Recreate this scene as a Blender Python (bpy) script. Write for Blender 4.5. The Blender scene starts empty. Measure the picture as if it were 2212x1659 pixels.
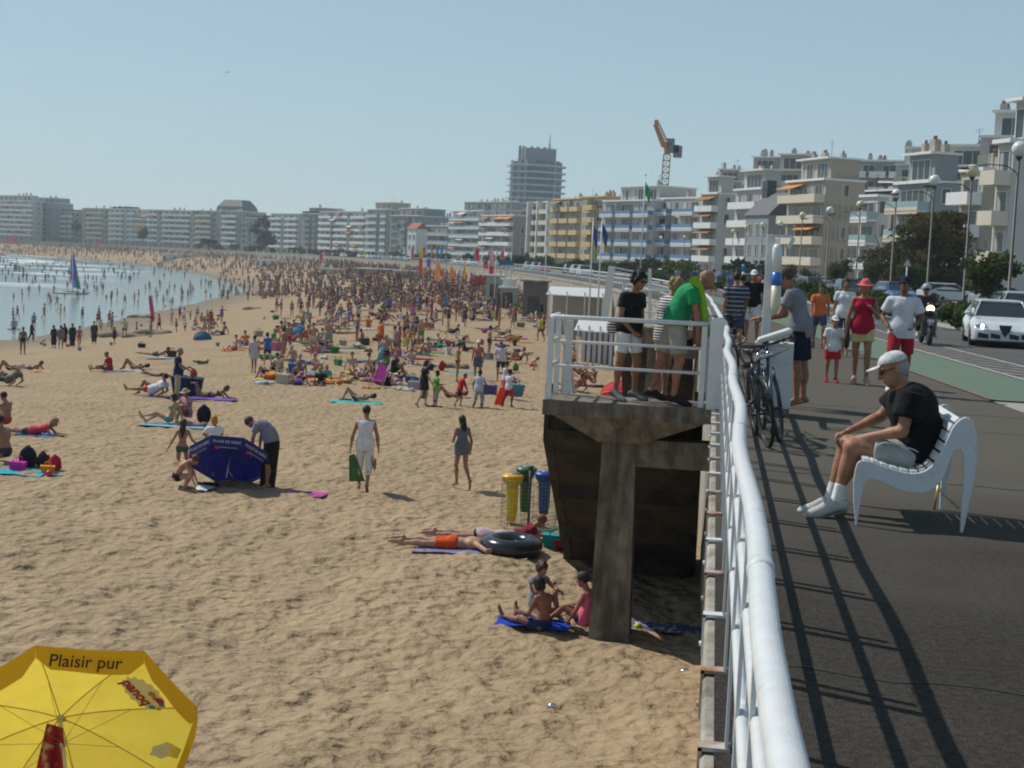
import bpy, math, random
import numpy as np
from mathutils import Vector, Matrix
random.seed(7); rng=np.random.default_rng(7)
scene=bpy.context.scene
# ---------------------------------------------------------------- camera
FPX=3000.0; CX,CY=1106.0,829.5; CAM=np.array([0.,0.,1.78])
def _ray(u,v): return np.array([(u-CX)/FPX,-(v-CY)/FPX,-1.0])
_r1=_ray(1549,580); _r2=_ray(549,535)
_Y=_r1/np.linalg.norm(_r1); _Z=np.cross(_r1,_r2); _Z/=np.linalg.norm(_Z)
if _Z[1]<0: _Z=-_Z
ROT=np.array([np.cross(_Y,_Z),_Y,_Z])
cd=bpy.data.cameras.new('camera'); cam=bpy.data.objects.new('camera',cd); scene.collection.objects.link(cam)
cd.sensor_width=36; cd.lens=36*FPX/2212; cd.clip_start=0.1; cd.clip_end=9000
M=Matrix.Identity(4)
for i in range(3):
    for j in range(3): M[i][j]=ROT[i][j]
    M[i][3]=CAM[i]
cam.matrix_world=M; scene.camera=cam
# ---------------------------------------------------------------- light
SUNV=np.array([-0.84,0.38,1.05]); SUNV/=np.linalg.norm(SUNV)
EL=math.asin(SUNV[2]); AZ=math.atan2(SUNV[0],SUNV[1])
w=bpy.data.worlds.new('World'); scene.world=w; w.use_nodes=True
nt=w.node_tree; bgn=nt.nodes['Background']; sky=nt.nodes.new('ShaderNodeTexSky')
sky.sky_type='NISHITA'; sky.sun_disc=False; sky.sun_elevation=EL; sky.sun_rotation=AZ
sky.air_density=1.0; sky.dust_density=0.0; sky.ozone_density=3.0; sky.altitude=0
_sm=nt.nodes.new('ShaderNodeMix'); _sm.data_type='RGBA'; _sm.blend_type='MULTIPLY'; _sm.inputs[0].default_value=1; _sm.inputs[7].default_value=(1.0,1.03,1.02,1)
nt.links.new(sky.outputs[0],_sm.inputs[6]); 
_tc=nt.nodes.new('ShaderNodeTexCoord'); _sp=nt.nodes.new('ShaderNodeSeparateXYZ'); nt.links.new(_tc.outputs['Generated'],_sp.inputs[0])
_mr=nt.nodes.new('ShaderNodeMapRange'); _mr.inputs[1].default_value=.0; _mr.inputs[2].default_value=.55; _mr.inputs[3].default_value=.66; _mr.inputs[4].default_value=.22; nt.links.new(_sp.outputs['Z'],_mr.inputs[0])
_hz=nt.nodes.new('ShaderNodeMix'); _hz.data_type='RGBA'; _hz.inputs[7].default_value=(6.0,8.2,9.2,1); nt.links.new(_mr.outputs[0],_hz.inputs[0]); nt.links.new(_sm.outputs[2],_hz.inputs[6]); nt.links.new(_hz.outputs[2],bgn.inputs[0]); bgn.inputs[1].default_value=0.078
sl=bpy.data.lights.new('sun','SUN'); sl.energy=4.0; sl.angle=math.radians(0.55); sl.color=(1,0.95,0.86)
so=bpy.data.objects.new('sun',sl); scene.collection.objects.link(so)
so.rotation_euler=Vector(SUNV).to_track_quat('Z','Y').to_euler(); so.location=(-20,10,40)
vs=scene.view_settings; vs.view_transform='Standard'; vs.look='None'; vs.exposure=0.0; vs.gamma=1; vs.use_curve_mapping=False
scene.render.engine='CYCLES'; cy=scene.cycles
cy.max_bounces=6; cy.diffuse_bounces=3; cy.glossy_bounces=3; cy.transmission_bounces=4; cy.transparent_max_bounces=8
cy.volume_bounces=0; cy.filter_width=2.0
# ---------------------------------------------------------------- helpers
COL=scene.collection
def P(u,v,y):
    d=ROT@_ray(u,v); return CAM+d*(y/d[1])
def PZ(u,v,z):
    d=ROT@_ray(u,v); return CAM+d*((z-CAM[2])/d[2])
def new_obj(name,data,parent=None,loc=None,rz=0):
    o=bpy.data.objects.new(name,data); COL.objects.link(o)
    if parent is not None: o.parent=parent
    if loc is not None: o.location=loc
    if rz: o.rotation_euler=(0,0,rz)
    return o
def tag(o,label=None,cat=None,group=None,kind=None):
    if label: o['label']=label
    if cat: o['category']=cat
    if group: o['group']=group
    if kind: o['kind']=kind
    return o
def thing(name,label,cat,loc=(0,0,0),rz=0,group=None):
    o=new_obj(name,None,None,loc,rz); o.empty_display_size=.2; return tag(o,label,cat,group)
_mats={}
def mat(name,col,rough=.7,metal=0,noise=0,nscale=20,bump=0,bscale=60,spec=.5,emit=0,stretch=1,trans=0,objcol=False,alpha=1,dirt=None,vcol=False,coat=0):
    if name in _mats: return _mats[name]
    m=bpy.data.materials.new(name); m.use_nodes=True; n=m.node_tree.nodes; L=m.node_tree.links; b=n['Principled BSDF']
    b.inputs['Base Color'].default_value=(*col,1); b.inputs['Roughness'].default_value=rough; b.inputs['Metallic'].default_value=metal
    b.inputs['Specular IOR Level'].default_value=spec; b.inputs['Coat Weight'].default_value=coat
    src=None
    if objcol: oi=n.new('ShaderNodeObjectInfo'); src=oi.outputs['Color']
    if vcol: oi=n.new('ShaderNodeVertexColor'); oi.layer_name='col'; src=oi.outputs['Color']
    tc=n.new('ShaderNodeTexCoord')
    if noise:
        nz=n.new('ShaderNodeTexNoise'); nz.inputs['Scale'].default_value=nscale; nz.inputs['Detail'].default_value=5
        L.new(tc.outputs['Object'],nz.inputs['Vector'])
        mr=n.new('ShaderNodeMapRange'); mr.inputs[1].default_value=.3; mr.inputs[2].default_value=.7
        mr.inputs[3].default_value=1-noise; mr.inputs[4].default_value=1+noise
        L.new(nz.outputs['Fac'],mr.inputs[0])
        mx=n.new('ShaderNodeMix'); mx.data_type='RGBA'; mx.blend_type='MULTIPLY'; mx.inputs[0].default_value=1
        mx.inputs[6].default_value=(*col,1)
        if src: L.new(src,mx.inputs[6])
        L.new(mr.outputs[0],mx.inputs[7]); src=mx.outputs[2]
    if dirt:
        nz=n.new('ShaderNodeTexNoise'); vec=tc.outputs['Object']
        if stretch!=1:
            mp=n.new('ShaderNodeMapping'); mp.inputs['Scale'].default_value=(1,1,stretch); L.new(vec,mp.inputs[0]); vec=mp.outputs[0]
        nz.inputs['Scale'].default_value=dirt[1]; nz.inputs['Detail'].default_value=7; nz.inputs['Roughness'].default_value=.65
        L.new(vec,nz.inputs['Vector'])
        mr=n.new('ShaderNodeMapRange'); mr.inputs[1].default_value=dirt[2]; mr.inputs[2].default_value=dirt[3]
        L.new(nz.outputs['Fac'],mr.inputs[0])
        mx=n.new('ShaderNodeMix'); mx.data_type='RGBA'; mx.inputs[6].default_value=(*col,1); mx.inputs[7].default_value=(*dirt[0],1)
        if src: L.new(src,mx.inputs[6])
        L.new(mr.outputs[0],mx.inputs[0]); src=mx.outputs[2]
    if src: L.new(src,b.inputs['Base Color'])
    if bump:
        nb=n.new('ShaderNodeTexNoise'); nb.inputs['Scale'].default_value=bscale; nb.inputs['Detail'].default_value=4
        L.new(tc.outputs['Object'],nb.inputs['Vector'])
        bp=n.new('ShaderNodeBump'); bp.inputs['Strength'].default_value=1; bp.inputs['Distance'].default_value=bump
        L.new(nb.outputs['Fac'],bp.inputs['Height']); L.new(bp.outputs[0],b.inputs['Normal'])
    if emit: b.inputs['Emission Color'].default_value=(*col,1); b.inputs['Emission Strength'].default_value=emit
    if trans:
        t=n.new('ShaderNodeBsdfTranslucent'); t.inputs[0].default_value=(*col,1); ms=n.new('ShaderNodeMixShader'); ms.inputs[0].default_value=trans
        if src: L.new(src,t.inputs[0])
        L.new(b.outputs[0],ms.inputs[1]); L.new(t.outputs[0],ms.inputs[2]); L.new(ms.outputs[0],n['Material Output'].inputs[0])
    _mats[name]=m; return m
def stripe_mat(name,c1,c2,scale,axis='Z',frac=.5,rough=.85):
    if name in _mats: return _mats[name]
    m=mat(name,c1,rough); n=m.node_tree.nodes; L=m.node_tree.links; b=n['Principled BSDF']
    tc=n.new('ShaderNodeTexCoord'); s=n.new('ShaderNodeSeparateXYZ'); L.new(tc.outputs['Object'],s.inputs[0])
    a=n.new('ShaderNodeMath'); a.operation='MULTIPLY'; a.inputs[1].default_value=scale; L.new(s.outputs[axis],a.inputs[0])
    f=n.new('ShaderNodeMath'); f.operation='FRACT'; L.new(a.outputs[0],f.inputs[0])
    g=n.new('ShaderNodeMath'); g.operation='GREATER_THAN'; g.inputs[1].default_value=frac; L.new(f.outputs[0],g.inputs[0])
    mx=n.new('ShaderNodeMix'); mx.data_type='RGBA'; mx.inputs[6].default_value=(*c1,1); mx.inputs[7].default_value=(*c2,1)
    L.new(g.outputs[0],mx.inputs[0]); L.new(mx.outputs[2],b.inputs['Base Color']); return m
def mesh_from(name,V,Fc,mats,smooth=False,midx=None,colors=None):
    me=bpy.data.meshes.new(name); me.from_pydata([tuple(map(float,v)) for v in V],[],[tuple(int(i) for i in f) for f in Fc])
    for m in (mats if isinstance(mats,(list,tuple)) else [mats]): me.materials.append(m)
    if midx is not None: me.polygons.foreach_set('material_index',np.array(midx,dtype=np.int32))
    if smooth: me.polygons.foreach_set('use_smooth',np.ones(len(me.polygons),dtype=bool))
    if colors is not None:
        a=me.color_attributes.new('col','FLOAT_COLOR','POINT'); a.data.foreach_set('color',np.c_[np.array(colors),np.ones(len(colors))].astype(np.float32).ravel())
    me.update(); return me
class MB:
    """collects faces in one mesh"""
    def __init__(s): s.V=[]; s.F=[]; s.I=[]; s.S=[]; s.mi=0; s.C=[]; s.col=(1,1,1)
    def add(s,V,F,smooth=False):
        k=len(s.V); s.V+= [tuple(v) for v in V]; s.F+=[tuple(i+k for i in f) for f in F]; s.I+=[s.mi]*len(F); s.S+=[smooth]*len(F); s.C+=[s.col]*len(V); return s
    def box(s,c,d,R=None):
        c=np.array(c,float); d=np.array(d,float)/2
        V=np.array([[x,y,z] for x in(-1,1) for y in(-1,1) for z in(-1,1)])*d
        if R is not None: V=V@np.array(R).T
        return s.add(V+c,[(0,1,3,2),(4,6,7,5),(0,4,5,1),(2,3,7,6),(0,2,6,4),(1,5,7,3)])
    def bx(s,x0,x1,y0,y1,z0,z1): return s.box(((x0+x1)/2,(y0+y1)/2,(z0+z1)/2),(x1-x0,y1-y0,z1-z0))
    def bar(s,a,b,w,h=None,up=(0,0,1)):
        a=np.array(a,float); b=np.array(b,float); h=h or w; d=b-a; L=np.linalg.norm(d); d/=L; u=np.array(up,float)
        x=np.cross(d,u)
        if np.linalg.norm(x)<1e-4: x=np.cross(d,(1,0,0))
        x/=np.linalg.norm(x); u=np.cross(x,d)
        V=[c+x*sx*w/2+u*sy*h/2 for c in(a,b) for sx,sy in((-1,-1),(1,-1),(1,1),(-1,1))]
        return s.add(V,[(3,2,1,0),(4,5,6,7),(0,1,5,4),(1,2,6,5),(2,3,7,6),(3,0,4,7)])
    def tube(s,pts,r,n=10,caps=True,closed=False):
        pts=[np.array(p,float) for p in pts]; N=len(pts); rr=r if hasattr(r,'__len__') else [r]*N
        V=[]; pu=None
        for i,p in enumerate(pts):
            if closed: t=pts[(i+1)%N]-pts[i-1]
            else: t=pts[min(i+1,N-1)]-pts[max(i-1,0)]
            t=t/(np.linalg.norm(t)+1e-9)
            if pu is None:
                pu=np.cross(t,(0,0,1))
                if np.linalg.norm(pu)<1e-3: pu=np.cross(t,(1,0,0))
            pu=pu-t*np.dot(pu,t); pu/=np.linalg.norm(pu); q=np.cross(t,pu)
            for j in range(n):
                a=2*math.pi*j/n; V.append(p+rr[i]*(math.cos(a)*pu+math.sin(a)*q))
        F=[]
        for i in range(N if closed else N-1):
            for j in range(n):
                a=i*n+j; b=i*n+(j+1)%n; c=((i+1)%N)*n+(j+1)%n; d=((i+1)%N)*n+j; F.append((a,b,c,d))
        if caps and not closed: F+=[tuple(range(n))[::-1],tuple((N-1)*n+j for j in range(n))]
        return s.add(V,F,True)
    def cyl(s,a,b,r1,r2=None,n=12): return s.tube([a,b],[r1,r1 if r2 is None else r2],n)
    def lathe(s,prof,c=(0,0,0),n=16,R=None):
        V=[];F=[]
        for r,z in prof:
            for j in range(n): a=2*math.pi*j/n; V.append((r*math.cos(a),r*math.sin(a),z))
        V=np.array(V)
        if R is not None: V=V@np.array(R).T
        V=V+np.array(c)
        for i in range(len(prof)-1):
            for j in range(n): F.append((i*n+j,i*n+(j+1)%n,(i+1)*n+(j+1)%n,(i+1)*n+j))
        return s.add(V,F,True)
    def ball(s,c,r,n=12,m=8):
        r=np.array(r if hasattr(r,'__len__') else [r]*3,float); V=[];F=[]
        for i in range(m+1):
            t=math.pi*i/m
            for j in range(n): a=2*math.pi*j/n; V.append(np.array(c)+r*np.array([math.sin(t)*math.cos(a),math.sin(t)*math.sin(a),math.cos(t)]))
        for i in range(m):
            for j in range(n): F.append((i*n+j,(i+1)*n+j,(i+1)*n+(j+1)%n,i*n+(j+1)%n))
        return s.add(V,F,True)
    def prism(s,poly,f0,f1):
        """poly list of 2-D pts; f0,f1 map (a,b)->xyz for the two caps"""
        n=len(poly); V=[f0(*p) for p in poly]+[f1(*p) for p in poly]
        F=[tuple(range(n))[::-1],tuple(range(n,2*n))]+[(i,(i+1)%n,n+(i+1)%n,n+i) for i in range(n)]
        return s.add(V,F)
    def mesh(s,name,mats):
        me=mesh_from(name,s.V,s.F,mats,False,s.I,s.C if len(set(s.C))>1 else None)
        me.polygons.foreach_set('use_smooth',np.array(s.S,dtype=bool)); return me
    def build(s,name,mats,parent=None,loc=None,rz=0): return new_obj(name,s.mesh(name,mats),parent,loc,rz)
def fix_normals(o):
    import bmesh
    bm=bmesh.new(); bm.from_mesh(o.data); bmesh.ops.recalc_face_normals(bm,faces=bm.faces[:]); bm.to_mesh(o.data); bm.free(); return o
def copy_tree(o,parent=None):
    c=o.copy(); COL.objects.link(c); c.parent=parent
    for ch in list(o.children): copy_tree(ch,c)
    return c
# ---------------------------------------------------------------- bodies: smooth-union fields turned into one surface
def nrm(v): v=np.array(v,float); return v/(np.linalg.norm(v)+1e-9)
class Field:
    def __init__(s,lo,hi,h):
        s.h=h; s.lo=np.array(lo,float)-3*h; n=np.ceil((np.array(hi)+3*h-s.lo)/h).astype(int)+1
        s.ax=[s.lo[i]+h*np.arange(n[i]) for i in range(3)]; s.F=np.full(n,1.0,dtype=np.float32)
    def _blk(s,lo,hi):
        sl=[]
        for i in range(3):
            a=int(max(0,math.floor((lo[i]-s.lo[i])/s.h))); b=int(min(len(s.ax[i]),math.ceil((hi[i]-s.lo[i])/s.h)+1))
            if b<=a: return None,None
            sl.append(slice(a,b))
        return tuple(sl),(s.ax[0][sl[0]][:,None,None],s.ax[1][sl[1]][None,:,None],s.ax[2][sl[2]][None,None,:])
    def _mix(s,sl,d,k):
        a=s.F[sl]; h=np.clip(.5+.5*(a-d)/k,0,1); s.F[sl]=a*(1-h)+d*h-k*h*(1-h)
    def cone(s,p,q,r1,r2,k=.02,fl=1.0,fd=(0,0,1)):
        p=np.array(p,float); q=np.array(q,float); R=max(r1,r2)+k+2*s.h
        sl,X=s._blk(np.minimum(p,q)-R,np.maximum(p,q)+R)
        if sl is None: return s
        d=q-p; L2=max(d@d,1e-9)
        rx,ry,rz=X[0]-p[0],X[1]-p[1],X[2]-p[2]
        t=np.clip((rx*d[0]+ry*d[1]+rz*d[2])/L2,0,1)
        ex,ey,ez=rx-t*d[0],ry-t*d[1],rz-t*d[2]
        if fl!=1.0:
            fd=nrm(fd); c=(ex*fd[0]+ey*fd[1]+ez*fd[2])*(1/fl-1); ex,ey,ez=ex+c*fd[0],ey+c*fd[1],ez+c*fd[2]
        s._mix(sl,np.sqrt(ex*ex+ey*ey+ez*ez)-(r1+(r2-r1)*t),k); return s
    def ccone(s,p,q,r1,r2,k=.015):   # flat-ended cone
        p=np.array(p,float); q=np.array(q,float); R=max(r1,r2)+k+2*s.h
        sl,X=s._blk(np.minimum(p,q)-R,np.maximum(p,q)+R)
        if sl is None: return s
        d=q-p; L=np.linalg.norm(d); d=d/L
        rx,ry,rz=X[0]-p[0],X[1]-p[1],X[2]-p[2]; t=rx*d[0]+ry*d[1]+rz*d[2]
        e=np.sqrt(np.maximum((rx-t*d[0])**2+(ry-t*d[1])**2+(rz-t*d[2])**2,0))-(r1+(r2-r1)*np.clip(t/L,0,1))
        s._mix(sl,np.maximum(np.maximum(e,-t),t-L),k); return s
    def ell(s,c,r,R=None,k=.03,sub=False):
        c=np.array(c,float); r=np.array(r,float); m=max(r)+k+2*s.h
        sl,X=s._blk(c-m,c+m)
        if sl is None: return s
        x,y,z=X[0]-c[0],X[1]-c[1],X[2]-c[2]
        if R is not None: R=np.array(R); x,y,z=[x*R[0,i]+y*R[1,i]+z*R[2,i] for i in range(3)]   # columns of R are the axes
        k0=np.sqrt((x/r[0])**2+(y/r[1])**2+(z/r[2])**2); k1=np.sqrt((x/r[0]**2)**2+(y/r[1]**2)**2+(z/r[2]**2)**2)
        d=k0*(k0-1)/(k1+1e-6)
        if sub:
            a=s.F[sl]; b=-d; h=np.clip(.5-.5*(a-b)/k,0,1); s.F[sl]=a*(1-h)+b*h+k*h*(1-h)
        else: s._mix(sl,d,k)
        return s
    def convex(s,planes,lo,hi,k=.02,r=0.):
        sl,X=s._blk(np.array(lo)-r-2*s.h,np.array(hi)+r+2*s.h); d=None
        for p,n in planes:
            n=nrm(n); e=(X[0]-p[0])*n[0]+(X[1]-p[1])*n[1]+(X[2]-p[2])*n[2]; d=e if d is None else np.log(np.exp(np.clip(d/.02,-30,30))+np.exp(np.clip(e/.02,-30,30)))*.02
        s._mix(sl,d-r,k); return s
    def rbox(s,c,hf,r=.03,k=.02):
        c=np.array(c,float); hf=np.array(hf,float)-r; R=hf+r+k+2*s.h; sl,X=s._blk(c-R,c+R); q=[np.abs(X[i]-c[i])-hf[i] for i in range(3)]
        o=np.sqrt(np.maximum(q[0],0)**2+np.maximum(q[1],0)**2+np.maximum(q[2],0)**2)+np.minimum(np.maximum(np.maximum(q[0],q[1]),q[2]),0)-r
        s._mix(sl,o,k); return s
    def cut(s,p,n):   # remove the side the normal points to
        n=nrm(n); X=s.ax; d=(X[0]-p[0])[:,None,None]*n[0]+(X[1]-p[1])[None,:,None]*n[1]+(X[2]-p[2])[None,None,:]*n[2]
        s.F=np.maximum(s.F,d.astype(np.float32)); return s
    def mesh(s,name,mats):
        F=s.F; I=F<0; a=I[:-1,:-1,:-1]
        cnt=sum(I[i:F.shape[0]-1+i,j:F.shape[1]-1+j,k:F.shape[2]-1+k].astype(np.int8) for i in(0,1) for j in(0,1) for k in(0,1))
        act=(cnt>0)&(cnt<8); ix,iy,iz=np.nonzero(act); N=len(ix)
        if N==0: return bpy.data.meshes.new(name)
        idx=np.full(act.shape,-1,dtype=np.int64); idx[ix,iy,iz]=np.arange(N)
        acc=np.zeros((N,3)); num=np.zeros(N)
        for ax in range(3):
            o1,o2=[o for o in range(3) if o!=ax]
            for u in(0,1):
                for v in(0,1):
                    off=[0,0,0]; off[o1]=u; off[o2]=v; off2=list(off); off2[ax]=1
                    f0=F[ix+off[0],iy+off[1],iz+off[2]]; f1=F[ix+off2[0],iy+off2[1],iz+off2[2]]
                    m=(f0<0)!=(f1<0); t=np.where(m,f0/(f0-f1+1e-12),0)
                    p=np.zeros((N,3)); p[:,ax]=t; p[:,o1]=u; p[:,o2]=v
                    acc+=p*m[:,None]; num+=m
        V=(np.c_[ix,iy,iz]+acc/num[:,None])*s.h+s.lo
        Q=[]
        for ax in range(3):
            o1,o2=[(1,2),(2,0),(0,1)][ax]
            sh=[slice(None)]*3; sh[ax]=slice(0,-1); sg=[slice(None)]*3; sg[ax]=slice(1,None)
            A=I[tuple(sh)]; B=I[tuple(sg)]
            for flip,mm in((False,A&~B),(True,~A&B)):
                e=np.argwhere(mm)
                if len(e)==0: continue
                e=e[(e[:,o1]>0)&(e[:,o2]>0)&(e[:,o1]<F.shape[o1]-1)&(e[:,o2]<F.shape[o2]-1)]
                q=[]
                for du,dv in((0,0),(1,0),(1,1),(0,1)):
                    c=e.copy(); c[:,o1]-=du; c[:,o2]-=dv; q.append(idx[c[:,0],c[:,1],c[:,2]])
                q=np.stack(q,1); Q.append(q[:,::-1] if flip else q)
        Q=np.concatenate(Q); Q=Q[(Q>=0).all(1)]
        # light smoothing
        nb=np.zeros((N,3)); dg=np.zeros(N)
        for i in range(4):
            a_,b_=Q[:,i],Q[:,(i+1)%4]; np.add.at(nb,a_,V[b_]); np.add.at(dg,a_,1); np.add.at(nb,b_,V[a_]); np.add.at(dg,b_,1)
        V=V*.6+.4*nb/np.maximum(dg,1)[:,None]
        me=bpy.data.meshes.new(name); me.vertices.add(N); me.vertices.foreach_set('co',V.astype(np.float32).ravel())
        me.loops.add(4*len(Q)); me.loops.foreach_set('vertex_index',Q.astype(np.int32).ravel())
        me.polygons.add(len(Q)); me.polygons.foreach_set('loop_start',np.arange(0,4*len(Q),4,dtype=np.int32))
        me.polygons.foreach_set('use_smooth',np.ones(len(Q),dtype=bool))
        for m in (mats if isinstance(mats,(list,tuple)) else [mats]): me.materials.append(m)
        me.update(calc_edges=True); me.validate(); return me
SKIN=mat('skin',(.36,.19,.12),.55,noise=.22,nscale=11,objcol=True,spec=.35,bump=.002,bscale=60)
CLOTH=mat('cloth',(1,1,1),.9,noise=.14,nscale=7,objcol=True,bump=.022,bscale=9,spec=.2)
HAIR=mat('hair',(.03,.02,.015),.6,noise=.3,nscale=60,objcol=True,bump=.004,bscale=120,spec=.3)
PLAST=mat('plastic',(1,1,1),.4,noise=.05,objcol=True)
STRIPE=stripe_mat('striped cloth',(.6,.6,.58),(.02,.02,.03),28,'Z',.5)
STRIPED=stripe_mat('dark striped cloth',(.03,.035,.06),(.4,.4,.42),11,'Z',.8)
CHECK=mat('check cloth',(.5,.5,.5),.9,dirt=((.04,.05,.1),26,.48,.52))
TNK={}
def joints(pose,H=1.72,fem=False,child=False):
    """forward kinematics: pose gives unit directions in the person's frame (x right, y front, z up)"""
    s=H/1.75; g=pose.get
    Lt,Ls,Lu,Lf=.44*s,.42*s,.30*s,.26*s; tl=.50*s
    if child: tl*=1.05; Lt*=.93; Ls*=.93
    sp=nrm(g('spine',(0,0,1))); ch=nrm(g('chest',g('spine',(0,0,1)))); hr=nrm(g('hipr',(1,0,0))); sr=nrm(g('shr',g('hipr',(1,0,0))))
    J={'s':s,'pel':np.zeros(3)}
    J['mid']=sp*tl*.45; J['neck']=J['mid']+ch*tl*.55
    hu=nrm(g('head',ch)); fw=nrm(g('face',(0,1,0))); hs=1.12 if child else 1
    J['hd']=J['neck']+nrm(hu+.25*fw)*(.195*s*hs**.5); J['face']=nrm(fw-hu*np.dot(fw,hu)); J['hup']=hu; J['hs']=hs
    sw=(.165 if fem else .185)*s*(.93 if child else 1); hw=.09*s
    for k,sg in(('L',-1),('R',1)):
        J['sh'+k]=J['neck']-ch*.045*s+sr*sg*sw; J['hp'+k]=hr*sg*hw-sp*.02*s
        t=nrm(g('t'+k,(sg*.06,.02,-1))); J['kn'+k]=J['hp'+k]+t*Lt
        c=nrm(g('c'+k,(sg*.01,-.06,-1))); J['an'+k]=J['kn'+k]+c*Ls
        f=nrm(g('f'+k,(sg*.15,1,-.25))); J['to'+k]=J['an'+k]+f*.16*s; J['fd'+k]=f
        u=nrm(g('u'+k,(sg*.22,-.05,-1))); J['el'+k]=J['sh'+k]+u*Lu
        a=nrm(g('a'+k,(sg*.08,.25,-1))); J['wr'+k]=J['el'+k]+a*Lf; J['hd'+k]=nrm(g('h'+k,a))
    J['spv'],J['chv'],J['hr'],J['sr']=sp,ch,hr,sr
    return J
def ctrans(J,pose): return J
def frame(up,side):
    up=nrm(up); side=nrm(np.array(side)-up*np.dot(side,up)); return np.stack([side,np.cross(up,side),up],1)
def bounds(J,pad=.2):
    pts=np.array([v for k,v in J.items() if isinstance(v,np.ndarray) and v.shape==(3,) and k not in('face','hup','spv','chv','hr','sr','fdL','fdR','hdL','hdR')])
    return pts.min(0)-pad*J['s'],pts.max(0)+pad*J['s']
def torso(F,J,g=0,b=1.,fem=False,k=.05):
    s=J['s']; A=frame(J['spv'],J['hr']); B=frame(J['chv'],J['sr']); kk=k*s; p=J['pel']; m=J['mid']; n=J['neck']
    F.ell(p+A[:,2]*.02*s,np.array([.165*(1.03 if fem else .97),.115*b,.12])*s+g,A,kk)
    F.ell((p+m)/2+A[:,2]*.03*s,np.array([(.125 if fem else .142)*b,.10*b,.15])*s+g,A,kk)
    F.ell(m+B[:,2]*.13*s-B[:,1]*.0,np.array([(.145 if fem else .165)*b,.112*b,.16])*s+g,B,kk)
    F.cone(J['shL']+(n-J['shL'])*.12,J['shR']+(n-J['shR'])*.12,.052*s+g,.052*s+g,.06*s)
    if fem:
        for sg in(-1,1): F.ell(m+B[:,2]*.13*s+B[:,1]*(-1)*0+B[:,0]*sg*.07*s+fwd(J)*.085*s,np.array([.06,.055,.06])*s+g,B,.03*s)
def fwd(J): return np.cross(J['chv'],J['sr'])/max(1e-6,np.linalg.norm(np.cross(J['chv'],J['sr'])))
def hand(F,w,d,s,pn,side,detail,curl=.5):
    """palm and five separate fingers; d hand direction, side = thumb side"""
    d=nrm(d); side=nrm(np.array(side)-d*np.dot(side,d)); n=np.cross(d,side)*pn
    if not detail:
        F.cone(w,w+d*.10*s,.024*s,.030*s,.02*s,.6,n); F.cone(w+d*.10*s,w+d*.155*s-n*.02*s,.024*s,.014*s,.02*s,.7,n)
        F.cone(w+d*.04*s+side*.02*s,w+d*.10*s+side*.05*s,.012*s,.009*s,.01*s); return
    F.cone(w+d*.01*s,w+d*.075*s,.026*s,.037*s,.02*s,.45,n)
    base=w+d*.085*s
    for i,L in enumerate((.068,.078,.072,.056)):
        o=side*(.028-.019*i)*s; p0=base+o; q=nrm(d*math.cos(curl*.6)-n*math.sin(curl*.6)); p1=p0+q*L*.45*s
        q=nrm(d*math.cos(curl*1.5)-n*math.sin(curl*1.5)); p2=p1+q*L*.32*s; q=nrm(d*math.cos(curl*2.3)-n*math.sin(curl*2.3)); p3=p2+q*L*.27*s
        F.cone(p0,p1,.0092*s,.0085*s,.006); F.cone(p1,p2,.0085*s,.0078*s,.003); F.cone(p2,p3,.0078*s,.0065*s,.003)
    t0=w+d*.03*s+side*.026*s; t1=t0+nrm(d*.6+side*.8-n*.2)*.04*s; t2=t1+nrm(d*.95+side*.2-n*.3)*.035*s
    F.cone(t0,t1,.013*s,.0105*s,.01); F.cone(t1,t2,.0105*s,.008*s,.003)
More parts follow.
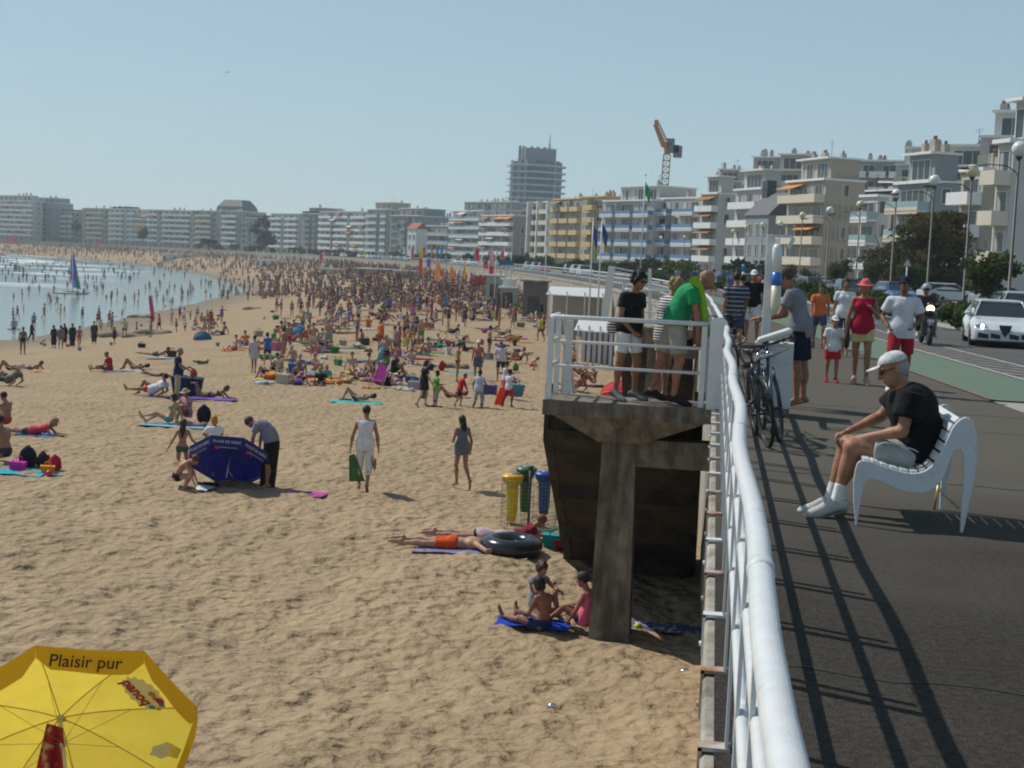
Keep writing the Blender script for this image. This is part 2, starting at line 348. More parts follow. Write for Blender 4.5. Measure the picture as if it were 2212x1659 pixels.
def body_mesh(J,h,b=1.,fem=False,detail=0,shoes=False,curl=.5):
    s=J['s']; lo,hi=bounds(J); F=Field(lo,hi,h)
    torso(F,J,0,b,fem)
    n=J['neck']; hd=J['hd']; hs=J['hs']*s; A=frame(J['hup'],np.cross(J['face'],J['hup'])); fx,fy,fz=A[:,0],J['face'],A[:,2]
    A=np.stack([fx,fy,fz],1)
    F.cone(n-J['chv']*.03*s,hd-fz*.07*hs-fy*.015*hs,.062*s,.052*s,.03*s)
    F.ell(hd+fz*.025*hs-fy*.012*hs,np.array([.075,.096,.092])*hs,A,.02*s)          # cranium
    F.ell(hd-fz*.045*hs+fy*.025*hs,np.array([.060,.070,.078])*hs,A,.03*s)          # face
    F.ell(hd-fz*.098*hs+fy*.062*hs,np.array([.026,.022,.02])*hs,A,.025*s)          # chin
    if detail or h<.022:
        F.cone(hd+fz*.012*hs+fy*.088*hs,hd-fz*.030*hs+fy*.115*hs,.011*hs,.016*hs,.012*s)   # nose
        for sg in(-1,1): F.ell(hd+fx*sg*.076*hs-fz*.012*hs-fy*.008*hs,np.array([.010,.022,.032])*hs,A,.008*s)
    if detail:
        for sg in(-1,1): F.ell(hd+fx*sg*.032*hs+fz*.008*hs+fy*.105*hs,np.array([.020,.018,.014])*hs,A,.012*s,sub=True)
        F.cone(hd-fx*.04*hs+fz*.027*hs+fy*.083*hs,hd+fx*.04*hs+fz*.027*hs+fy*.083*hs,.012*hs,.012*hs,.014*s)
        F.cone(hd-fx*.020*hs-fz*.064*hs+fy*.088*hs,hd+fx*.020*hs-fz*.064*hs+fy*.088*hs,.009*hs,.009*hs,.008*s)
        F.cone(hd-fx*.03*hs-fz*.057*hs+fy*.108*hs,hd+fx*.03*hs-fz*.057*hs+fy*.108*hs,.003*hs,.003*hs,.004*s)
    bb=.5+.5*b
    for k in 'LR':
        sg=-1 if k=='L' else 1
        F.cone(J['sh'+k],J['el'+k],.05*s*bb,.036*s*bb,.03*s); F.cone(J['el'+k],J['wr'+k],.038*s*bb,.025*s,.015*s)
        a=nrm(J['wr'+k]-J['el'+k]); F.ell(J['el'+k]+a*.07*s,np.array([.040,.036,.07])*s*bb,frame(a,J['sr']),.02*s)
        hdv=J['hd'+k]; F_=fwd(J); side=F_ if abs(np.dot(hdv,F_))<.8 else np.array([-sg*J['sr'][0],-sg*J['sr'][1],.3])
        hand(F,J['wr'+k],hdv,s,1 if np.dot(np.cross(hdv,side),J['sr']*sg)>0 else -1,side,detail,curl)
        F.cone(J['hp'+k],J['kn'+k],.088*s*bb,.055*s*bb,.05*s); F.cone(J['kn'+k],J['an'+k],.054*s*bb,.034*s,.02*s)
        c=nrm(J['an'+k]-J['kn'+k]); t=nrm(J['kn'+k]-J['hp'+k]); back=nrm(np.cross(np.cross(c,J['fd'+k]),c))
        F.ell(J['kn'+k]+c*.13*s-back*.018*s,np.array([.048,.05,.11])*s*bb,frame(c,J['hr']),.03*s)
        f=J['fd'+k]; dn=nrm(c-f*np.dot(c,f)); an=J['an'+k]; heel=an+dn*.045*s-f*.035*s; ball=J['to'+k]+dn*.055*s
        F.cone(an,heel,.034*s,.032*s,.02*s); F.cone(heel,ball,.032*s,.034*s,.02*s,.75,dn); F.cone(an+f*.03*s+dn*.01*s,ball,.033*s,.026*s,.02*s)
        F.cone(ball,ball+f*.05*s,.034*s,.02*s,.02*s,.6,dn)
    return F.mesh('body',SKIN)
def wear(kind,J,h,b=1.,fem=False,m=None,**kw):
    """garments as shells round the body; ends are flat cuts"""
    s=J['s']; lo,hi=bounds(J,.25); F=Field(lo,hi,h); g=kw.get('g',.014)*max(s,.7)+max(0,h-.012)*.35; bb=.5+.5*b
    A=frame(J['spv'],J['hr']); B=frame(J['chv'],J['sr']); m=m or CLOTH; n=J['neck']; p=J['pel']; mid=J['mid']
    hp=(J['hpL']+J['hpR'])/2
    if kind in('shirt','tank','vest','dress'):
        torso(F,J,g,b,fem,.06)
        hem=kw.get('hem',-.10)
        F.ell(p+A[:,2]*(hem+.10)*s,np.array([.190,.134*b,.27])*s+g,A,.05*s)
        F.cut(p+A[:,2]*hem*s,-A[:,2])
        F.cut(n+J['chv']*(.015 if kind=='shirt' else -.01)*s,J['chv'])
        fr=kw.get('sl',.5)
        if kind=='shirt' or kind=='dress' and fr>0:
            for k in 'LR':
                a=J['sh'+k]; e=a+(J['el'+k]-a)*min(fr,1); F.ccone(a-nrm(e-a)*.02*s,e,.056*s*bb+g,(.05 if fr<.8 else .044)*s*bb+g*1.6,.03*s)
                if fr>1: F.ccone(J['el'+k],J['el'+k]+(J['wr'+k]-J['el'+k])*(fr-1),.046*s+g,.034*s+g,.03*s)
        F.cone(n-J['chv']*.03*s,n+J['chv']*.02*s,.06*s,.06*s,.01)
        F.ell(n+J['chv']*.05*s+fwd(J)*.02*s,np.array([.07,.07,.07])*s,None,.01,sub=True)
    if kind in('shorts','trousers','trunks','skirt','dress'):
        top=kw.get('top',.10)
        if kind!='dress':
            F.ell(p+A[:,2]*.02*s,np.array([.172,.122*b,.125])*s+g,A,.04*s); F.ell(p+A[:,2]*.09*s,np.array([.150,.112*b,.12])*s+g,A,.04*s)
            F.cut(p+A[:,2]*top*s,A[:,2])
        if kind in('skirt','dress'):
            t=nrm((J['knL']+J['knR'])/2-hp); L=kw.get('len',.45)*s; w0=.165*s; w1=kw.get('flare',.2)*s
            F.ccone(hp-t*.03*s,hp+t*L,w0,w1,.04*s)
            d=np.linalg.norm(J['knL']-J['knR'])*.5
            for k in 'LR':
                a=J['hp'+k]; e=a+nrm(J['kn'+k]-a)*min(L,.44*s); F.ccone(a,e,.10*s,w1*.7,.04*s)
        else:
            fr={'shorts':.62,'trousers':1,'trunks':.28}[kind]; fr=kw.get('leg',fr)
            for k in 'LR':
                a=J['hp'+k]; t=J['kn'+k]-a; e=a+t*min(fr,1)
                F.ccone(a+nrm(t)*.01*s,e,.088*s*bb+g,(.086-.03*min(fr,1))*s*bb+g*(1.5 if fr<1 else 1.2),.02*s)
                if fr>=1:
                    c=J['an'+k]-J['kn'+k]; F.cone(J['kn'+k],J['kn'+k]+c*.02,.062*s*bb+g,.06*s*bb+g,.03*s)
                    F.ccone(J['kn'+k],J['kn'+k]+c*(fr-1 if fr>1 else .92),.060*s*bb+g,.050*s+g,.03*s)
    if kind=='bra':
        torso(F,J,g*.6,b,fem,.05); c=mid+B[:,2]*.13*s; F.cut(c+B[:,2]*.05*s,B[:,2]); F.cut(c-B[:,2]*.055*s,-B[:,2])
    if kind=='briefs':
        torso(F,J,g*.6,b,fem,.05)
        for k in 'LR': F.cone(J['hp'+k],J['hp'+k]+(J['kn'+k]-J['hp'+k])*.10,.09*s*bb+g*.6,.085*s*bb+g*.6,.04*s)
        F.cut(p+A[:,2]*.05*s,A[:,2])
    if kind=='swimsuit':
        torso(F,J,g*.6,b,fem,.05); F.cut(mid+B[:,2]*.2*s,B[:,2])
    if kind=='shoes' or kind=='socks':
        for k in 'LR':
            f=J['fd'+k]; c=nrm(J['an'+k]-J['kn'+k]); dn=nrm(c-f*np.dot(c,f)); an=J['an'+k]; heel=an+dn*.045*s-f*.04*s; ball=J['to'+k]+dn*.052*s
            if kind=='socks': F.ccone(an-c*.13*s,an+c*.01*s,.044*s,.042*s,.01)
            else:
                F.cone(an+dn*.032*s-f*.02*s,heel,.042*s,.044*s,.015*s); F.cone(heel,ball,.043*s,.047*s,.02*s,.8,dn); F.cone(an+f*.035*s+dn*.015*s,ball,.045*s,.040*s,.02*s)
                F.cone(ball,ball+f*.055*s,.046*s,.041*s,.02*s,.8,dn)
    return F.mesh(kind,m)
def head_axes(J):
    fx=np.cross(J['face'],J['hup']); fx=nrm(fx); return fx,J['face'],nrm(np.cross(fx,J['face'])) , J['hd'], J['hs']*J['s']
def hair_mesh(J,h,kind='short'):
    fx,fy,fz,hd,s=head_axes(J); A=np.stack([fx,fy,fz],1); r=.32 if kind!='long' else .5
    F=Field(hd-r*s,hd+r*s,h); g=.010*s+max(0,h-.012)*.3
    F.ell(hd+fz*.03*s-fy*.014*s,np.array([.078,.098,.094])*s+g,A,.01)
    if kind=='bald': F.cut(hd+fz*.02*s,fz); F.cut(hd-fz*.05*s,-fz); F.cut(hd-fy*.02*s,fy)
    elif kind=='short':
        F.cut(hd+fy*.055*s+fz*.02*s,fy*.9-fz*.55)
        F.cut(hd-fz*.05*s,-fz)
    elif kind=='curly':
        for i in range(70):
            d=nrm(rng.normal(size=3)); F.ell(hd+fz*.028*s-fy*.02*s+A@(d*np.array([.092,.108,.112])*s),[(.016+.014*rng.random())*s]*3,None,.006)
        F.cut(hd+fy*.062*s+fz*.03*s,fy*.9-fz*.5); F.cut(hd-fz*.09*s,-fz)
    elif kind=='bob':
        F.ell(hd-fz*.05*s-fy*.03*s,np.array([.088,.085,.09])*s,A,.02); F.cut(hd+fy*.045*s+fz*.0*s,fy*.95-fz*.5); F.cut(hd-fz*.11*s,-fz)
    elif kind=='long':
        F.cone(hd-fy*.04*s,hd-J['chv']*.16*s-fy*.10*s,.085*s,.08*s,.03); F.cone(hd-J['chv']*.16*s-fy*.10*s,hd-J['chv']*.36*s-fy*.12*s,.08*s,.04*s,.03)
        F.cut(hd+fy*.045*s,fy*.95-fz*.45)
    elif kind=='bun': F.ell(hd+fz*.05*s-fy*.11*s,[.04*s]*3,None,.015); F.cut(hd+fy*.055*s+fz*.02*s,fy*.9-fz*.55); F.cut(hd-fz*.05*s,-fz)
    return F.mesh('hair',HAIR)
def hat_mesh(J,h,kind='cap',m=None):
    fx,fy,fz,hd,s=head_axes(J); A=np.stack([fx,fy,fz],1); F=Field(hd-.26*s,hd+.28*s,h); g=.016*s
    F.ell(hd+fz*.035*s-fy*.012*s,np.array([.079,.10,.098])*s+g,A,.01); F.cut(hd+fz*.032*s,-fz)
    if kind=='cap':
        c=hd+fz*.046*s+fy*.105*s; F.ell(c+fy*.025*s,np.array([.078,.088,.010])*s,A,.012)
    elif kind=='brim':
        F.ell(hd+fz*.035*s,np.array([.16,.18,.012])*s,A,.02)
    return F.mesh('hat',m or CLOTH)
def set_col(o,c): o.color=(*c,1); return o
def person(label,J,loc,rz=0,h=.014,b=1.,fem=False,detail=0,skin=(.33,.17,.105),wears=(),hair=None,hat=None,group=None,glasses=False,ground=True,curl=.5,name='person',scale=1,lift=0):
    """wears: (kind,color,kwargs)"""
    root=thing(name,label,'person',(0,0,0),0,group)
    me=body_mesh(J,h,b,fem,detail,curl=curl)
    co=np.empty(len(me.vertices)*3,dtype=np.float32); me.vertices.foreach_get('co',co); zmin=co[2::3].min()
    bo=set_col(new_obj('body',me,root),skin); parts=[bo]
    tops=any(q[0] in('shirt','tank') for q in wears)
    for wk in wears:
        kw=dict(wk[2]) if len(wk)>2 else {}
        if tops and wk[0] in('shorts','trousers') and 'top' not in kw: kw['top']=-.02
        parts.append(set_col(new_obj({'bra':'bikini_top','briefs':'bikini_bottom','tank':'tank_top'}.get(wk[0],wk[0]),wear(wk[0],J,h,b,fem,**kw),root),wk[1]))
    if hair: parts.append(set_col(new_obj('hair',hair_mesh(J,h,hair[0]),root),hair[1]))
    if hat: parts.append(set_col(new_obj('hat',hat_mesh(J,min(h,.012),hat[0],hat[2] if len(hat)>2 else None),root),hat[1]))
    if glasses:
        fx,fy,fz,hd,s=head_axes(J); mb=MB()
        for sg in(-1,1):
            mb.ball(hd+fx*sg*.033*s+fz*.008*s+fy*.098*s,[.026*s,.026*s,.020*s],10,6); mb.bar(hd+fx*sg*.05*s+fz*.012*s+fy*.095*s,hd+fx*sg*.084*s+fz*.012*s-fy*.0*s,.005,.006)
        parts.append(mb.build('sunglasses',mat('dark lens',(.01,.01,.012),.15),root))
    elif detail:
        fx,fy,fz,hd,s=head_axes(J); mb=MB()
        for sg in(-1,1):
            mb.mi=0; mb.ball(hd+fx*sg*.032*s+fz*.008*s+fy*.080*s,.0125*s,10,6)
            mb.mi=1; mb.ball(hd+fx*sg*.032*s+fz*.008*s+fy*.087*s,.0068*s,8,6)
        parts.append(mb.build('eyes',[mat('eye white',(.6,.58,.55),.3),mat('iris',(.03,.02,.015),.2)],root))
    dz=(-zmin if ground else 0)+lift
    root.location=(loc[0],loc[1],loc[2]+(dz*scale if ground else 0)); root.rotation_euler=(0,0,rz)
    if scale!=1: root.scale=(scale,)*3
    return root
# ---------------------------------------------------------------- shore curves
_wy=[-40,0,17,27,37,60,110,160,230,340,480,600,720,830,1000]
_wx=[.09,.09,.09,-.06,-.27,-1.7,-8.5,-18.6,-36,-73.5,-140,-224,-366,-620,-1100]
def _hermite(X,Yv,x):
    X=np.array(X,float);Yv=np.array(Yv,float); m=np.gradient(Yv,X); i=np.clip(np.searchsorted(X,x)-1,0,len(X)-2); h=X[i+1]-X[i]; t=(x-X[i])/h
    return Yv[i]*(2*t**3-3*t*t+1)+h*m[i]*(t**3-2*t*t+t)+Yv[i+1]*(-2*t**3+3*t*t)+h*m[i+1]*(t**3-t*t)
def wx(y): return np.where(np.asarray(y)<17,.09,_hermite(_wy,_wx,np.asarray(y,float)))
def lx(y): return np.interp(y,[0,118,190,281,318,400,477,587,667,720,830,1000],[-60,-61,-76,-97,-114,-152,-194,-262,-350,-440,-730,-1230])
def ss(x,a,b): t=np.clip((np.asarray(x,float)-a)/(b-a),0,1); return t*t*(3-2*t)
def zs(x,y):
    """sand height"""
    x=np.asarray(x,float); y=np.asarray(y,float); W=wx(y); ww=W-lx(y); s=W-x; t=s/ww
    z=-3.1-.15*ss(y,15,20)*ss(-s,-4,0)-.62*ss(y,26,62)*1.0-.12*ss(t,.0,.4)-(7.2-3.98+.1)*ss(t,.33,1.0)
    z=z+1.5*ss(y,110,300)*(1-ss(t,.1,.7))
    z=np.where(t>1,-7.32-.008*(s-ww),z)
    return z
def groundpt(u,v):
    """the point of the sand seen at photo position u,v"""
    d=ROT@_ray(u,v); ys=np.geomspace(6,900,1500); X=CAM[0]+d[0]*ys/d[1]; Z=CAM[2]+d[2]*ys/d[1]
    g=np.maximum(zs(X,ys),-7.2); k=np.nonzero(Z<g)[0]
    i=k[0] if len(k) else len(ys)-1
    if i>0:
        a=Z[i-1]-g[i-1]; b=Z[i]-g[i]; f=a/(a-b+1e-9); y=ys[i-1]+(ys[i]-ys[i-1])*f
    else: y=ys[0]
    x=CAM[0]+d[0]*y/d[1]; return np.array([x,y,float(zs(x,y))])
def vnoise(x,y,seed=0):
    xi=np.floor(x).astype(np.int64); yi=np.floor(y).astype(np.int64); fx=x-xi; fy=y-yi; fx=fx*fx*(3-2*fx); fy=fy*fy*(3-2*fy)
    def hsh(a,b):
        n=(a*374761393+b*668265263+seed*974711)&0xffffffff; n=((n^(n>>13))*1274126177)&0xffffffff; return ((n^(n>>16))&0xffff)/65535.
    return (hsh(xi,yi)*(1-fx)+hsh(xi+1,yi)*fx)*(1-fy)+(hsh(xi,yi+1)*(1-fx)+hsh(xi+1,yi+1)*fx)*fy
def grid_obj(name,X,Yg,Z,m,smooth=True):
    r,c=X.shape; V=np.stack([X,Yg,Z],-1).reshape(-1,3).astype(np.float32)
    i=np.arange(r*c).reshape(r,c); Q=np.stack([i[:-1,:-1],i[1:,:-1],i[1:,1:],i[:-1,1:]],-1).reshape(-1,4)
    me=bpy.data.meshes.new(name); me.vertices.add(len(V)); me.vertices.foreach_set('co',V.ravel()); me.loops.add(4*len(Q)); me.loops.foreach_set('vertex_index',Q.astype(np.int32).ravel())
    me.polygons.add(len(Q)); me.polygons.foreach_set('loop_start',np.arange(0,4*len(Q),4,dtype=np.int32)); me.polygons.foreach_set('use_smooth',np.full(len(Q),smooth))
    me.materials.append(m); me.update(calc_edges=True); o=new_obj(name,me)
    if me.polygons[0].normal.z<0: me.flip_normals()
    return o
# sand
def sand_material():
    m=mat('sand',(.47,.345,.205),.95,spec=.15); n=m.node_tree.nodes; L=m.node_tree.links; b=n['Principled BSDF']
    tc=n.new('ShaderNodeTexCoord')
    def nz(sc,det,ro=.6,warp=None):
        a=n.new('ShaderNodeTexNoise'); a.inputs['Scale'].default_value=sc; a.inputs['Detail'].default_value=det; a.inputs['Roughness'].default_value=ro; L.new(tc.outputs['Object'],a.inputs['Vector']); return a.outputs['Fac']
    def ramp(src,a0,a1,b0,b1):
        r=n.new('ShaderNodeMapRange'); r.inputs[1].default_value=a0; r.inputs[2].default_value=a1; r.inputs[3].default_value=b0; r.inputs[4].default_value=b1; L.new(src,r.inputs[0]); return r.outputs[0]
    def mul(c,f):
        x=n.new('ShaderNodeMix'); x.data_type='RGBA'; x.blend_type='MULTIPLY'; x.inputs[0].default_value=1; L.new(c,x.inputs[6]); L.new(f,x.inputs[7]); return x.outputs[2]
    rgb=n.new('ShaderNodeRGB'); rgb.outputs[0].default_value=(.338,.248,.154,1)
    c=mul(rgb.outputs[0],ramp(nz(.35,3),.35,.65,.93,1.06)); c=mul(c,ramp(nz(9,6,.7),.3,.7,.86,1.12))
    # damp sand near the water is darker
    s=n.new('ShaderNodeSeparateXYZ'); L.new(tc.outputs['Object'],s.inputs[0])
    wet=n.new('ShaderNodeMapRange'); wet.inputs[1].default_value=-7.25; wet.inputs[2].default_value=-6.5; L.new(s.outputs['Z'],wet.inputs[0])
    x=n.new('ShaderNodeMix'); x.data_type='RGBA'; x.inputs[6].default_value=(.21,.175,.13,1); L.new(wet.outputs[0],x.inputs[0]); L.new(c,x.inputs[7]); 
    # scattered weed and dark debris
    v=n.new('ShaderNodeTexVoronoi'); v.inputs['Scale'].default_value=.9; v.inputs['Randomness'].default_value=1; L.new(tc.outputs['Object'],v.inputs['Vector'])
    d=ramp(v.outputs['Distance'],.035,.06,1,0)
    k=n.new('ShaderNodeMath'); k.operation='MULTIPLY'; L.new(d,k.inputs[0]); L.new(ramp(nz(14,3),.5,.56,0,1),k.inputs[1])
    y=n.new('ShaderNodeMix'); y.data_type='RGBA'; y.inputs[7].default_value=(.09,.06,.04,1); L.new(k.outputs[0],y.inputs[0]); L.new(x.outputs[2],y.inputs[6]); L.new(y.outputs[2],b.inputs['Base Color'])
    bp=n.new('ShaderNodeBump'); bp.inputs['Distance'].default_value=.07; bp.inputs['Strength'].default_value=1; L.new(nz(7.5,2.5,.5),bp.inputs['Height'])
    vo=n.new('ShaderNodeTexVoronoi'); vo.feature='SMOOTH_F1'; vo.inputs['Scale'].default_value=4.6; vo.inputs['Smoothness'].default_value=.6; L.new(tc.outputs['Object'],vo.inputs['Vector']); bp3=n.new('ShaderNodeBump'); bp3.inputs['Distance'].default_value=.085; bp3.inputs['Strength'].default_value=1; L.new(vo.outputs['Distance'],bp3.inputs['Height']); L.new(bp3.outputs[0],bp.inputs['Normal'])
    bp2=n.new('ShaderNodeBump'); bp2.inputs['Distance'].default_value=.16; bp2.inputs['Strength'].default_value=.6; L.new(nz(1.4,3,.5),bp2.inputs['Height']); L.new(bp2.outputs[0],bp3.inputs['Normal']); L.new(bp.outputs[0],b.inputs['Normal'])
    return m
ys=np.concatenate([np.linspace(-6,8,8)[:-1],np.geomspace(8,1000,700)])
sv=np.concatenate([[-.3],np.arange(0,13,.09),np.geomspace(13,62,150)[1:],np.geomspace(62,520,50)[1:]])
Yg=np.repeat(ys[:,None],len(sv),1); Xg=wx(Yg)-sv[None,:]*np.maximum(1,(wx(Yg)-lx(Yg))/60.)
Zg=zs(Xg,Yg)
dist=np.sqrt(Xg**2+Yg**2); amp=np.clip(1.25-dist/90,.0,1)
dry=np.clip((Zg+7)/1.5,0,1)
nz=(vnoise(Xg*3.1,Yg*3.1,1)-.5)*.11+(vnoise(Xg*6.5+9,Yg*6.5,2)-.5)*.06+(vnoise(Xg*1.1,Yg*1.1,3)-.5)*.09
pit=vnoise(Xg*2.4+50,Yg*2.4,5); nz-=.06*np.clip(pit-.72,0,1)*4*.5
Zg=Zg+(nz*amp+(vnoise(Xg*.25,Yg*.25,4)-.5)*.14)*dry
sand=grid_obj('sand',Xg,Yg,Zg,sand_material()); sand['kind']='structure'
# sea
def sea_material():
    m=mat('sea',(.16,.25,.26),.13,spec=.5); n=m.node_tree.nodes; L=m.node_tree.links; b=n['Principled BSDF']
    tc=n.new('ShaderNodeTexCoord'); mp=n.new('ShaderNodeMapping'); mp.inputs['Scale'].default_value=(.25,1,1); L.new(tc.outputs['Object'],mp.inputs[0])
    a=n.new('ShaderNodeTexNoise'); a.inputs['Scale'].default_value=1.3; a.inputs['Detail'].default_value=5; L.new(mp.outputs[0],a.inputs['Vector'])
    bp=n.new('ShaderNodeBump'); bp.inputs['Distance'].default_value=.12; bp.inputs['Strength'].default_value=.8; L.new(a.outputs['Fac'],bp.inputs['Height']); L.new(bp.outputs[0],b.inputs['Normal'])
    s=n.new('ShaderNodeSeparateXYZ'); L.new(tc.outputs['Object'],s.inputs[0])
    # surf: foam in broken bands well off the shore line
    f=n.new('ShaderNodeTexNoise'); f.inputs['Scale'].default_value=.04; f.inputs['Detail'].default_value=8; f.inputs['Roughness'].default_value=.68
    mp2=n.new('ShaderNodeMapping'); mp2.inputs['Scale'].default_value=(.8,1.0,1); mp2.inputs['Rotation'].default_value=(0,0,.5); L.new(tc.outputs['Object'],mp2.inputs[0]); L.new(mp2.outputs[0],f.inputs['Vector'])
    r=n.new('ShaderNodeMapRange'); r.inputs[1].default_value=.50; r.inputs[2].default_value=.59; L.new(f.outputs['Fac'],r.inputs[0])
    c=n.new('ShaderNodeMath'); c.operation='MULTIPLY_ADD'; c.inputs[1].default_value=-1.0; L.new(s.outputs['X'],c.inputs[0]); 
    q=n.new('ShaderNodeMath'); q.operation='MULTIPLY'; q.inputs[1].default_value=-.33; L.new(s.outputs['Y'],q.inputs[0]); L.new(q.outputs[0],c.inputs[2])
    e=n.new('ShaderNodeMapRange'); e.inputs[1].default_value=32; e.inputs[2].default_value=80; L.new(c.outputs[0],e.inputs[0])
    k=n.new('ShaderNodeMath'); k.operation='MULTIPLY'; L.new(r.outputs[0],k.inputs[0]); L.new(e.outputs[0],k.inputs[1])
    x=n.new('ShaderNodeMix'); x.data_type='RGBA'; x.inputs[7].default_value=(.82,.84,.84,1); L.new(k.outputs[0],x.inputs[0])
    x0=n.new('ShaderNodeMix'); x0.data_type='RGBA'; x0.inputs[6].default_value=(.30,.36,.34,1); x0.inputs[7].default_value=(.10,.19,.18,1); L.new(e.outputs[0],x0.inputs[0]); L.new(x0.outputs[2],x.inputs[6])
    L.new(x.outputs[2],b.inputs['Base Color'])
    rr=n.new('ShaderNodeMapRange'); rr.inputs[3].default_value=.12; rr.inputs[4].default_value=.8; L.new(k.outputs[0],rr.inputs[0]); L.new(rr.outputs[0],b.inputs['Roughness'])
    return m
mb=MB(); mb.add([(-1300,-50,-7.2),(-20,-50,-7.2),(-20,1150,-7.2),(-1300,1150,-7.2)],[(0,1,2,3)])
sea=mb.build('water',sea_material()); sea['kind']='structure'
# ---------------------------------------------------------------- land, roads
def curve_pts(y0,y1,off,n=None,z=0):
    """points at distance off landward of the sea wall; off number or function of y"""
    yy=np.concatenate([np.arange(y0,min(y1,120),2.),np.arange(max(y0,120),y1+1,8.)]) if n is None else np.linspace(y0,y1,n)
    X=wx(yy); d=(wx(yy+.5)-wx(yy-.5)); nx=1/np.sqrt(1+d*d); ny=-d/np.sqrt(1+d*d)
    o=off(yy) if callable(off) else off
    return np.c_[X+nx*o,yy+(-0)*ny+ny*-0+o*(-d)/np.sqrt(1+d*d)*1.0,np.full(len(yy),z)]
def strip(name,y0,y1,o0,o1,z,m,cols=2,n=None):
    A=curve_pts(y0,y1,o0,n,z); B=curve_pts(y0,y1,o1,n,z); T=np.linspace(0,1,cols)[None,:,None]
    G=A[:,None,:]*(1-T)+B[:,None,:]*T; o=grid_obj(name,G[...,0],G[...,1],G[...,2],m,False); o['kind']='structure'; return o
def goff(y): return np.where(y<45,4.14-.09-.078*(np.maximum(y,-50)-21.5)+.0*y,4.14-.09-.078*23.5)-np.minimum(0,wx(y)-.09)*np.where(y<45,1,0)-np.where(y>=45,wx(45.)-.09,0)
ASPH=mat('asphalt',(.036,.0315,.027),.95,dirt=((.058,.050,.042),.5,.35,.8),noise=.32,nscale=70,bump=.012,bscale=85,spec=.12)
def asphalt_prom():
    m=ASPH; n=m.node_tree.nodes; L=m.node_tree.links; b=n['Principled BSDF']
    src=b.inputs['Base Color'].links[0].from_socket; tc=n.new('ShaderNodeTexCoord')
    nz=n.new('ShaderNodeTexNoise'); nz.inputs['Scale'].default_value=24; nz.inputs['Detail'].default_value=8; nz.inputs['Roughness'].default_value=.8; L.new(tc.outputs['Object'],nz.inputs['Vector'])
    r=n.new('ShaderNodeMapRange'); r.inputs[1].default_value=.38; r.inputs[2].default_value=.62; r.inputs[3].default_value=.6; r.inputs[4].default_value=1.5; L.new(nz.outputs['Fac'],r.inputs[0])
    x=n.new('ShaderNodeMix'); x.data_type='RGBA'; x.blend_type='MULTIPLY'; x.inputs[0].default_value=1; L.new(src,x.inputs[6]); L.new(r.outputs[0],x.inputs[7])
    # fine mineral grains
    v=n.new('ShaderNodeTexVoronoi'); v.inputs['Scale'].default_value=90; L.new(tc.outputs['Object'],v.inputs['Vector'])
    g=n.new('ShaderNodeMapRange'); g.inputs[1].default_value=.12; g.inputs[2].default_value=.2; g.inputs[3].default_value=.30; g.inputs[4].default_value=0; L.new(v.outputs['Distance'],g.inputs[0])
    y=n.new('ShaderNodeMix'); y.data_type='RGBA'; y.inputs[7].default_value=(.14,.125,.105,1); L.new(g.outputs[0],y.inputs[0]); L.new(x.outputs[2],y.inputs[6])
    # noise-broken blend to a lighter grey paving beyond the first few metres
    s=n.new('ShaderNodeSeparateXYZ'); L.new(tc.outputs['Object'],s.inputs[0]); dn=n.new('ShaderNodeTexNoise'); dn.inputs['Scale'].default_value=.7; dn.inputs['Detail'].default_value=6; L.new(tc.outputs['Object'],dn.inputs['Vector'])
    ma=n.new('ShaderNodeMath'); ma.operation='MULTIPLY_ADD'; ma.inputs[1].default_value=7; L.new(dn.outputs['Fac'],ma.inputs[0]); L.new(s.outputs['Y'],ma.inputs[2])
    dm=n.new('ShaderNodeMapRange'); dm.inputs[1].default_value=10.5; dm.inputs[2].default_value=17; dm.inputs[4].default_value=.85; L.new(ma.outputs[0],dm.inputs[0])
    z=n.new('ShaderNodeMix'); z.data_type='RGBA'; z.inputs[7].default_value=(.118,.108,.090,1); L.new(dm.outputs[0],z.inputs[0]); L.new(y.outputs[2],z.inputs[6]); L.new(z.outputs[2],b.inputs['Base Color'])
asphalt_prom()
ROADM=mat('road asphalt',(.075,.074,.072),.9,noise=.15,nscale=30,dirt=((.11,.108,.105),.3,.4,.8),spec=.25)
GREEN=mat('green lane paint',(.095,.155,.105),.9,noise=.12,nscale=40,dirt=((.13,.15,.115),.8,.45,.75),bump=.006,bscale=90)
PAVE=mat('pale paving',(.30,.28,.25),.9,noise=.12,nscale=12)
GRASS=mat('verge',(.075,.085,.03),.95,noise=.35,nscale=6,bump=.05,bscale=9)
WPAINT=mat('road paint',(.42,.39,.35),.85,noise=.2,nscale=30,dirt=((.16,.15,.14),6,.5,.7))
strip('ground',-40,990,.3,450,-.02,PAVE)
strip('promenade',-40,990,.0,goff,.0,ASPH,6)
strip('cycle_path',21.5,990,lambda y:goff(y)+.09,lambda y:goff(y)+1.80,.004,GREEN)
strip('pavement_patch',8,21.3,lambda y:goff(21.4)+.55+0*y,lambda y:goff(21.4)+2.4+0*y,.004,PAVE)
strip('kerb',21.5,990,lambda y:goff(y)-.0,lambda y:goff(y)+.09,.012,mat('kerb stone',(.16,.12,.09),.9,noise=.2))
strip('road',-40,990,lambda y:goff(y)+1.80,lambda y:goff(y)+6.55,.0,ROADM,4)
strip('median',-40,990,lambda y:goff(y)+6.7,lambda y:goff(y)+12.5,.10,GRASS,4)
mbk=MB()
A=curve_pts(-40,400,lambda y:goff(y)+6.55,None,0); B=curve_pts(-40,400,lambda y:goff(y)+6.7,None,0)
for i in range(len(A)-1):
    a,b_,c,d=A[i],A[i+1],B[i+1],B[i]; u=np.array([0,0,.12])
    mbk.add([a,b_,c,d,a+u,b_+u,c+u,d+u],[(4,5,6,7),(0,1,5,4),(3,7,6,2)])
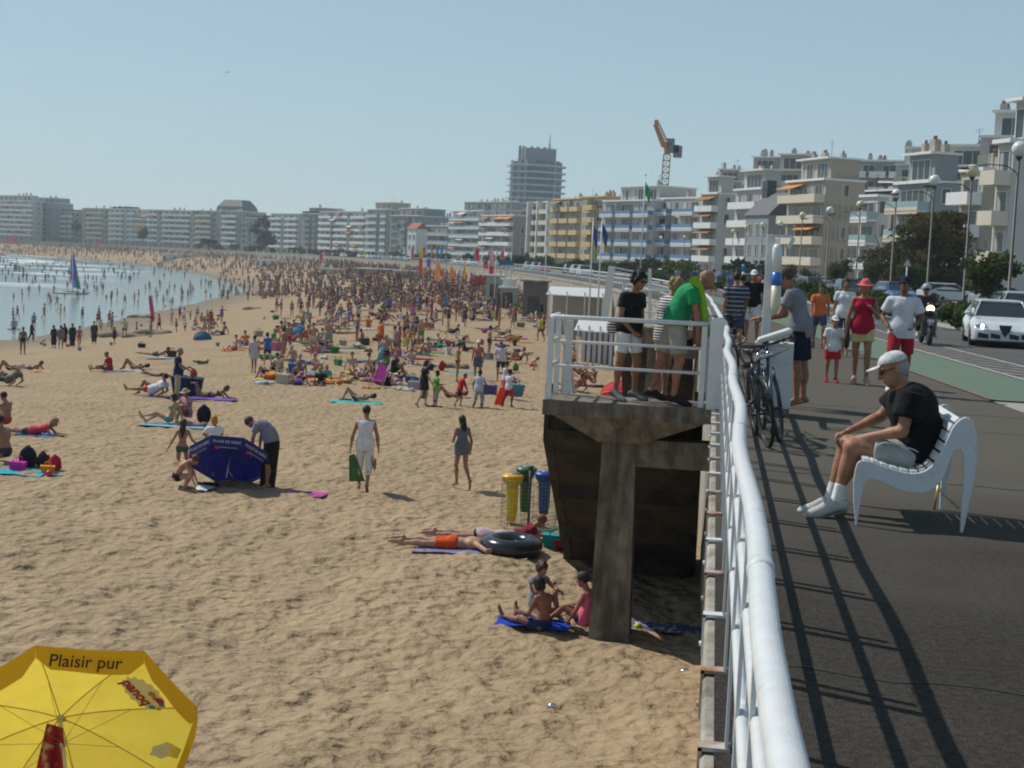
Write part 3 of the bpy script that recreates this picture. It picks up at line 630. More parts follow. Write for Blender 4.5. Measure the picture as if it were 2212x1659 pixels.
mbk.build('median_kerb',mat('kerb concrete',(.38,.36,.33),.9,noise=.2))['kind']='structure'
strip('far_road',-40,990,lambda y:goff(y)+12.6,lambda y:goff(y)+24,.0,ROADM,3)
# painted markings
def marks():
    mb=MB()
    def line(y0,y1,o,w,step=1.0):
        A=curve_pts(y0,y1,lambda y:goff(y)+o-w/2,int((y1-y0)/step)+2,.008); B=curve_pts(y0,y1,lambda y:goff(y)+o+w/2,int((y1-y0)/step)+2,.008)
        for i in range(len(A)-1): mb.add([A[i],B[i],B[i+1],A[i+1]],[(0,1,2,3)])
    line(22,140,1.92,.10); line(22,75,3.10,.09)
    for k in range(40):   # hatching between the two lines
        y=23+k*1.25
        a=curve_pts(y,y+.001,lambda q:goff(q)+2.0,2,.008)[0]; b=curve_pts(y-1.5,y-1.499,lambda q:goff(q)+3.03,2,.008)[0]; u=np.array([0,.16,0])
        if y-1.5<22: continue
        mb.add([a,b,b+u,a+u],[(0,1,2,3)])
    for k in range(14):
        line(44+k*9,47+k*9,4.3,.12)
    o=mb.build('road_markings',WPAINT); o['kind']='structure'
marks()
# expansion joints and cracks of the promenade
mb=MB()
for k,y in enumerate(np.r_[6.3,12.6,17.2,19.3,24,29,36]):
    p0=np.array([.3,y,.004]); pts=[]
    n=26
    for i in range(n+1):
        x=.3+(float(goff(np.array(y)))-.25)*i/n; yy=y-.10*(x)+.04*math.sin(i*1.7+k)+rng.normal()*.012; pts.append((x,yy))
    for i in range(n): 
        a,b=pts[i],pts[i+1]; w_=.009+.004*(k%2); mb.add([(a[0],a[1]-w_,.004),(b[0],b[1]-w_,.004),(b[0],b[1]+w_,.004),(a[0],a[1]+w_,.004)],[(0,1,2,3)])
mb.build('pavement_crack',mat('tar seam',(.025,.024,.023),.9))['kind']='structure'
# ---------------------------------------------------------------- sea wall
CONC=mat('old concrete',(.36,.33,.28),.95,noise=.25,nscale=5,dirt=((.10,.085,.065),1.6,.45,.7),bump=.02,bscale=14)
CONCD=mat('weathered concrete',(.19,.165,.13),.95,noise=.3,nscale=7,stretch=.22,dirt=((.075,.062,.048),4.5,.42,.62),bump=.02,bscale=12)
def wall():
    A=curve_pts(-6,990,0,None,0); mb=MB()
    prof=[(.0,-5.5),(-.0,-.32),(-.05,-.30),(-.05,-.03),(-.035,-.012),(.29,-.012)]
    rows=[]
    for off,z in prof: rows.append(curve_pts(-6,990,off,None,z))
    N=len(rows[0]); V=[];F=[]
    for r in rows: V+=list(r)
    for k in range(len(rows)-1):
        for i in range(N-1): F.append((k*N+i,k*N+i+1,(k+1)*N+i+1,(k+1)*N+i))
    mb.add(V,F); t=mb.build('sea_wall',CONC); tag(t,'long weathered concrete sea wall between the beach and the promenade','sea wall')
wall()
# ---------------------------------------------------------------- white railing along the wall
WP=mat('white rail paint',(.60,.62,.63),.45,noise=.06,nscale=14,dirt=((.40,.26,.17),15,.63,.74),bump=.0015,bscale=180,coat=.15)
RUST=mat('rusty bracket',(.42,.40,.37),.6,dirt=((.30,.12,.05),7,.40,.60))
def rail_path(y0,y1,off,z,step=.5,wob=True):
    yy=np.arange(y0,y1+.01,step); p=curve_pts(y0,y1,off,len(yy),z)
    if wob: p[:,0]+=.012*np.sin(p[:,1]*1.9)*(p[:,1]<30)+.008*np.sin(p[:,1]*.8+1)
    return p
def railing():
    t=thing('guard_rail','long white tubular guard rail on the sea wall from the foreground past the platform','railing',(.15,5,0))
    L0=np.array([.15,5,0])
    def b(name,mb,m=WP): o=mb.build(name,m,t); o.location=-L0; return o
    for a,c in((0.2,17.55),(19.0,98)):
        st=.5 if c<20 else 2
        b('top_rail',MB().tube(rail_path(a,c,.06,1.05,st),.032 if c<20 else .036,14))
        b('mid_rail',MB().tube(rail_path(a,c,.06,.775,st,False),.021,8)); b('low_rail',MB().tube(rail_path(a,c,.06,.45,st,False),.021,8))
    for y in(3.35,6.4,9.4,12.4,15.4): b('sleeve',MB().tube(rail_path(y,y+.09,.06,1.05,.045),.035,14))
    for k,y in enumerate(np.r_[np.arange(1.1,17.5,1.0),np.arange(19.5,60,1.0)]):
        x=float(wx(y)); mb=MB(); j=.0
        mb.box((x+.045,y,.5),(.012,.062,1.06)); mb.box((x+.075,y+.10,.46),(.010,.045,.98))
        if k<17: mb.cyl((x+.06,y,1.02),(x+.06,y,1.045),.022,.022,8)
        b('post',mb)
        if k<24:
            mb=MB(); mb.box((x-.052,y,-.10),(.016,.075,.22)); mb.box((x+.0,y,.006),(.12,.075,.016)); mb.cyl((x-.072,y,-.15),(x-.05,y,-.15),.014,.014,8)
            b('bracket',mb,RUST if k in(5,7,9,10,12,4) else WP)
    return t
railing()
mb=MB()
for y0,y1,z,r in((98,420,1.05,.05),(98,420,.75,.03),(98,420,.42,.03)): mb.tube(rail_path(y0,y1,.06,z,5,False),r,6)
for y in np.r_[np.arange(99,200,2.2),np.arange(200,420,4.)]: x=float(wx(y)); mb.box((x+.06,y,.53),(.07,.07,1.06))
tag(mb.build('far_guard_rail',WP),'distant white guard rail curving along the promenade edge behind the beach huts','railing')
# ---------------------------------------------------------------- platform with stair
def platform():
    t=thing('stair_platform','weathered concrete viewing platform with beach stair beside the sea wall','platform',(-1.05,18.6,0)); L0=np.array([-1.05,18.6,0])
    def b(name,mb,m=CONCD): o=mb.build(name,m,t); o.location=-L0; return o
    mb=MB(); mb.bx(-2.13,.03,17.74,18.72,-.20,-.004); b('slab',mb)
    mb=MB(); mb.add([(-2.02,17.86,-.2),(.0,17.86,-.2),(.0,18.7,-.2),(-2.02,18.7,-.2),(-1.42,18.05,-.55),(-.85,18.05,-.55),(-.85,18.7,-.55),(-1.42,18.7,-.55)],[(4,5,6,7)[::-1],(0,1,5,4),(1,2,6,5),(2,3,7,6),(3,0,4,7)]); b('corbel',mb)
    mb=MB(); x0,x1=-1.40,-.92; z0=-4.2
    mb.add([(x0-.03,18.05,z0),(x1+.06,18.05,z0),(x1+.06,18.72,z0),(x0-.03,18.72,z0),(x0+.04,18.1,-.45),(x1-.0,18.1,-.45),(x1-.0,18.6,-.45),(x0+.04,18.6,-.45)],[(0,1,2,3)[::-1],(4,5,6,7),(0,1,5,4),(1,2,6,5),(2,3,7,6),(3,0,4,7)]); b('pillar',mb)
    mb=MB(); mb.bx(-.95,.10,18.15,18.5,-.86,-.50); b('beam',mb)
    # stair flight going down, away from the camera
    n=18; y0,y1=18.73,23.6; z1=-3.2; mb=MB(); xa,xb=-2.17,-.12
    DK=mat('shade painted concrete',(.065,.05,.035),.95,noise=.35,nscale=3,dirt=((.025,.02,.015),1.3,.40,.58),bump=.02,bscale=9)  # shade below the stair is put into this concrete's near-black colour
    for k in range(n):
        ya=y0+(y1-y0)*k/n; yb=y0+(y1-y0)*(k+1)/n; za=-.1+(z1+.1)*k/n; zb=-.1+(z1+.1)*(k+1)/n
        mb.add([(xa,ya,za),(xb,ya,za),(xb,yb+.03,za),(xa,yb+.03,za),(xa,ya,za-.40+.0*k),(xb,ya,za-.40),(xb,yb+.001,zb-.40),(xa,yb+.001,zb-.40)],[(0,1,2,3),(3,2,6,7),(4,7,6,5),(0,3,7,4),(1,5,6,2),(0,4,5,1)])
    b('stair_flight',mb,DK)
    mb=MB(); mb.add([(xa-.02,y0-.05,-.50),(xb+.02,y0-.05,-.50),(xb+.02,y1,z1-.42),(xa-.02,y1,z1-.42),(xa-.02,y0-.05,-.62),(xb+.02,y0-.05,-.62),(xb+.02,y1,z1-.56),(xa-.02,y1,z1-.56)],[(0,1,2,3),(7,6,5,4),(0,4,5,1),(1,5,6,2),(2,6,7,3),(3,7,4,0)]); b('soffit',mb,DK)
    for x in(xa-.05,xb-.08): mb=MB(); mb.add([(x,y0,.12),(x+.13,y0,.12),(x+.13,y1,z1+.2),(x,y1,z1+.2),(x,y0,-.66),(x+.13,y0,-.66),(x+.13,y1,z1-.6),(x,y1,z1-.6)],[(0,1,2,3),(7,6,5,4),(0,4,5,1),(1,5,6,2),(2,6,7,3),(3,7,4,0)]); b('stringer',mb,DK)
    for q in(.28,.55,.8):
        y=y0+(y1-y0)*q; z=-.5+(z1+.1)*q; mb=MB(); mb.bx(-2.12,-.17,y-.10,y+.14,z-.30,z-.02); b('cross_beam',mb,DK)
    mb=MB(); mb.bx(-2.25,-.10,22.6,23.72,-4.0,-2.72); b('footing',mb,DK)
    return t
_plat=platform()
def plat_rail():
    t=thing('platform_railing','white three bar railing around the viewing platform where people stand','railing',(-2.1,17.85,0)); L0=np.array([-2.1,17.85,0])
    def b(name,mb,m=WP): o=mb.build(name,m,t); o.location=-L0; return o
    xa,xb,ya,yb=-2.07,-.06,17.82,18.66
    for z,r,nm in((1.07,.030,'top_rail'),(.755,.021,'mid_rail'),(.44,.021,'low_rail')):
        b(nm,MB().tube([(xb,ya,z),(xa+.03,ya,z),(xa,ya+.03,z),(xa,yb,z)],r,10))
    for x,y in((xa,ya),(xb-.05,ya),(xa,yb),(xb-.0,18.8)):
        mb=MB(); mb.box((x,y,.52),(.07,.055,1.04)); b('post',mb)
    for dy in(.35,): mb=MB(); mb.box((xa+.16,yb-.1,.45),(.10,.08,1.1)); b('post',mb)
    # big round-topped plate where the two railings meet
    mb=MB(); poly=[(-.11,-.1),(.11,-.1),(.11,1.05)]+[(.11*math.cos(a),1.07+.10*math.sin(a)) for a in np.linspace(.2,math.pi-.2,7)]+[(-.11,1.05)]
    mb.prism(poly,lambda p,q:(p+.07,17.78,q),lambda p,q:(p+.07,17.74,q)); b('gate_post',mb)
    # stair handrails sloping down behind
    for x in(xa+.05,xb-.06):
        b('handrail',MB().tube([(x,18.7,1.05),(x,18.95,1.0),(x,23.6,-2.2)],.026,8)); b('handrail',MB().tube([(x,18.7,.7),(x,18.95,.65),(x,23.6,-2.6)],.018,8))
        for k in range(8):
            y=19.1+k*.58; z=-.15-(y-18.7)*.66; mb=MB(); mb.box((x,y,z+.5),(.045,.05,1.05)); b('baluster',mb)
    return t
_prail=plat_rail()

def second_platform():
    dx=float(wx(40.5))-.09
    for o,l in((_plat,'second dark concrete stair platform farther along the wall behind the standing group'),(_prail,'white railing of the second platform farther along the sea wall')):
        c=copy_tree(o); c.location=(o.location[0]+dx,o.location[1]+22.3,o.location[2]); c['label']=l
second_platform()
# ---------------------------------------------------------------- buildings
BW=mat('white render',(.48,.48,.46),.85,noise=.06,nscale=.6,dirt=((.42,.40,.36),.5,.5,.75))
BC=mat('cream render',(.37,.335,.27),.85,noise=.06,nscale=.6,dirt=((.36,.31,.24),.5,.5,.75))
BG=mat('grey render',(.25,.275,.285),.85,noise=.07,nscale=.6,dirt=((.25,.25,.26),.5,.5,.75))
BT=mat('tan render',(.44,.34,.20),.85,noise=.08,nscale=.6)
BD=mat('dark cladding',(.045,.05,.065),.7,noise=.1,nscale=1)
BR=mat('brown render',(.22,.14,.09),.8,noise=.1,nscale=1)
BALW=mat('balcony white',(.72,.72,.70),.7,noise=.04,nscale=1)
BALC=mat('balcony cream',(.60,.54,.43),.7,noise=.04,nscale=1)
BALT=mat('balcony ochre',(.58,.43,.22),.7,noise=.04,nscale=1)
BLUEG=mat('blue balcony glass',(.10,.22,.38),.2,noise=.05,nscale=1,spec=.6)
TEALG=mat('pale balcony glass',(.25,.36,.38),.15,noise=.05,nscale=1,spec=.6)
SLATE=mat('slate roof',(.055,.06,.075),.6,noise=.15,nscale=3)
TILE=mat('red roof tiles',(.34,.12,.07),.85,noise=.15,nscale=4)
FRM=mat('window frame',(.62,.62,.60),.6)
GLS=mat('window glass',(.035,.045,.05),.08,spec=.7)
CURT=mat('drawn curtain',(.34,.33,.31),.9)
SHUT=mat('shutter',(.16,.20,.42),.7)
CHIM=mat('chimney render',(.36,.32,.28),.9,noise=.15,nscale=2)
CHP=mat('chimney pot',(.20,.11,.07),.9)
AWN=mat('awning fabric',(.75,.36,.10),.9,trans=.3)
AWN2=mat('brown awning',(.30,.15,.07),.9)
AWN3=mat('white awning',(.72,.70,.66),.9,trans=.2)
_win={}
def winmesh(w,h,style):
    k=(round(w,1),round(h,1),style)
    if k in _win: return _win[k]
    mb=MB(); w,h=k[0],k[1]; f=.07
    # lies in x (along facade) and z, faces -y (outward)
    mb.mi=0
    for x0,x1,z0,z1 in((-w/2,w/2,0,f),(-w/2,w/2,h-f,h),(-w/2,-w/2+f,f,h-f),(w/2-f,w/2,f,h-f)): mb.bx(x0,x1,-.10,.02,z0,z1)
    npan=max(1,int(round(w/1.1)))
    for i in range(1,npan): x=-w/2+w*i/npan; mb.bx(x-.03,x+.03,-.09,.02,f,h-f)
    mb.mi=1; mb.bx(-w/2+f,w/2-f,-.04,.01,f,h-f)
    if style: 
        mb.mi=2; a=-w/2+w*.08; mb.bx(a,a+w*.34,-.055,-.042,f,h-f)
        if style==2: mb.bx(w/2-w*.3,w/2-f,-.055,-.042,f,h-f)
    _win[k]=mb.mesh('window',[FRM,GLS,CURT]); return _win[k]
def building(label,near,d,far,ang,floors,fh,right=None,depth=12,wallm=BW,bal=BALW,glass=None,bd=1.5,pent=1,chim=3,sidew=True,bays=None,fins=False,awn=0,top=None,ground=0.,group=None,solidh=.95,balfrac=1.,awnm=None,side_m=None,gap=.0,name='apartment_building',plants=False):
    """near: photo column of the near corner at distance d, far: photo column of the far end of the sea front"""
    a=math.radians(ang); C=np.array([P(near,560,d)[0],d]); t=np.array([-math.sin(a),math.cos(a)]); n=np.array([math.cos(a),math.sin(a)])
    def solve(dirv,u):
        s=0.
        lo,hi=0.,160.
        f=lambda q:(C+dirv*q)
        def col(q):
            p=f(q); c=ROT.T@(np.array([p[0],p[1],8.])-CAM); return CX-FPX*c[0]/c[2]
        u0=col(0); sg=1 if col(1)>u0 else -1
        for _ in range(40):
            m=(lo+hi)/2
            if (col(m)-u)*sg<0: lo=m
            else: hi=m
        return lo
    L=min(solve(t,far),46); D_=min(solve(n,right),40) if right else depth
    o=thing(name,label,'building',(C[0],C[1],ground),math.pi/2+a,group)
    # local frame: x along facade (away), -y inland?  rotation of +90+a maps local x to t, local y to -n
    H=floors*fh
    def add(nm,mb,mats): return mb.build(nm,mats,o)
    sm=side_m or wallm
    mb=MB(); mb.mi=0; mb.bx(0,L,-D_,0,0,H); add('wall',mb,[wallm])
    if side_m: mb=MB(); mb.bx(-.12,-.003,-D_+.1,-.1,.3,H-.2); add('side_cladding',mb,[side_m])
    # front: storeys
    nb=bays or max(1,int(L/4.5)); bw=L/nb
    for k in range(floors):
        z=k*fh
        SG=[[(0,1)],[(.02,.44),(.56,.98)],[(0,.30),(.36,.66),(.72,1)],[(0,.62),(.74,1)],[(0,1)],[(.04,.30),(.42,.96)]][len(label)%6] if L>9 else [(0,1)]
        for s0,s1 in (SG if k>0 else []):
            y1=bd*(1.0 if (len(SG)==1 or s1-s0>.35) else .7)
            mb=MB(); mb.mi=0; c0=L*(1-balfrac)/2; x0=c0+s0*L*balfrac+.05; x1=c0+s1*L*balfrac-.05
            mb.bx(x0,x1,.003,y1,z-.16,z+.04)
            if glass is None: mb.bx(x0,x1,y1-.12,y1,z+.04,z+solidh); mb.bx(x0,x0+.12,.003,y1-.12,z+.04,z+solidh); mb.bx(x1-.12,x1,.003,y1-.12,z+.04,z+solidh)
            else:
                mb.bx(x0,x1,y1-.12,y1,z-.35,z+.35); mb.mi=1; mb.bx(x0,x1,y1-.08,y1-.04,z+.35,z+1.0); mb.bx(x0+.01,x0+.05,.003,y1-.12,z+.04,z+1.0)
            add('balcony',mb,[bal,glass or bal])
            for i in range(1,nb if s0==0 else 0):
                if (i+k)%3==0: mb=MB(); mb.bx(i*bw-.06,i*bw+.06,.004,y1-.16,z+.05,z+fh-.2); add('partition',mb,[wallm])
        for i in range(nb):
            wv=winmesh(bw*.72,fh-.75,(i*7+k*3+int(L))%3); wo=new_obj('window',wv,o,((i+.5)*bw,.012,z+.12)); wo.rotation_euler=(0,0,math.pi)
        if awn and k>0:
            for i in range(nb):
                if rng.random()<awn:
                    mb=MB(); x0=i*bw+.3; x1=(i+1)*bw-.3; zt=z+fh-.3
                    mb.add([(x0,.05,zt),(x1,.05,zt),(x1,bd+.5,zt-.75),(x0,bd+.5,zt-.75),(x0,.05,zt-.05),(x1,.05,zt-.05),(x1,bd+.5,zt-.8),(x0,bd+.5,zt-.8)],[(0,1,2,3),(7,6,5,4),(0,3,7,4),(1,5,6,2),(3,2,6,7)]); add('awning',mb,[awnm or [AWN,AWN2,AWN3][int(rng.integers(3))]])
    if sidew:
        for k in range(floors):
            ns=max(1,int(D_/4))
            for i in range(ns):
                if (i+k+int(D_))%4==1: continue
                wv=winmesh(1.2 if sidew is True else sidew,fh-1.3,(i+k)%3); wo=new_obj('window',wv,o,(-.014 if not side_m else -.13,-(i+.5)*D_/ns,k*fh+.8)); wo.rotation_euler=(0,0,-math.pi/2)
    if fins:
        for x in(.3,L*.5,L-.3): mb=MB(); mb.bx(x-.2,x+.2,.01,bd+.25,0,H+.4); add('fin',mb,[BALW])
    z=H
    mb=MB(); mb.bx(-.15,L+.15,-D_-.15,.5 if pent else .25,H+.002,H+.32); add('roof_slab',mb,[BALW if bal is not BALT else BALT]); z=H+.32
    px0,px1,py0,py1=L*.08,L*.85,-D_*.92,-D_*.18
    for q in range(pent):
        hh=fh*.95; mb=MB(); mb.bx(px0,px1,py0,py1,z,z+hh); add('penthouse',mb,[wallm]); mb=MB(); mb.bx(px0-.3,px1+.3,py0-.3,py1+.8,z+hh,z+hh+.25); add('roof_slab',mb,[BALW])
        nw=max(1,int((px1-px0)/4))
        for i in range(nw): wo=new_obj('window',winmesh((px1-px0)/nw*.7,hh-.6,i%3),o,(px0+(i+.5)*(px1-px0)/nw,py1+.012,z+.1)); wo.rotation_euler=(0,0,math.pi)
        z+=hh+.25; px0+=L*.1; px1-=L*.08
    for c in range(chim):
        x=L*(.12+.76*rng.random()); y=-D_*(.3+.5*rng.random()); hh=.6+.9*rng.random(); w_=.25+.25*rng.random(); zb=H if not(px0-.6<x<px1+.6) else z-.1
        mb=MB(); mb.mi=0; mb.bx(x-w_,x+w_,y-.35,y+.35,zb,z+hh); mb.mi=1
        for s_ in(-.5,0,.5): mb.cyl((x+s_*w_,y,z+hh),(x+s_*w_,y,z+hh+.4),.09,.08,6)
        add('chimney',mb,[CHIM,CHP])
    if rng.random()<.6: 
        x=L*.4; mb=MB(); mb.cyl((x,-D_*.5,z-.1),(x,-D_*.5,z+2.6),.035,.025,5); mb.bar((x-.6,-D_*.5,z+2.4),(x+.6,-D_*.5,z+2.4),.04); mb.bar((x-.4,-D_*.5,z+2.1),(x+.4,-D_*.5,z+2.1),.04); add('antenna',mb,[BD])
    if plants:
        mb=MB()
        for i in range(int(L/1.2)): mb.ball((i*1.2+.6,-.4-rng.random(),H+.7),[.7,.6,.5+.5*rng.random()],6,4)
        add('roof_hedge',mb,[mat('roof planting',(.03,.045,.02),.95,noise=.3,nscale=3)])
    return o
Bd=building
# far left row, seen nearly face on
Bd('pale apartment block with long white balconies at the far left edge of the row',72,745,-30,62,8,2.8,92,wallm=BW,pent=1,chim=4,awn=.05)
Bd('dark grey stepped apartment block beside the far left pale block',112,752,66,62,8,2.75,None,14,wallm=BG,bal=BG,pent=1,chim=2)
Bd('grey apartment house with a dark mansard top left of the tall dark tree',172,750,116,62,6,2.9,None,14,wallm=BG,bal=BALW,balfrac=.5,pent=0,chim=3,plants=True)
Bd('beige apartment block with small balconies right of the tall dark tree',236,735,178,62,7,2.8,None,14,wallm=BC,bal=BALC,balfrac=.6,pent=0,chim=3)
Bd('apartment block striped with white balconies left of the orange awnings',292,720,236,62,7,2.8,None,14,wallm=BW,pent=0,chim=4,plants=True)
Bd('narrow beige block with orange awnings and a round tree in front',318,715,294,60,6,2.8,None,14,wallm=BC,bal=BALC,pent=0,chim=1,awn=.5,awnm=AWN)
Bd('wide white balconied block left of the dark mansard hotel',412,690,318,60,7,2.75,None,14,wallm=BW,bal=BALW,pent=0,chim=5)
Bd('beige block with regular windows just below the dark mansard hotel',468,676,414,58,7,2.75,None,14,wallm=BC,bal=BALC,balfrac=.6,pent=0,chim=2)
Bd('grey and white block with a tall plain stair strip below the dark hotel roof',524,664,470,57,7,2.75,None,14,wallm=BG,bal=BALW,balfrac=.55,pent=0,chim=3)
Bd('grey apartment block half hidden by the big cypress',580,652,528,55,6,2.7,None,14,wallm=BG,bal=BG,pent=0,chim=3,plants=True)
Bd('white apartment block right of the big cypress with six rows of balconies',645,628,584,52,7,2.6,None,14,wallm=BW,pent=0,chim=2)
Bd('grey recessed block with roof shrubs between two white balconied blocks',690,612,650,50,7,2.6,None,14,wallm=BG,bal=BG,balfrac=.7,pent=1,chim=2,plants=True)
Bd('long white and brown apartment block with deep balconies',788,575,690,47,7,2.7,None,14,wallm=BW,bal=BALW,chim=3,pent=0,awn=.15)
Bd('bright white apartment block with glazed upper balconies beside a brown strip',836,545,792,45,7,2.75,None,12,wallm=BC,bal=BALW,glass=TEALG,pent=1,chim=1)
Bd('plain grey gable building behind the small house with the red roof',905,520,842,48,6,2.75,None,14,wallm=BG,bal=BG,balfrac=.2,pent=1,chim=3,bays=3)
Bd('low greenish glass block right of the small red roofed house',972,470,908,45,4,3.0,None,14,wallm=BG,bal=BALC,glass=TEALG,pent=0,chim=4)
Bd('white apartment block with curved cream awnings below the chimneyed wall',1040,445,976,40,6,2.8,1062,wallm=BW,bal=BALW,glass=TEALG,pent=0,chim=1,awn=.2)
Bd('long grey wall block topped by a row of many chimneys left of the tower',1100,560,1000,48,9,2.75,None,14,wallm=BG,bal=BG,balfrac=.1,pent=0,chim=14,bays=5)
Bd('white apartment block with a dark blue side wall under the round tower',1106,405,1042,38,5,2.9,1146,wallm=BW,bal=BALW,pent=0,chim=2,awn=.2,side_m=BG)
Bd('white apartment block with three tall vertical fins',1190,350,1148,34,6,2.75,None,12,wallm=BC,bal=BALC,fins=True,pent=0,chim=1)
Bd('cream apartment block with ochre edged balconies right of the finned block',1250,325,1194,34,6,2.75,None,12,wallm=BC,bal=BALT,pent=0,chim=3,awn=.1)
Bd('tan gabled apartment block with a tall brown chimney',1300,305,1254,36,6,2.7,None,13,wallm=BT,bal=BALT,balfrac=.4,pent=0,chim=5)
Bd('big white apartment block with bright blue glass balconies left half',1405,283,1302,40,5,2.95,None,13,wallm=BW,bal=BALW,glass=BLUEG,pent=1,chim=1,bd=1.8)
Bd('big white apartment block with bright blue glass balconies right half under the crane',1508,275,1407,38,5,3.05,None,14,wallm=BW,bal=BALW,glass=BLUEG,pent=0,chim=3,bd=1.8,awn=.05)
Bd('narrow white block stacked with brown awnings left of the parking column',1545,262,1510,34,5,3.1,1585,wallm=BW,bal=BALW,pent=1,chim=2,awn=1,awnm=AWN2)
Bd('white terraced apartment block behind the white post with stepped penthouse',1640,228,1585,28,5,2.95,1690,wallm=BW,bal=BALW,pent=1,chim=2)
def r10():
    o=Bd('grey white apartment block with long balconies and brown recesses right of the slate house',1774,200,1697,26,5,2.95,1862,wallm=BC,bal=BALC,pent=1,chim=4,awn=.12,awnm=AWN,solidh=1.0,bd=1.7)
    mb=MB()
    for k in range(4):
        for i in range(6): mb.bx(-.10,-.015,-.9-i*.92,-.5-i*.92,k*2.95+.5,k*2.95+2.5)
    mb.build('ribbed_panel',[mat('ribbed concrete',(.30,.27,.23),.9,noise=.2,nscale=3)],o)
r10()
Bd('dark clad block with a white flat top behind the grey white apartment block',1930,214,1862,30,5,2.9,1990,wallm=BD,bal=BD,balfrac=.05,pent=0,chim=3,sidew=False)
Bd('narrow white glazed block squeezed between the dark block and the cypress',1888,176,1856,30,4,2.85,1916,wallm=BW,bal=BALW,glass=TEALG,pent=0,chim=0)
Bd('white apartment building with rounded glass balconies above the cypress',2000,153,1934,26,4,2.95,2072,wallm=BG,bal=BALC,glass=TEALG,pent=1,chim=3)
Bd('white apartment building with blue shutters near the right edge',2112,128,2072,24,4,2.85,2180,wallm=BC,bal=BALW,pent=0,chim=2,glass=None)
Bd('tall white apartment building cut by the right edge with a dark roof panel',2172,112,2148,24,4,3.1,2330,wallm=BW,bal=BALC,pent=1,chim=1)
for a_ in [('second row white block filling the skyline behind the brown awnings',1590,330,1530,75,8,2.75),('second row pale block behind the terraced white block',1665,290,1600,72,8,2.75),('second row grey block left of the ribbed building',1725,262,1655,70,7,2.9),('second row white block rising behind the dark clad block',1945,250,1830,72,8,2.7),('second row white balconied block between the dark block and the rounded balconies',2010,235,1925,70,7,2.85),('second row cream block behind the rounded glass balconies',2120,190,2010,70,6,2.75),('second row white block behind the blue shuttered building',2230,165,2105,70,6,3.0),('second row block right of the cream awnings near the tower',1160,430,1095,70,6,2.8),('second row beige block behind the finned block',1215,390,1140,68,6,2.9),('second row white block behind the tan gables',1330,360,1250,66,6,2.8),('second row pale block behind the low glass block',985,530,895,66,6,2.8),('second row white block left of the plain gable',850,600,780,66,7,2.75)]:
    Bd(a_[0],a_[1],a_[2],a_[3],a_[4],a_[5],a_[6],None,14,wallm=[BW,BC,BG][len(a_[0])%3],bal=[BALW,BALC][len(a_[0])%2],pent=len(a_[0])%2,chim=3,awn=.06)
# slate house with steep roof
def slate_house():
    C=P(1655,560,215); o=thing('town_house','old grey stone house with steep slate roof and big chimney',"house",(C[0],C[1],0),math.radians(118)); L,D_,H=7,7,10.2
    mb=MB(); mb.bx(0,L,-D_,0,0,H); mb.build('wall',[BG],o)
    mb=MB(); mb.add([(-.3,.3,H),(L+.3,.3,H),(L+.3,-D_-.3,H),(-.3,-D_-.3,H),(-.3,-D_*.5,H+3.6),(L+.3,-D_*.5,H+3.6)],[(0,1,5,4),(2,3,4,5),(0,4,3),(1,2,5),(3,2,1,0)]); mb.build('roof',[SLATE],o)
    mb=MB(); mb.bx(L-1.4,L+.2,-D_*.5-.8,-D_*.5+.8,H+2,H+5.6); mb.build('chimney',[BD],o)
    for k in range(3):
        for i in range(3): wo=new_obj('window',winmesh(1.1,1.7,1),o,(1.2+i*2.2,.014,1+k*3.1)); wo.rotation_euler=(0,0,math.pi)
slate_house()
def red_house():
    C=P(897,560,440); o=thing('small_house','small white house with a red tiled roof in front of the grey gable building',"house",(C[0],C[1],0),math.radians(140)); L,D_,H=4.6,4.6,10.2
    mb=MB(); mb.bx(0,L,-D_,0,0,H); mb.add([(0,0,H),(0,-D_,H),(0,-D_/2,H+1.7)],[(0,1,2)]); mb.build('wall',[BALW],o)
    mb=MB(); mb.add([(-.3,.3,H),(L+.3,.3,H),(L+.3,-D_-.3,H),(-.3,-D_-.3,H),(-.3,-D_*.5,H+1.9),(L+.3,-D_*.5,H+1.9)],[(0,1,5,4),(2,3,4,5),(0,4,3),(1,2,5),(3,2,1,0)]); mb.build('roof',[TILE],o)
    for k in range(2):
        for i in range(2): wo=new_obj('window',winmesh(.9,1.4,1),o,(1.2+i*2.2,.014,3.6+k*3.2)); wo.rotation_euler=(0,0,math.pi)
red_house()
def hotel():
    d=790; C=P(524,480,d); o=thing('grand_hotel','grand building with a huge dark mansard roof rising behind the beach front row','hotel',(C[0],C[1],0),math.radians(165)); L=19;D_=16
    top=P(482,430,d)[2]; H=P(482,462,d)[2]
    mb=MB(); mb.bx(0,L,-D_,0,0,H); mb.build('wall',[BC],o)
    mb=MB(); V=[]
    for x0,x1,y0,y1,z in((-.5,L+.5,.5,-D_-.5,H),(.6,L-.6,-.8,-D_+.8,H+(top-H)*.55),(3.6,L-3.6,-3.5,-D_+3.5,top)): V+=[(x0,y0,z),(x1,y0,z),(x1,y1,z),(x0,y1,z)]
    F=[(8,9,10,11)]
    for b in(0,4): F+=[(b+i,b+(i+1)%4,b+4+(i+1)%4,b+4+i) for i in range(4)]
    mb.add(V,F); mb.build('roof',[SLATE],o)
    for i in range(4): mb=MB(); mb.bx(2+i*4.6,3.4+i*4.6,-.4,.35,H+.6,H+2.6); mb.build('dormer',[BC],o)
hotel()
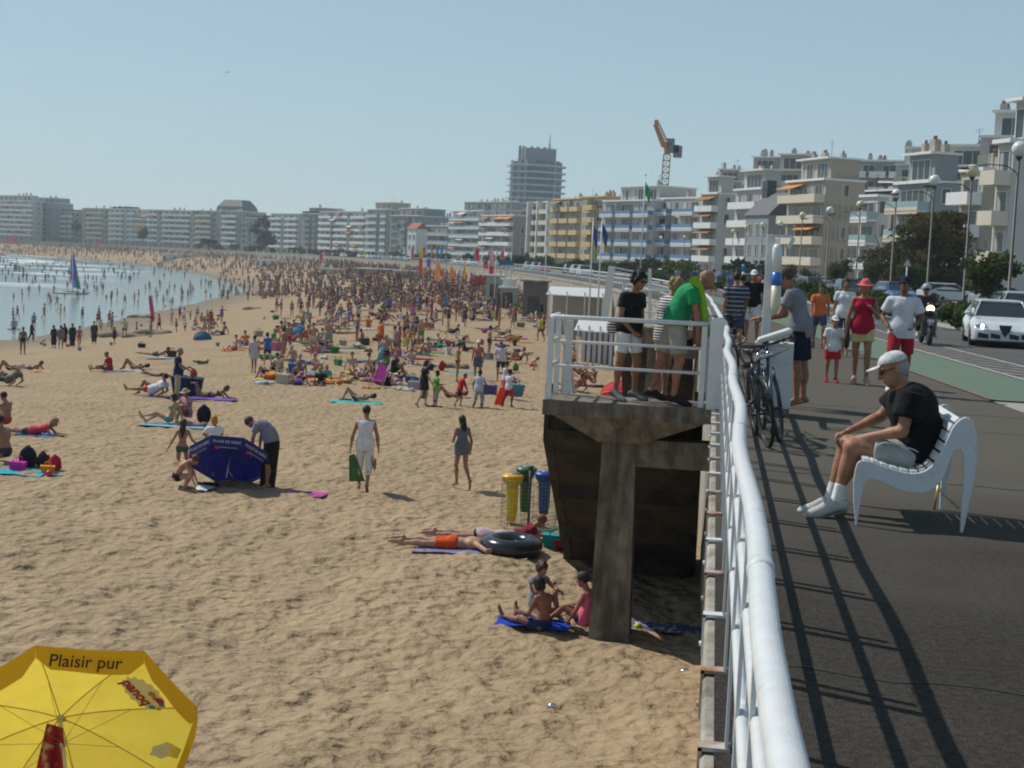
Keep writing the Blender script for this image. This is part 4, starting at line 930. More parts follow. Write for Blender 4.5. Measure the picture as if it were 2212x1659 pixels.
def tower():
    d=660; C=P(1155,440,d); o=thing('round_tower_block','tall blue grey tower block ringed by white balconies with a roof mast','tower block',(C[0],C[1],0),math.radians(20))
    H=P(1155,352,d)[2]; zt=P(1155,322,d)[2]; mb=MB()
    def oct(r,z0,z1,mi=0,ry=None):
        ry=ry or r*.85; n=8; mb.mi=mi; V=[(r*(1.0 if j%2 else 1)*math.cos(math.pi/8+j*math.pi/4),ry*math.sin(math.pi/8+j*math.pi/4),z) for z in(z0,z1) for j in range(n)]
        mb.add(V,[tuple(range(n))[::-1],tuple(range(n,2*n))]+[(j,(j+1)%n,n+(j+1)%n,n+j) for j in range(n)])
    R=12.6; mb=MB(); oct(R,0,H); mb.build('wall',[mat('tower wall',(.11,.16,.21),.4,noise=.1,nscale=.5)],o)
    k=0; z=6
    while z<H-1:
        mb=MB(); oct(R+2.0,z,z+.75); mb.build('balcony_ring',[mat('tower balcony',(.42,.50,.55),.7)],o)
        for j in range(8):
            a=j*math.pi/4; x,y=R*.97*math.cos(a),R*.85*.97*math.sin(a)
            wo=new_obj('window',winmesh(5.6,2.1,j%3),o,(x*.965,y*.965,z+.85)); wo.rotation_euler=(0,0,a+math.pi/2)
        z+=3.05; k+=1
    mb=MB(); mb.bx(-7,8,-6,6,H,zt); mb.build('roof_house',[BG],o)
    for x in(-8.6,-6.8,-3,0,3.2): mb=MB(); mb.bx(x-.6,x+.6,-2,-1,H,zt+1.0); mb.build('chimney',[BG],o)
    mb=MB(); mb.cyl((6,0,zt),(6,0,zt+7.5),.45,.1,6); mb.bar((4.8,0,zt+.9),(7.4,0,zt+.9),.25); mb.bar((5.2,0,zt+2),(6.9,0,zt+2),.2); mb.build('mast',[BG],o)
tower()
def lattice(mb,a,b,w0,w1,n,r):
    a=np.array(a,float);b=np.array(b,float); d=nrm(b-a); x=nrm(np.cross(d,(0,1,0))) if abs(d[1])<.9 else np.array([1.,0,0]); y=np.cross(d,x)
    c=lambda t,i:(a+(b-a)*t)+(x*(1 if i in(0,3) else -1)+y*(1 if i<2 else -1))*(w0+(w1-w0)*t)/2
    for i in range(4):
        mb.bar(c(0,i),c(1,i),r*1.5)
        for k in range(n): t0=k/n;t1=(k+1)/n; mb.bar(c(t0,i),c(t1,(i+1)%4),r); mb.bar(c(t0,i),c(t0,(i+1)%4),r)
def crane():
    d=330; base=P(1430,420,d); o=thing('tower_crane','orange luffing tower crane with grey counterweights standing behind the white apartments','crane',(base[0],base[1],0))
    L0=np.array([base[0],base[1],0]); YEL=mat('crane orange',(.50,.20,.06),.6,noise=.2,nscale=2); GR=mat('crane grey',(.16,.17,.19),.6,noise=.2,nscale=2)
    def b(n,mb,m): q=mb.build(n,[m],o); q.location=-L0; return q
    top=P(1441,334,d); mb=MB(); lattice(mb,(base[0],base[1],0),top,1.6,1.6,20,.12); b('mast',mb,mat('mast steel',(.34,.24,.16),.6))
    h=P(1441,316,d); mb=MB(); mb.bar(top,h,1.3); mb.box(h+np.array([0,0,.2]),(1.7,1.6,1.2)); b('slewing_unit',mb,YEL)
    tip=P(1418,268,d); j0=P(1437,314,d); mb=MB(); lattice(mb,j0,tip+(0,0,0),1.7,1.3,9,.17); b('jib',mb,YEL)
    mb=MB(); mb.box(P(1449,308,d),(1.8,1.6,1.8)); b('cab',mb,GR)
    mb=MB(); mb.box(P(1455,322,d),(2.6,2.0,1.8)); mb.box(P(1464,328,d),(2.0,2.0,2.6)); mb.bar(P(1441,312,d),P(1468,320,d),.5); b('counterweight',mb,GR)
    mb=MB(); mb.box(P(1418,266,d),(.9,1.6,1.4)); b('jib_head',mb,YEL)
crane()
# ---------------------------------------------------------------- vegetation
def leafmat(name,c,c2):
    m=mat(name,c,.8,spec=.2,noise=.3,nscale=1.5,dirt=(c2,.8,.42,.62),trans=.35); return m
LEAF=leafmat('leaf green',(.055,.085,.028),(.10,.125,.04)); LEAFD=leafmat('dark leaf',(.022,.038,.018),(.04,.06,.028)); LEAFG=leafmat('cypress leaf',(.035,.045,.015),(.13,.10,.02))
BARK=mat('bark',(.09,.07,.05),.95,noise=.3,nscale=8,bump=.02,bscale=20)
def crown_mesh(name,blobs,n,size,m,seed=0,up=.3):
    r=np.random.default_rng(seed); V=[];F=[]
    vol=np.array([b[3]*b[4]*b[5] for b in blobs]); pr=vol/vol.sum()
    idx=r.choice(len(blobs),n,p=pr)
    d=r.normal(size=(n,3)); d/=np.linalg.norm(d,axis=1)[:,None]; rad=r.random(n)**.33*(.82+.36*r.random(n))
    B=np.array(blobs); c=B[idx,:3]+d*rad[:,None]*B[idx,3:6]
    cl=np.sin(c[:,0]*5/size*.12)+np.sin(c[:,1]*5/size*.13+1)+np.sin(c[:,2]*5/size*.17+2); c=c[cl>-1.1]; n=len(c)
    a=r.normal(size=(n,3)); a/=np.linalg.norm(a,axis=1)[:,None]; b=np.cross(a,r.normal(size=(n,3))); b/=np.linalg.norm(b,axis=1)[:,None]
    s=size*(.6+.8*r.random((n,1)))
    V=np.stack([c-a*s,c-b*s*.55,c+a*s,c+b*s*.55],1).reshape(-1,3); F=np.arange(4*n).reshape(n,4)
    return mesh_from(name,V,F,m)
def tree(label,x,y,z,H,R,kind='round',group=None,seed=0,m=None,name='tree',cat='tree'):
    o=thing(name,label,cat,(x,y,z),0,group); r=np.random.default_rng(seed+100)
    if kind=='round':
        th=H*.42; bl=[(r.normal()*R*.45,r.normal()*R*.45,th+H*.30+r.normal()*H*.09,R*.55,R*.55,H*.20) for _ in range(9)]; n=2600; sz=R*.11
    elif kind=='umbrella':
        th=H*.5; bl=[(math.cos(i*2.4)*R*.55*(.4+.6*r.random()),math.sin(i*2.4)*R*.55,H*.80+r.normal()*H*.05,R*.42,R*.42,H*.14) for i in range(10)]; n=2600; sz=R*.1
    elif kind=='cypress':
        th=H*.2; bl=[(r.normal()*R*.42,r.normal()*R*.35,H*(.25+.65*i/16),R*.5*(1.15-.7*i/16),R*.5*(1.1-.7*i/16),H*.09) for i in range(17)]; n=4200; sz=R*.085
    elif kind=='wide':
        th=H*.2; bl=[((r.random()*2-1)*R*(1.0-.80*q)+R*.42*q,(r.random()*2-1)*R*.6,H*(.10+.84*q),R*.36,R*.32,H*.075) for q in r.random(80)]; n=34000; sz=R*.032
    elif kind=='bush': th=H*.1; bl=[(r.normal()*R*.5,r.normal()*R*.3,H*.5+r.normal()*H*.12,R*.5,R*.5,H*.38) for _ in range(6)]; n=900; sz=R*.12
    new_obj('crown',crown_mesh('crown',bl,n,sz,m or LEAF,seed),o)
    mb=MB(); tr=max(.05,R*.07)
    if kind!='bush': 
        mb.tube([(0,0,-.1),(R*.03,0,th*.5),(0,R*.03,th),(0,0,H*.62)],[tr*1.3,tr,tr*.9,tr*.45],8)
        for i in range(6): a=i*1.05+seed; mb.tube([(0,0,th*.8),(math.cos(a)*R*.3,math.sin(a)*R*.3,th*1.25),(math.cos(a)*R*.6,math.sin(a)*R*.6,H*.72)],[tr*.5,tr*.35,tr*.15],6)
        mb.build('trunk',[BARK],o)
    else: mb.tube([(0,0,-.05),(0,0,H*.5)],[tr,tr*.6],6); mb.build('stem',[BARK],o)
    return o
def tree_at(label,u,vbase,d,vtop,wpx,kind,**k):
    p=P(u,vbase,d); t=P(u,vtop,d); return tree(label,p[0],p[1],min(p[2],0) if k.pop('low',False) else 0,t[2],wpx*d/FPX/2,kind,**k)
tree_at('large dark spreading cypress with golden tips in front of the right hand buildings',1960,640,122,455,250,'wide',m=LEAFG,seed=3,name='cypress_tree')
tree_at('tall dark cypress mass between the mansard hotel and the white balconied block',566,550,600,463,50,'cypress',m=LEAFD,seed=5,name='cypress_tree')
tree_at('tall slim dark tree in front of the far left buildings',163,545,700,480,26,'umbrella',m=LEAFD,seed=6)
tree_at('round dark tree in front of the narrow orange awning block',308,545,690,490,24,'round',m=LEAFD,seed=7)
tree_at('broad dark pine by the white marquees on the far shore',450,555,560,517,46,'umbrella',m=LEAFD,seed=8,name='pine_tree')
for i,(u,d,vt,wp,lb) in enumerate([(1812,118,562,48,'small round street tree behind the boy in the orange shirt'),(1886,112,562,46,'small round street tree above the red sun hat'),(1968,106,560,54,'small round street tree above the man in the navy cap'),(2135,72,548,120,'small flat topped street tree above the white car'),(1700,150,572,40,'small street tree behind the man leaning on the white box'),(1628,165,575,40,'small street tree left of the striped column'),(1435,240,574,34,'street tree behind the man in the green shirt'),(1310,250,585,30,'street tree right of the purple hoarding'),(1212,262,569,36,'tall round tree left of the purple hoarding'),(1180,270,575,40,'dark round tree behind the beach promenade terrace'),(1250,262,578,40,'bushy tree beside the purple hoarding'),(1745,135,585,34,'low street tree between the two lamp posts')]):
    tree_at(lb,u,640,d,vt,wp,'round',seed=20+i,group='street trees along the boulevard',name='street_tree')
def col_of(p):
    c=ROT.T@(np.array([p[0],p[1],1.])-CAM); return CX-FPX*c[0]/c[2]
def slabel(A,i,z):
    u=col_of(A); w=['low dark','spreading','round','tall leafy','flat'][i%5]
    k=('at the right edge behind the white car' if u>2130 else 'beside the white car' if u>2070 else 'right of the scooter rider' if u>2020 else 'behind the scooter rider' if u>1975 else 'behind the man in white polo' if u>1900 else 'beyond the red sun hat' if u>1830 else 'beyond the orange shirted boy' if u>1750 else 'beyond the cabinet' if u>1700 else 'just right of the banded column' if u>1680 else 'left of the banded column' if u>1655 else 'far beyond the striped shirt man')
    return f'{w} green shrub on the median {k}'
BN=[(0,'the far left pale block'),(60,'the dark grey stepped block'),(115,'the far dark topped house'),(175,'the far beige block'),(237,'the white block by the orange awnings'),(314,'the wide white far block'),(412,'the dark mansard hotel'),(525,'the big cypress'),(590,'the six balcony white block'),(690,'the white and brown block'),(790,'the glazed white block'),(840,'the red roofed house'),(905,'the low glass block'),(975,'the cream awning block'),(1042,'the round tower'),(1148,'the finned block'),(1195,'the ochre balcony block'),(1255,'the tan gabled block'),(1300,'the blue balcony block'),(1510,'the brown awning block'),(1585,'the terraced block')]
def below(u): return [n for a,n in BN if u>=a or a==0][-1]
def bushes():
    k=0
    for i in range(34):
        y=44+i*3.1; A=curve_pts(y,y+.01,lambda q:goff(q)+7.9+1.4*math.sin(i*2.1),2,.1)[0]
        R=.75+.5*rng.random(); tree(slabel(A,i,.1),A[0],A[1],.1,.55+.5*rng.random()+(.3 if i%4==0 else 0),R,'bush',group='shrubs on the planted median',seed=40+i%5,name='shrub',cat='shrub',m=LEAF)
bushes()
def far_bushes():
    for i in range(46):
        y=150+i*11.; 
        if y>690: break
        A=curve_pts(y,y+.01,lambda q:goff(q)+9+14*((i*37)%10)/10,2,0)[0]; tree(('dark' if i%2 else 'lighter')+' green '+['low','broad','ragged'][i%3]+' hedge tree at the foot of '+below(col_of(A)),A[0],A[1],0,1.6+1.8*rng.random(),1.8+1.0*rng.random(),'bush',group='hedge trees along the far boulevard',seed=60+i%5,name='hedge_tree',m=LEAFD if i%2 else LEAF)
far_bushes()
# ---------------------------------------------------------------- lamp posts
LPOST=mat('lamp post metal',(.05,.047,.043),.5,noise=.1); GLW=mat('white globe',(.66,.66,.63),.25,coat=.2); GLY=mat('yellowed globe',(.62,.56,.36),.25,coat=.2)
def lamp(u,v,d,yellow,lb,i):
    p=P(u,v,d); gy=.36; arm=.0
    o=thing('street_lamp',lb,'street lamp',(p[0],p[1],0),0,'globe street lamps along the promenade')
    mb=MB(); mb.tube([(0,0,0),(0,0,.6),(0,0,.62),(0,0,p[2]-.45)],[.11,.11,.075,.055],10); mb.build('post',[LPOST],o)
    mb=MB(); mb.ball((0,0,p[2]),gy,16,10); mb.build('globe',[GLY if yellow else GLW],o)
    mb=MB(); mb.lathe([(.06,p[2]-.5),(.14,p[2]-.42),(.17,p[2]-.33),(.10,p[2]-.30)],n=10)
    if d<140: mb.tube([(0,0,p[2]-1.1),(-.5,.1,p[2]-.75),(-1.3,.3,p[2]-.7),(-2.2,.5,p[2]-.85)],[.035,.03,.025,.025],6); mb.ball((-2.3,.5,p[2]-.9),[.32,.14,.06],8,5)
    mb.build('lamp_bracket',[LPOST],o)
lw=['nearest white globe street lamp at the right edge','yellowed globe street lamp second from the right edge','white globe street lamp third from the right edge','white globe street lamp left of the spreading cypress','yellowed globe street lamp beside the ribbed grey building side','white globe street lamp in front of the ribbed grey building side','yellowed globe street lamp in front of the long balconies','white globe street lamp right above the striped column','yellowish globe lamp left of the striped column','small yellowish globe lamp further left of the striped column','small globe lamp beside the white terraced block','tiny globe lamp in front of the narrow block with brown awnings']
for i,(u,v,y) in enumerate([(2203,322,0),(2101,369,1),(2019,390,0),(1937,419,0),(1859,442,1),(1793,454,0),(1734,465,1),(1686,483,0),(1648,486,1),(1613,491,1),(1584,500,1),(1553,511,1)]):
    H=580+.045*(u-1549); lamp(u,v,FPX*6.3/(H-v),y,lw[i],i)
for i,(u,v) in enumerate([(1479,512),(1428,513),(1380,515),(1340,520),(1275,520),(1243,521),(1212,522),(1160,522),(1118,522),(1083,524)]):
    H=580+.045*(u-1549); lamp(u,v,FPX*6.0/(H-v)*.94,i%3==0,'small distant globe street lamp in front of '+below(u),20+i)
# ---------------------------------------------------------------- poses
def R3(v): return v
PO={
'stand':dict(),
'stand2':dict(tL=(-.10,.05,-1),tR=(.10,-.03,-1),uL=(-.3,-.1,-1),aL=(-.05,.3,-1),uR=(.3,.0,-1),aR=(-.35,.6,-.5),head=(0,.12,1)),
'walk':dict(tL=(-.05,.38,-1),cL=(0,-.10,-1),tR=(.05,-.22,-1),cR=(0,-.55,-1),fR=(.05,.8,-.7),uL=(-.18,-.35,-1),aL=(-.05,.0,-1),uR=(.18,.3,-1),aR=(.02,.6,-1),spine=(0,.05,1)),
'walk2':dict(tR=(.05,.38,-1),cR=(0,-.10,-1),tL=(-.05,-.22,-1),cL=(0,-.5,-1),fL=(-.05,.8,-.7),uR=(.18,-.3,-1),aR=(.05,.0,-1),uL=(-.18,.25,-1),aL=(-.02,.55,-1)),
'point':dict(tL=(-.12,.1,-1),tR=(.12,-.05,-1),uR=(.5,.7,-.3),aR=(.3,1,.0),uL=(-.25,-.1,-1)),
'sitk':dict(spine=(0,-.18,1),chest=(0,.12,1),head=(0,.25,1),tL=(-.12,.85,.62),tR=(.12,.85,.62),cL=(0,.35,-1),cR=(0,.35,-1),uL=(-.25,.75,-.55),aL=(.35,.85,.05),uR=(.25,.75,-.55),aR=(-.35,.85,.05)),
'sitb':dict(spine=(0,-.45,1),chest=(0,-.30,1),head=(0,.05,1),tL=(-.12,1,.22),tR=(.12,1,.42),cL=(0,1,-.30),cR=(0,.8,-.55),fL=(-.2,.3,1),fR=(.1,.5,.8),uL=(-.3,-.45,-1),aL=(-.1,-.15,-1),hL=(0,-1,-.2),uR=(.3,-.45,-1),aR=(.1,-.15,-1),hR=(0,-1,-.2)),
'sits':dict(spine=(0,-.08,1),chest=(0,.22,1),head=(0,.4,1),tL=(-.12,1,.05),tR=(.12,1,.12),cL=(.0,1,-.08),cR=(0,1,-.14),fL=(-.2,.2,1),fR=(.2,.2,1),uL=(-.2,.45,-.9),aL=(.2,1,-.1),uR=(.2,.45,-.9),aR=(-.2,1,-.1)),
'cross':dict(spine=(0,-.05,1),chest=(0,.2,1),head=(0,.35,1),tL=(-.75,.75,.12),tR=(.75,.75,.12),cL=(.9,.25,-.2),cR=(-.9,.35,-.15),fL=(.6,.6,0),fR=(-.6,.6,0),uL=(-.3,.2,-1),aL=(.2,1,-.2),uR=(.3,.2,-1),aR=(-.2,1,-.2)),
'prone':dict(spine=(0,1,.12),chest=(0,1,.55),head=(0,.75,.8),face=(0,1,-.2),tL=(-.12,-1,0),tR=(.12,-1,0),cL=(-.02,-1,.02),cR=(.02,-1,.02),fL=(-.1,-1,-.2),fR=(.1,-1,-.2),uL=(-.35,.55,-.72),aL=(.3,1,-.05),uR=(.35,.55,-.72),aR=(-.3,1,-.05)),
'proneflat':dict(spine=(0,1,.0),chest=(0,1,.05),head=(0,1,.1),face=(.3,0,-1),tL=(-.12,-1,0),tR=(.12,-1,0),cL=(-.02,-1,.02),cR=(.02,-1,.45),fL=(-.1,-1,-.2),fR=(.1,-.4,.9),uL=(-.8,.6,0),aL=(.3,1,0),uR=(.8,.6,0),aR=(-.3,1,0)),
'supine':dict(spine=(0,-1,.03),chest=(0,-1,.05),head=(0,-1,.15),face=(0,0,1),tL=(-.12,1,.0),tR=(.12,1,.02),cL=(0,1,0),cR=(0,1,-.02),fL=(-.3,.2,1),fR=(.3,.2,1),uL=(-.5,.8,0),aL=(-.1,1,.05),uR=(.5,.8,0),aR=(.1,1,.05)),
'supk':dict(spine=(0,-1,.03),chest=(0,-1,.08),head=(0,-1,.2),face=(0,.1,1),tL=(-.1,.62,.8),tR=(.1,.72,.7),cL=(0,.45,-1),cR=(0,.5,-1),uL=(-.6,.6,0),aL=(.4,.9,.2),uR=(.6,.7,0),aR=(.1,1,.05)),
'reclin':dict(spine=(0,-1,.45),chest=(0,-.9,.75),head=(0,-.25,1),face=(0,1,.1),tL=(-.12,1,.05),tR=(.1,.8,.6),cL=(0,1,-.05),cR=(0,.5,-1),fL=(-.3,.2,1),uL=(-.3,-.2,-1),aL=(-.1,.6,-.4),uR=(.3,-.2,-1),aR=(.1,.6,-.4)),
'crouch':dict(spine=(0,.35,1),chest=(0,.75,.75),head=(0,.8,.5),face=(0,.6,-.8),tL=(-.25,.95,.25),tR=(.25,.95,.25),cL=(0,-.45,-1),cR=(0,-.45,-1),uL=(-.15,.6,-1),aL=(0,.4,-1),uR=(.15,.6,-1),aR=(0,.4,-1)),
'bend':dict(spine=(0,.75,.75),chest=(0,1,.25),head=(0,.9,-.1),face=(0,.5,-1),tL=(-.12,-.12,-1),tR=(.12,.05,-1),cL=(0,-.0,-1),cR=(0,-.05,-1),uL=(-.1,.25,-1),aL=(0,.1,-1),uR=(.1,.25,-1),aR=(0,.1,-1)),
'kneel':dict(spine=(0,.08,1),tL=(-.12,.25,-1),tR=(.12,.25,-1),cL=(0,-1,-.05),cR=(0,-1,-.05),fL=(0,-1,-.3),fR=(0,-1,-.3),uL=(-.4,.2,-1),aL=(-.2,.5,-.8),uR=(.4,.2,-1),aR=(.2,.5,-.8)),
'wade':dict(tL=(-.14,.1,-1),tR=(.14,-.05,-1),uL=(-.6,.1,-.8),aL=(-.4,.5,-.2),uR=(.6,.1,-.8),aR=(.4,.5,-.2)),
}
DIR={'L':90,'R':-90,'C':180,'A':0}
def deg(d): return math.radians(DIR[d] if isinstance(d,str) else d)
SK=(.40,.215,.14); SKT=(.30,.150,.088); SKP=(.50,.30,.22); SKD=(.10,.055,.038)
BLK=(.012,.012,.014); NAVY=(.02,.025,.06); WHT=(.66,.66,.68); RED=(.45,.025,.03); TEAL=(.03,.30,.28)
DKH=(.025,.017,.012); BRH=(.08,.045,.025); BLH=(.30,.19,.09); GRH=(.35,.34,.33); REDH=(.18,.06,.025)
# ---------------------------------------------------------------- the man on the bench
def z5(x,y,d): return P(1637.1+x*.31071,697.3+y*.31071,d)
def bench_man():
    yc=10.46; J={'s':1.0,'hs':1.05}
    J['pel']=z5(1100,925,yc); J['mid']=z5(1128,700,yc); J['neck']=z5(1010,455,yc); J['hd']=z5(945,318,yc)
    J['face']=nrm((-.90,-.05,-.40)); J['hup']=nrm((-.38,0,.92))
    J['spv']=nrm(J['mid']-J['pel']); J['chv']=nrm(J['neck']-J['mid']); J['hr']=np.array([0,1.,0]); J['sr']=np.array([0.05,1.,0])
    J['hpL']=z5(1080,935,yc-.10); J['hpR']=z5(1080,935,yc+.10)
    J['knL']=z5(655,868,yc-.14); J['knR']=z5(610,872,yc+.12)
    J['anL']=z5(545,1235,yc-.16); J['anR']=z5(500,1225,yc+.08)
    J['toL']=z5(395,1320,yc-.18); J['toR']=z5(345,1290,yc+.06)
    for k in 'LR': f=J['to'+k]-J['an'+k]; f=nrm(f-np.array([0,0,f[2]*.55])); J['fd'+k]=f; J['to'+k]=J['an'+k]+f*.16
    J['shL']=z5(1065,515,yc-.20); J['shR']=z5(1000,500,yc+.20)
    J['elL']=z5(1005,755,yc-.26); J['elR']=z5(850,655,yc+.24)
    J['wrL']=z5(690,806,yc-.10); J['wrR']=z5(632,752,yc+.10)
    J['hdL']=nrm((-1,.25,-.0)); J['hdR']=nrm((-1,-.15,-.45))
    root=thing('person','elderly man in black t-shirt, pale shorts and white cap sitting on the white bench','person',(0,0,0))
    set_col(new_obj('body',body_mesh(J,.0075,1.28,False,2,curl=.9),root),(.34,.16,.095))
    set_col(new_obj('shirt',wear('shirt',J,.009,1.42,False,sl=.62,hem=-.03,g=.026),root),(.009,.009,.010))
    set_col(new_obj('shorts',wear('shorts',J,.009,1.22,False,leg=.68,g=.024,top=.14),root),(.36,.37,.36))
    set_col(new_obj('socks',wear('socks',J,.0075),root),(.70,.71,.73))
    set_col(new_obj('shoes',wear('shoes',J,.0075),root),(.45,.45,.43))
    for k in 'LR':
        f=J['fd'+k]; an=J['an'+k]; mb=MB(); c=nrm(J['an'+k]-J['kn'+k]); dn=nrm(c-f*np.dot(c,f)); sd=np.cross(f,dn)
        for q in range(4): p_=an+f*(.075+.024*q)+dn*(.004+.011*q); mb.bar(p_-sd*.024,p_+sd*.024,.006)
        mb.build('laces',[mat('shoe laces',(.22,.21,.20),.8)],root)
        mb=MB(); h_=an+dn*.086-f*.055; t_=J['to'+k]+dn*.094+f*.085; mb.bar(h_,t_,.078,.012,-dn); mb.build('sole',[mat('shoe sole',(.16,.15,.14),.8)],root)
    fx,fy,fz,hd,s=head_axes(J); A=np.stack([fx,fy,fz],1)
    # fringe of white hair round the back of the head
    F=Field(hd-.2,hd+.2,.008); F.ell(hd-fy*.020+fz*.0,[.080,.094,.094],A,.01); F.cut(hd+fz*.055,fz); F.cut(hd+fy*.012,fy); F.cut(hd-fz*.085,-fz)
    set_col(new_obj('hair',F.mesh('hair',HAIR),root),(.30,.29,.275))
    F=Field(hd-.26,hd+.26,.0065); F.ell(hd+fz*.050-fy*.008,[.088,.109,.080],A,.01); F.cut(hd+fz*.048-fy*.01,-fz+fy*.12)
    F.ell(hd+fz*.050+fy*.135,[.072,.060,.007],A,.012)
    capm=mat('checked cap cloth',(.60,.62,.60),.9,dirt=((.42,.45,.45),16,.48,.55),bump=.002,bscale=60)
    new_obj('cap',F.mesh('cap',capm),root)
    mb=MB()
    for sg in(-1,1):
        mb.ball(hd+fx*sg*.034+fz*.006+fy*.100,[.012,.024,.018],10,6); mb.bar(hd+fx*sg*.052+fz*.012+fy*.096,hd+fx*sg*.086+fz*.012-fy*.0,.006,.008)
    mb.build('glasses',[mat('dark lens',(.01,.01,.012),.15)],root)
    # grey strap over the lap
    mb=MB(); mb.tube([z5(1195,945,yc-.19),z5(1080,880,yc-.23),z5(960,842,yc-.245),z5(880,832,yc-.25),z5(825,850,yc-.25),z5(812,905,yc-.235),z5(806,960,yc-.21)],.0055,6); mb.build('strap',[mat('pale strap',(.5,.52,.54),.7)],root)
    return root
bench_man()
def bench():
    WB=mat('bench enamel',(.60,.63,.64),.45,noise=.05,nscale=5,dirt=((.46,.46,.43),7,.55,.75),bump=.001,bscale=90)
    y0=10.06; L0=z5(1050,1430,y0); L0=np.array([L0[0],10.5,0]); t=thing('bench','white curved metal bench with sculpted side panels where the old man sits','bench',L0)
    out=[(680,1397),(664,1240),(664,1100),(676,1020),(692,975),(712,958),(745,958),(800,968),(860,992),(930,1016),(1000,1036),(1060,1046),(1110,1045),(1160,1030),(1205,998),(1245,945),(1285,870),(1320,800),(1350,735),(1380,695),(1410,668),(1442,655),(1470,662),(1495,690),(1512,740),(1522,800),(1526,880),(1520,960),(1508,1060),(1490,1160),(1466,1270),(1445,1370),(1424,1468)]
    inn=[(1404,1468),(1412,1340),(1424,1200),(1431,1080),(1432,980),(1426,915),(1410,884),(1385,880),(1362,895),(1345,925),(1325,980),(1300,1050),(1270,1105),(1230,1148),(1180,1175),(1120,1185),(1050,1180),(970,1158),(900,1122),(850,1100),(800,1088),(765,1090),(742,1108),(724,1165),(710,1250),(698,1330),(690,1397)]
    poly=[(lambda p:(p[0]-L0[0],p[2]))(z5(x,y,y0)) for x,y in out+inn]
    poly=[(a,max(b,0) if i not in(0,len(out)-1,len(out),len(out)+len(inn)-1) else 0.0) for i,(a,b) in enumerate(poly)]
    import bmesh
    for yy in(y0-.0,y0+.93):
        bm=bmesh.new(); vs=[bm.verts.new((a,yy-L0[1]-.012,b)) for a,b in poly]; es=[bm.edges.new((vs[i],vs[(i+1)%len(vs)])) for i in range(len(vs))]
        r=bmesh.ops.triangle_fill(bm,edges=es,use_beauty=True); g=bmesh.ops.extrude_face_region(bm,geom=bm.faces[:]); bmesh.ops.translate(bm,vec=(0,.028,0),verts=[v for v in g['geom'] if isinstance(v,bmesh.types.BMVert)])
        bmesh.ops.recalc_face_normals(bm,faces=bm.faces[:]); me=bpy.data.meshes.new('side_panel'); bm.to_mesh(me); bm.free(); me.materials.append(WB); o=new_obj('side_panel',me,t)
        bv=o.modifiers.new('edge','BEVEL'); bv.width=.006; bv.segments=2; bv.limit_method='ANGLE'; bv.angle_limit=math.radians(60)
    # slats follow the curve of the panels
    top=[(730,962),(790,968),(850,990),(915,1014),(985,1034),(1055,1046),(1120,1044),(1175,1022),(1222,972),(1262,905),(1298,838),(1332,768),(1368,708),(1415,668)]
    pts=[z5(x,y-6,y0) for x,y in top]
    for i in range(len(pts)-1):
        a=np.array([pts[i][0],0,pts[i][2]]); b=np.array([pts[i+1][0],0,pts[i+1][2]]); c=(a+b)/2; d=nrm(b-a); n=np.array([-d[2],0,d[0]]); w_=np.linalg.norm(b-a)*.74
        mb=MB(); mb.box((c[0]-L0[0],10.525-L0[1],c[2]),(w_,.90,.02),np.stack([d,[0,1,0],n],1)); mb.build('slat',[WB],t)
    mb=MB(); a=z5(1255,1130,10.97); b=z5(1225,1298,10.97); mb.tube([(a[0]-L0[0],.47,a[2]),(b[0]-L0[0],.47,0)],.010,6); mb.tube([(a[0]-L0[0],-.42,a[2]-.02),(a[0]-L0[0],.42,a[2]-.02)],.012,6)
    mb.build('support_rod',[mat('brass rod',(.45,.36,.14),.4,metal=.6)],t)
bench()
# ---------------------------------------------------------------- people on the promenade and the platform
def at(u,v,d): p=P(u,v,d); return (p[0],d,0.)
def mod(base,**k): d=dict(PO[base]); d.update(k); return d
# woman in black on the platform
person('woman in black t-shirt, white shorts and sunglasses standing on the platform',joints(mod('stand',spine=(0,.03,1),chest=(0,.12,1),head=(0,.25,1),face=(0,1,-.35),tL=(-.12,.1,-1),tR=(.14,-.02,-1),cR=(.02,-.12,-1),uL=(-.25,-.1,-1),aL=(.55,.55,-.9),uR=(.25,.0,-1),aR=(-.5,.5,-.75),hr=(0,0,0)),1.66,True),at(1352,855,18.25),deg(-128),.011,1.08,True,2,(.25,.12,.07),[('shirt',BLK,dict(sl=.55,hem=-.06)),('shorts',(.62,.62,.64),dict(leg=.72)),('shoes',(.12,.12,.13))],('curly',(.012,.009,.008)),glasses=True)
person('woman with curly blond hair in striped shirt and yellow shorts behind the man in green',joints(mod('stand',spine=(0,.06,1),chest=(0,.15,1),head=(0,.3,1),face=(0,1,-.5),uL=(-.3,-.1,-1),aL=(-.1,.35,-1)),1.60,True),at(1428,862,18.5),deg(-62),.012,1.02,True,1,SKT,[('shirt',WHT,dict(sl=.7,hem=-.16,m=STRIPE)),('shorts',(.50,.45,.16),dict(leg=.6))],('curly',BLH))
mg=person('bald man in green polo and khaki shorts bending forward on the platform',joints(mod('stand',spine=(0,.20,1),chest=(0,.58,1),head=(0,.80,.75),face=(0,.6,-1),tL=(-.12,-.28,-1),cL=(0,-.30,-1),tR=(.12,.14,-1),cR=(0,-.12,-1),uL=(-.1,.30,-1),aL=(.0,.12,-1),uR=(.15,.22,-1),aR=(0,.15,-1)),1.85),at(1450,868,18.1),deg(-82),.011,1.12,False,2,(.30,.13,.085),[('shirt',(.015,.24,.085),dict(sl=.6,hem=-.04)),('shorts',(.33,.32,.26),dict(leg=.8,g=.024)),('shoes',(.03,.02,.02))],('bald',(.30,.2,.15)))
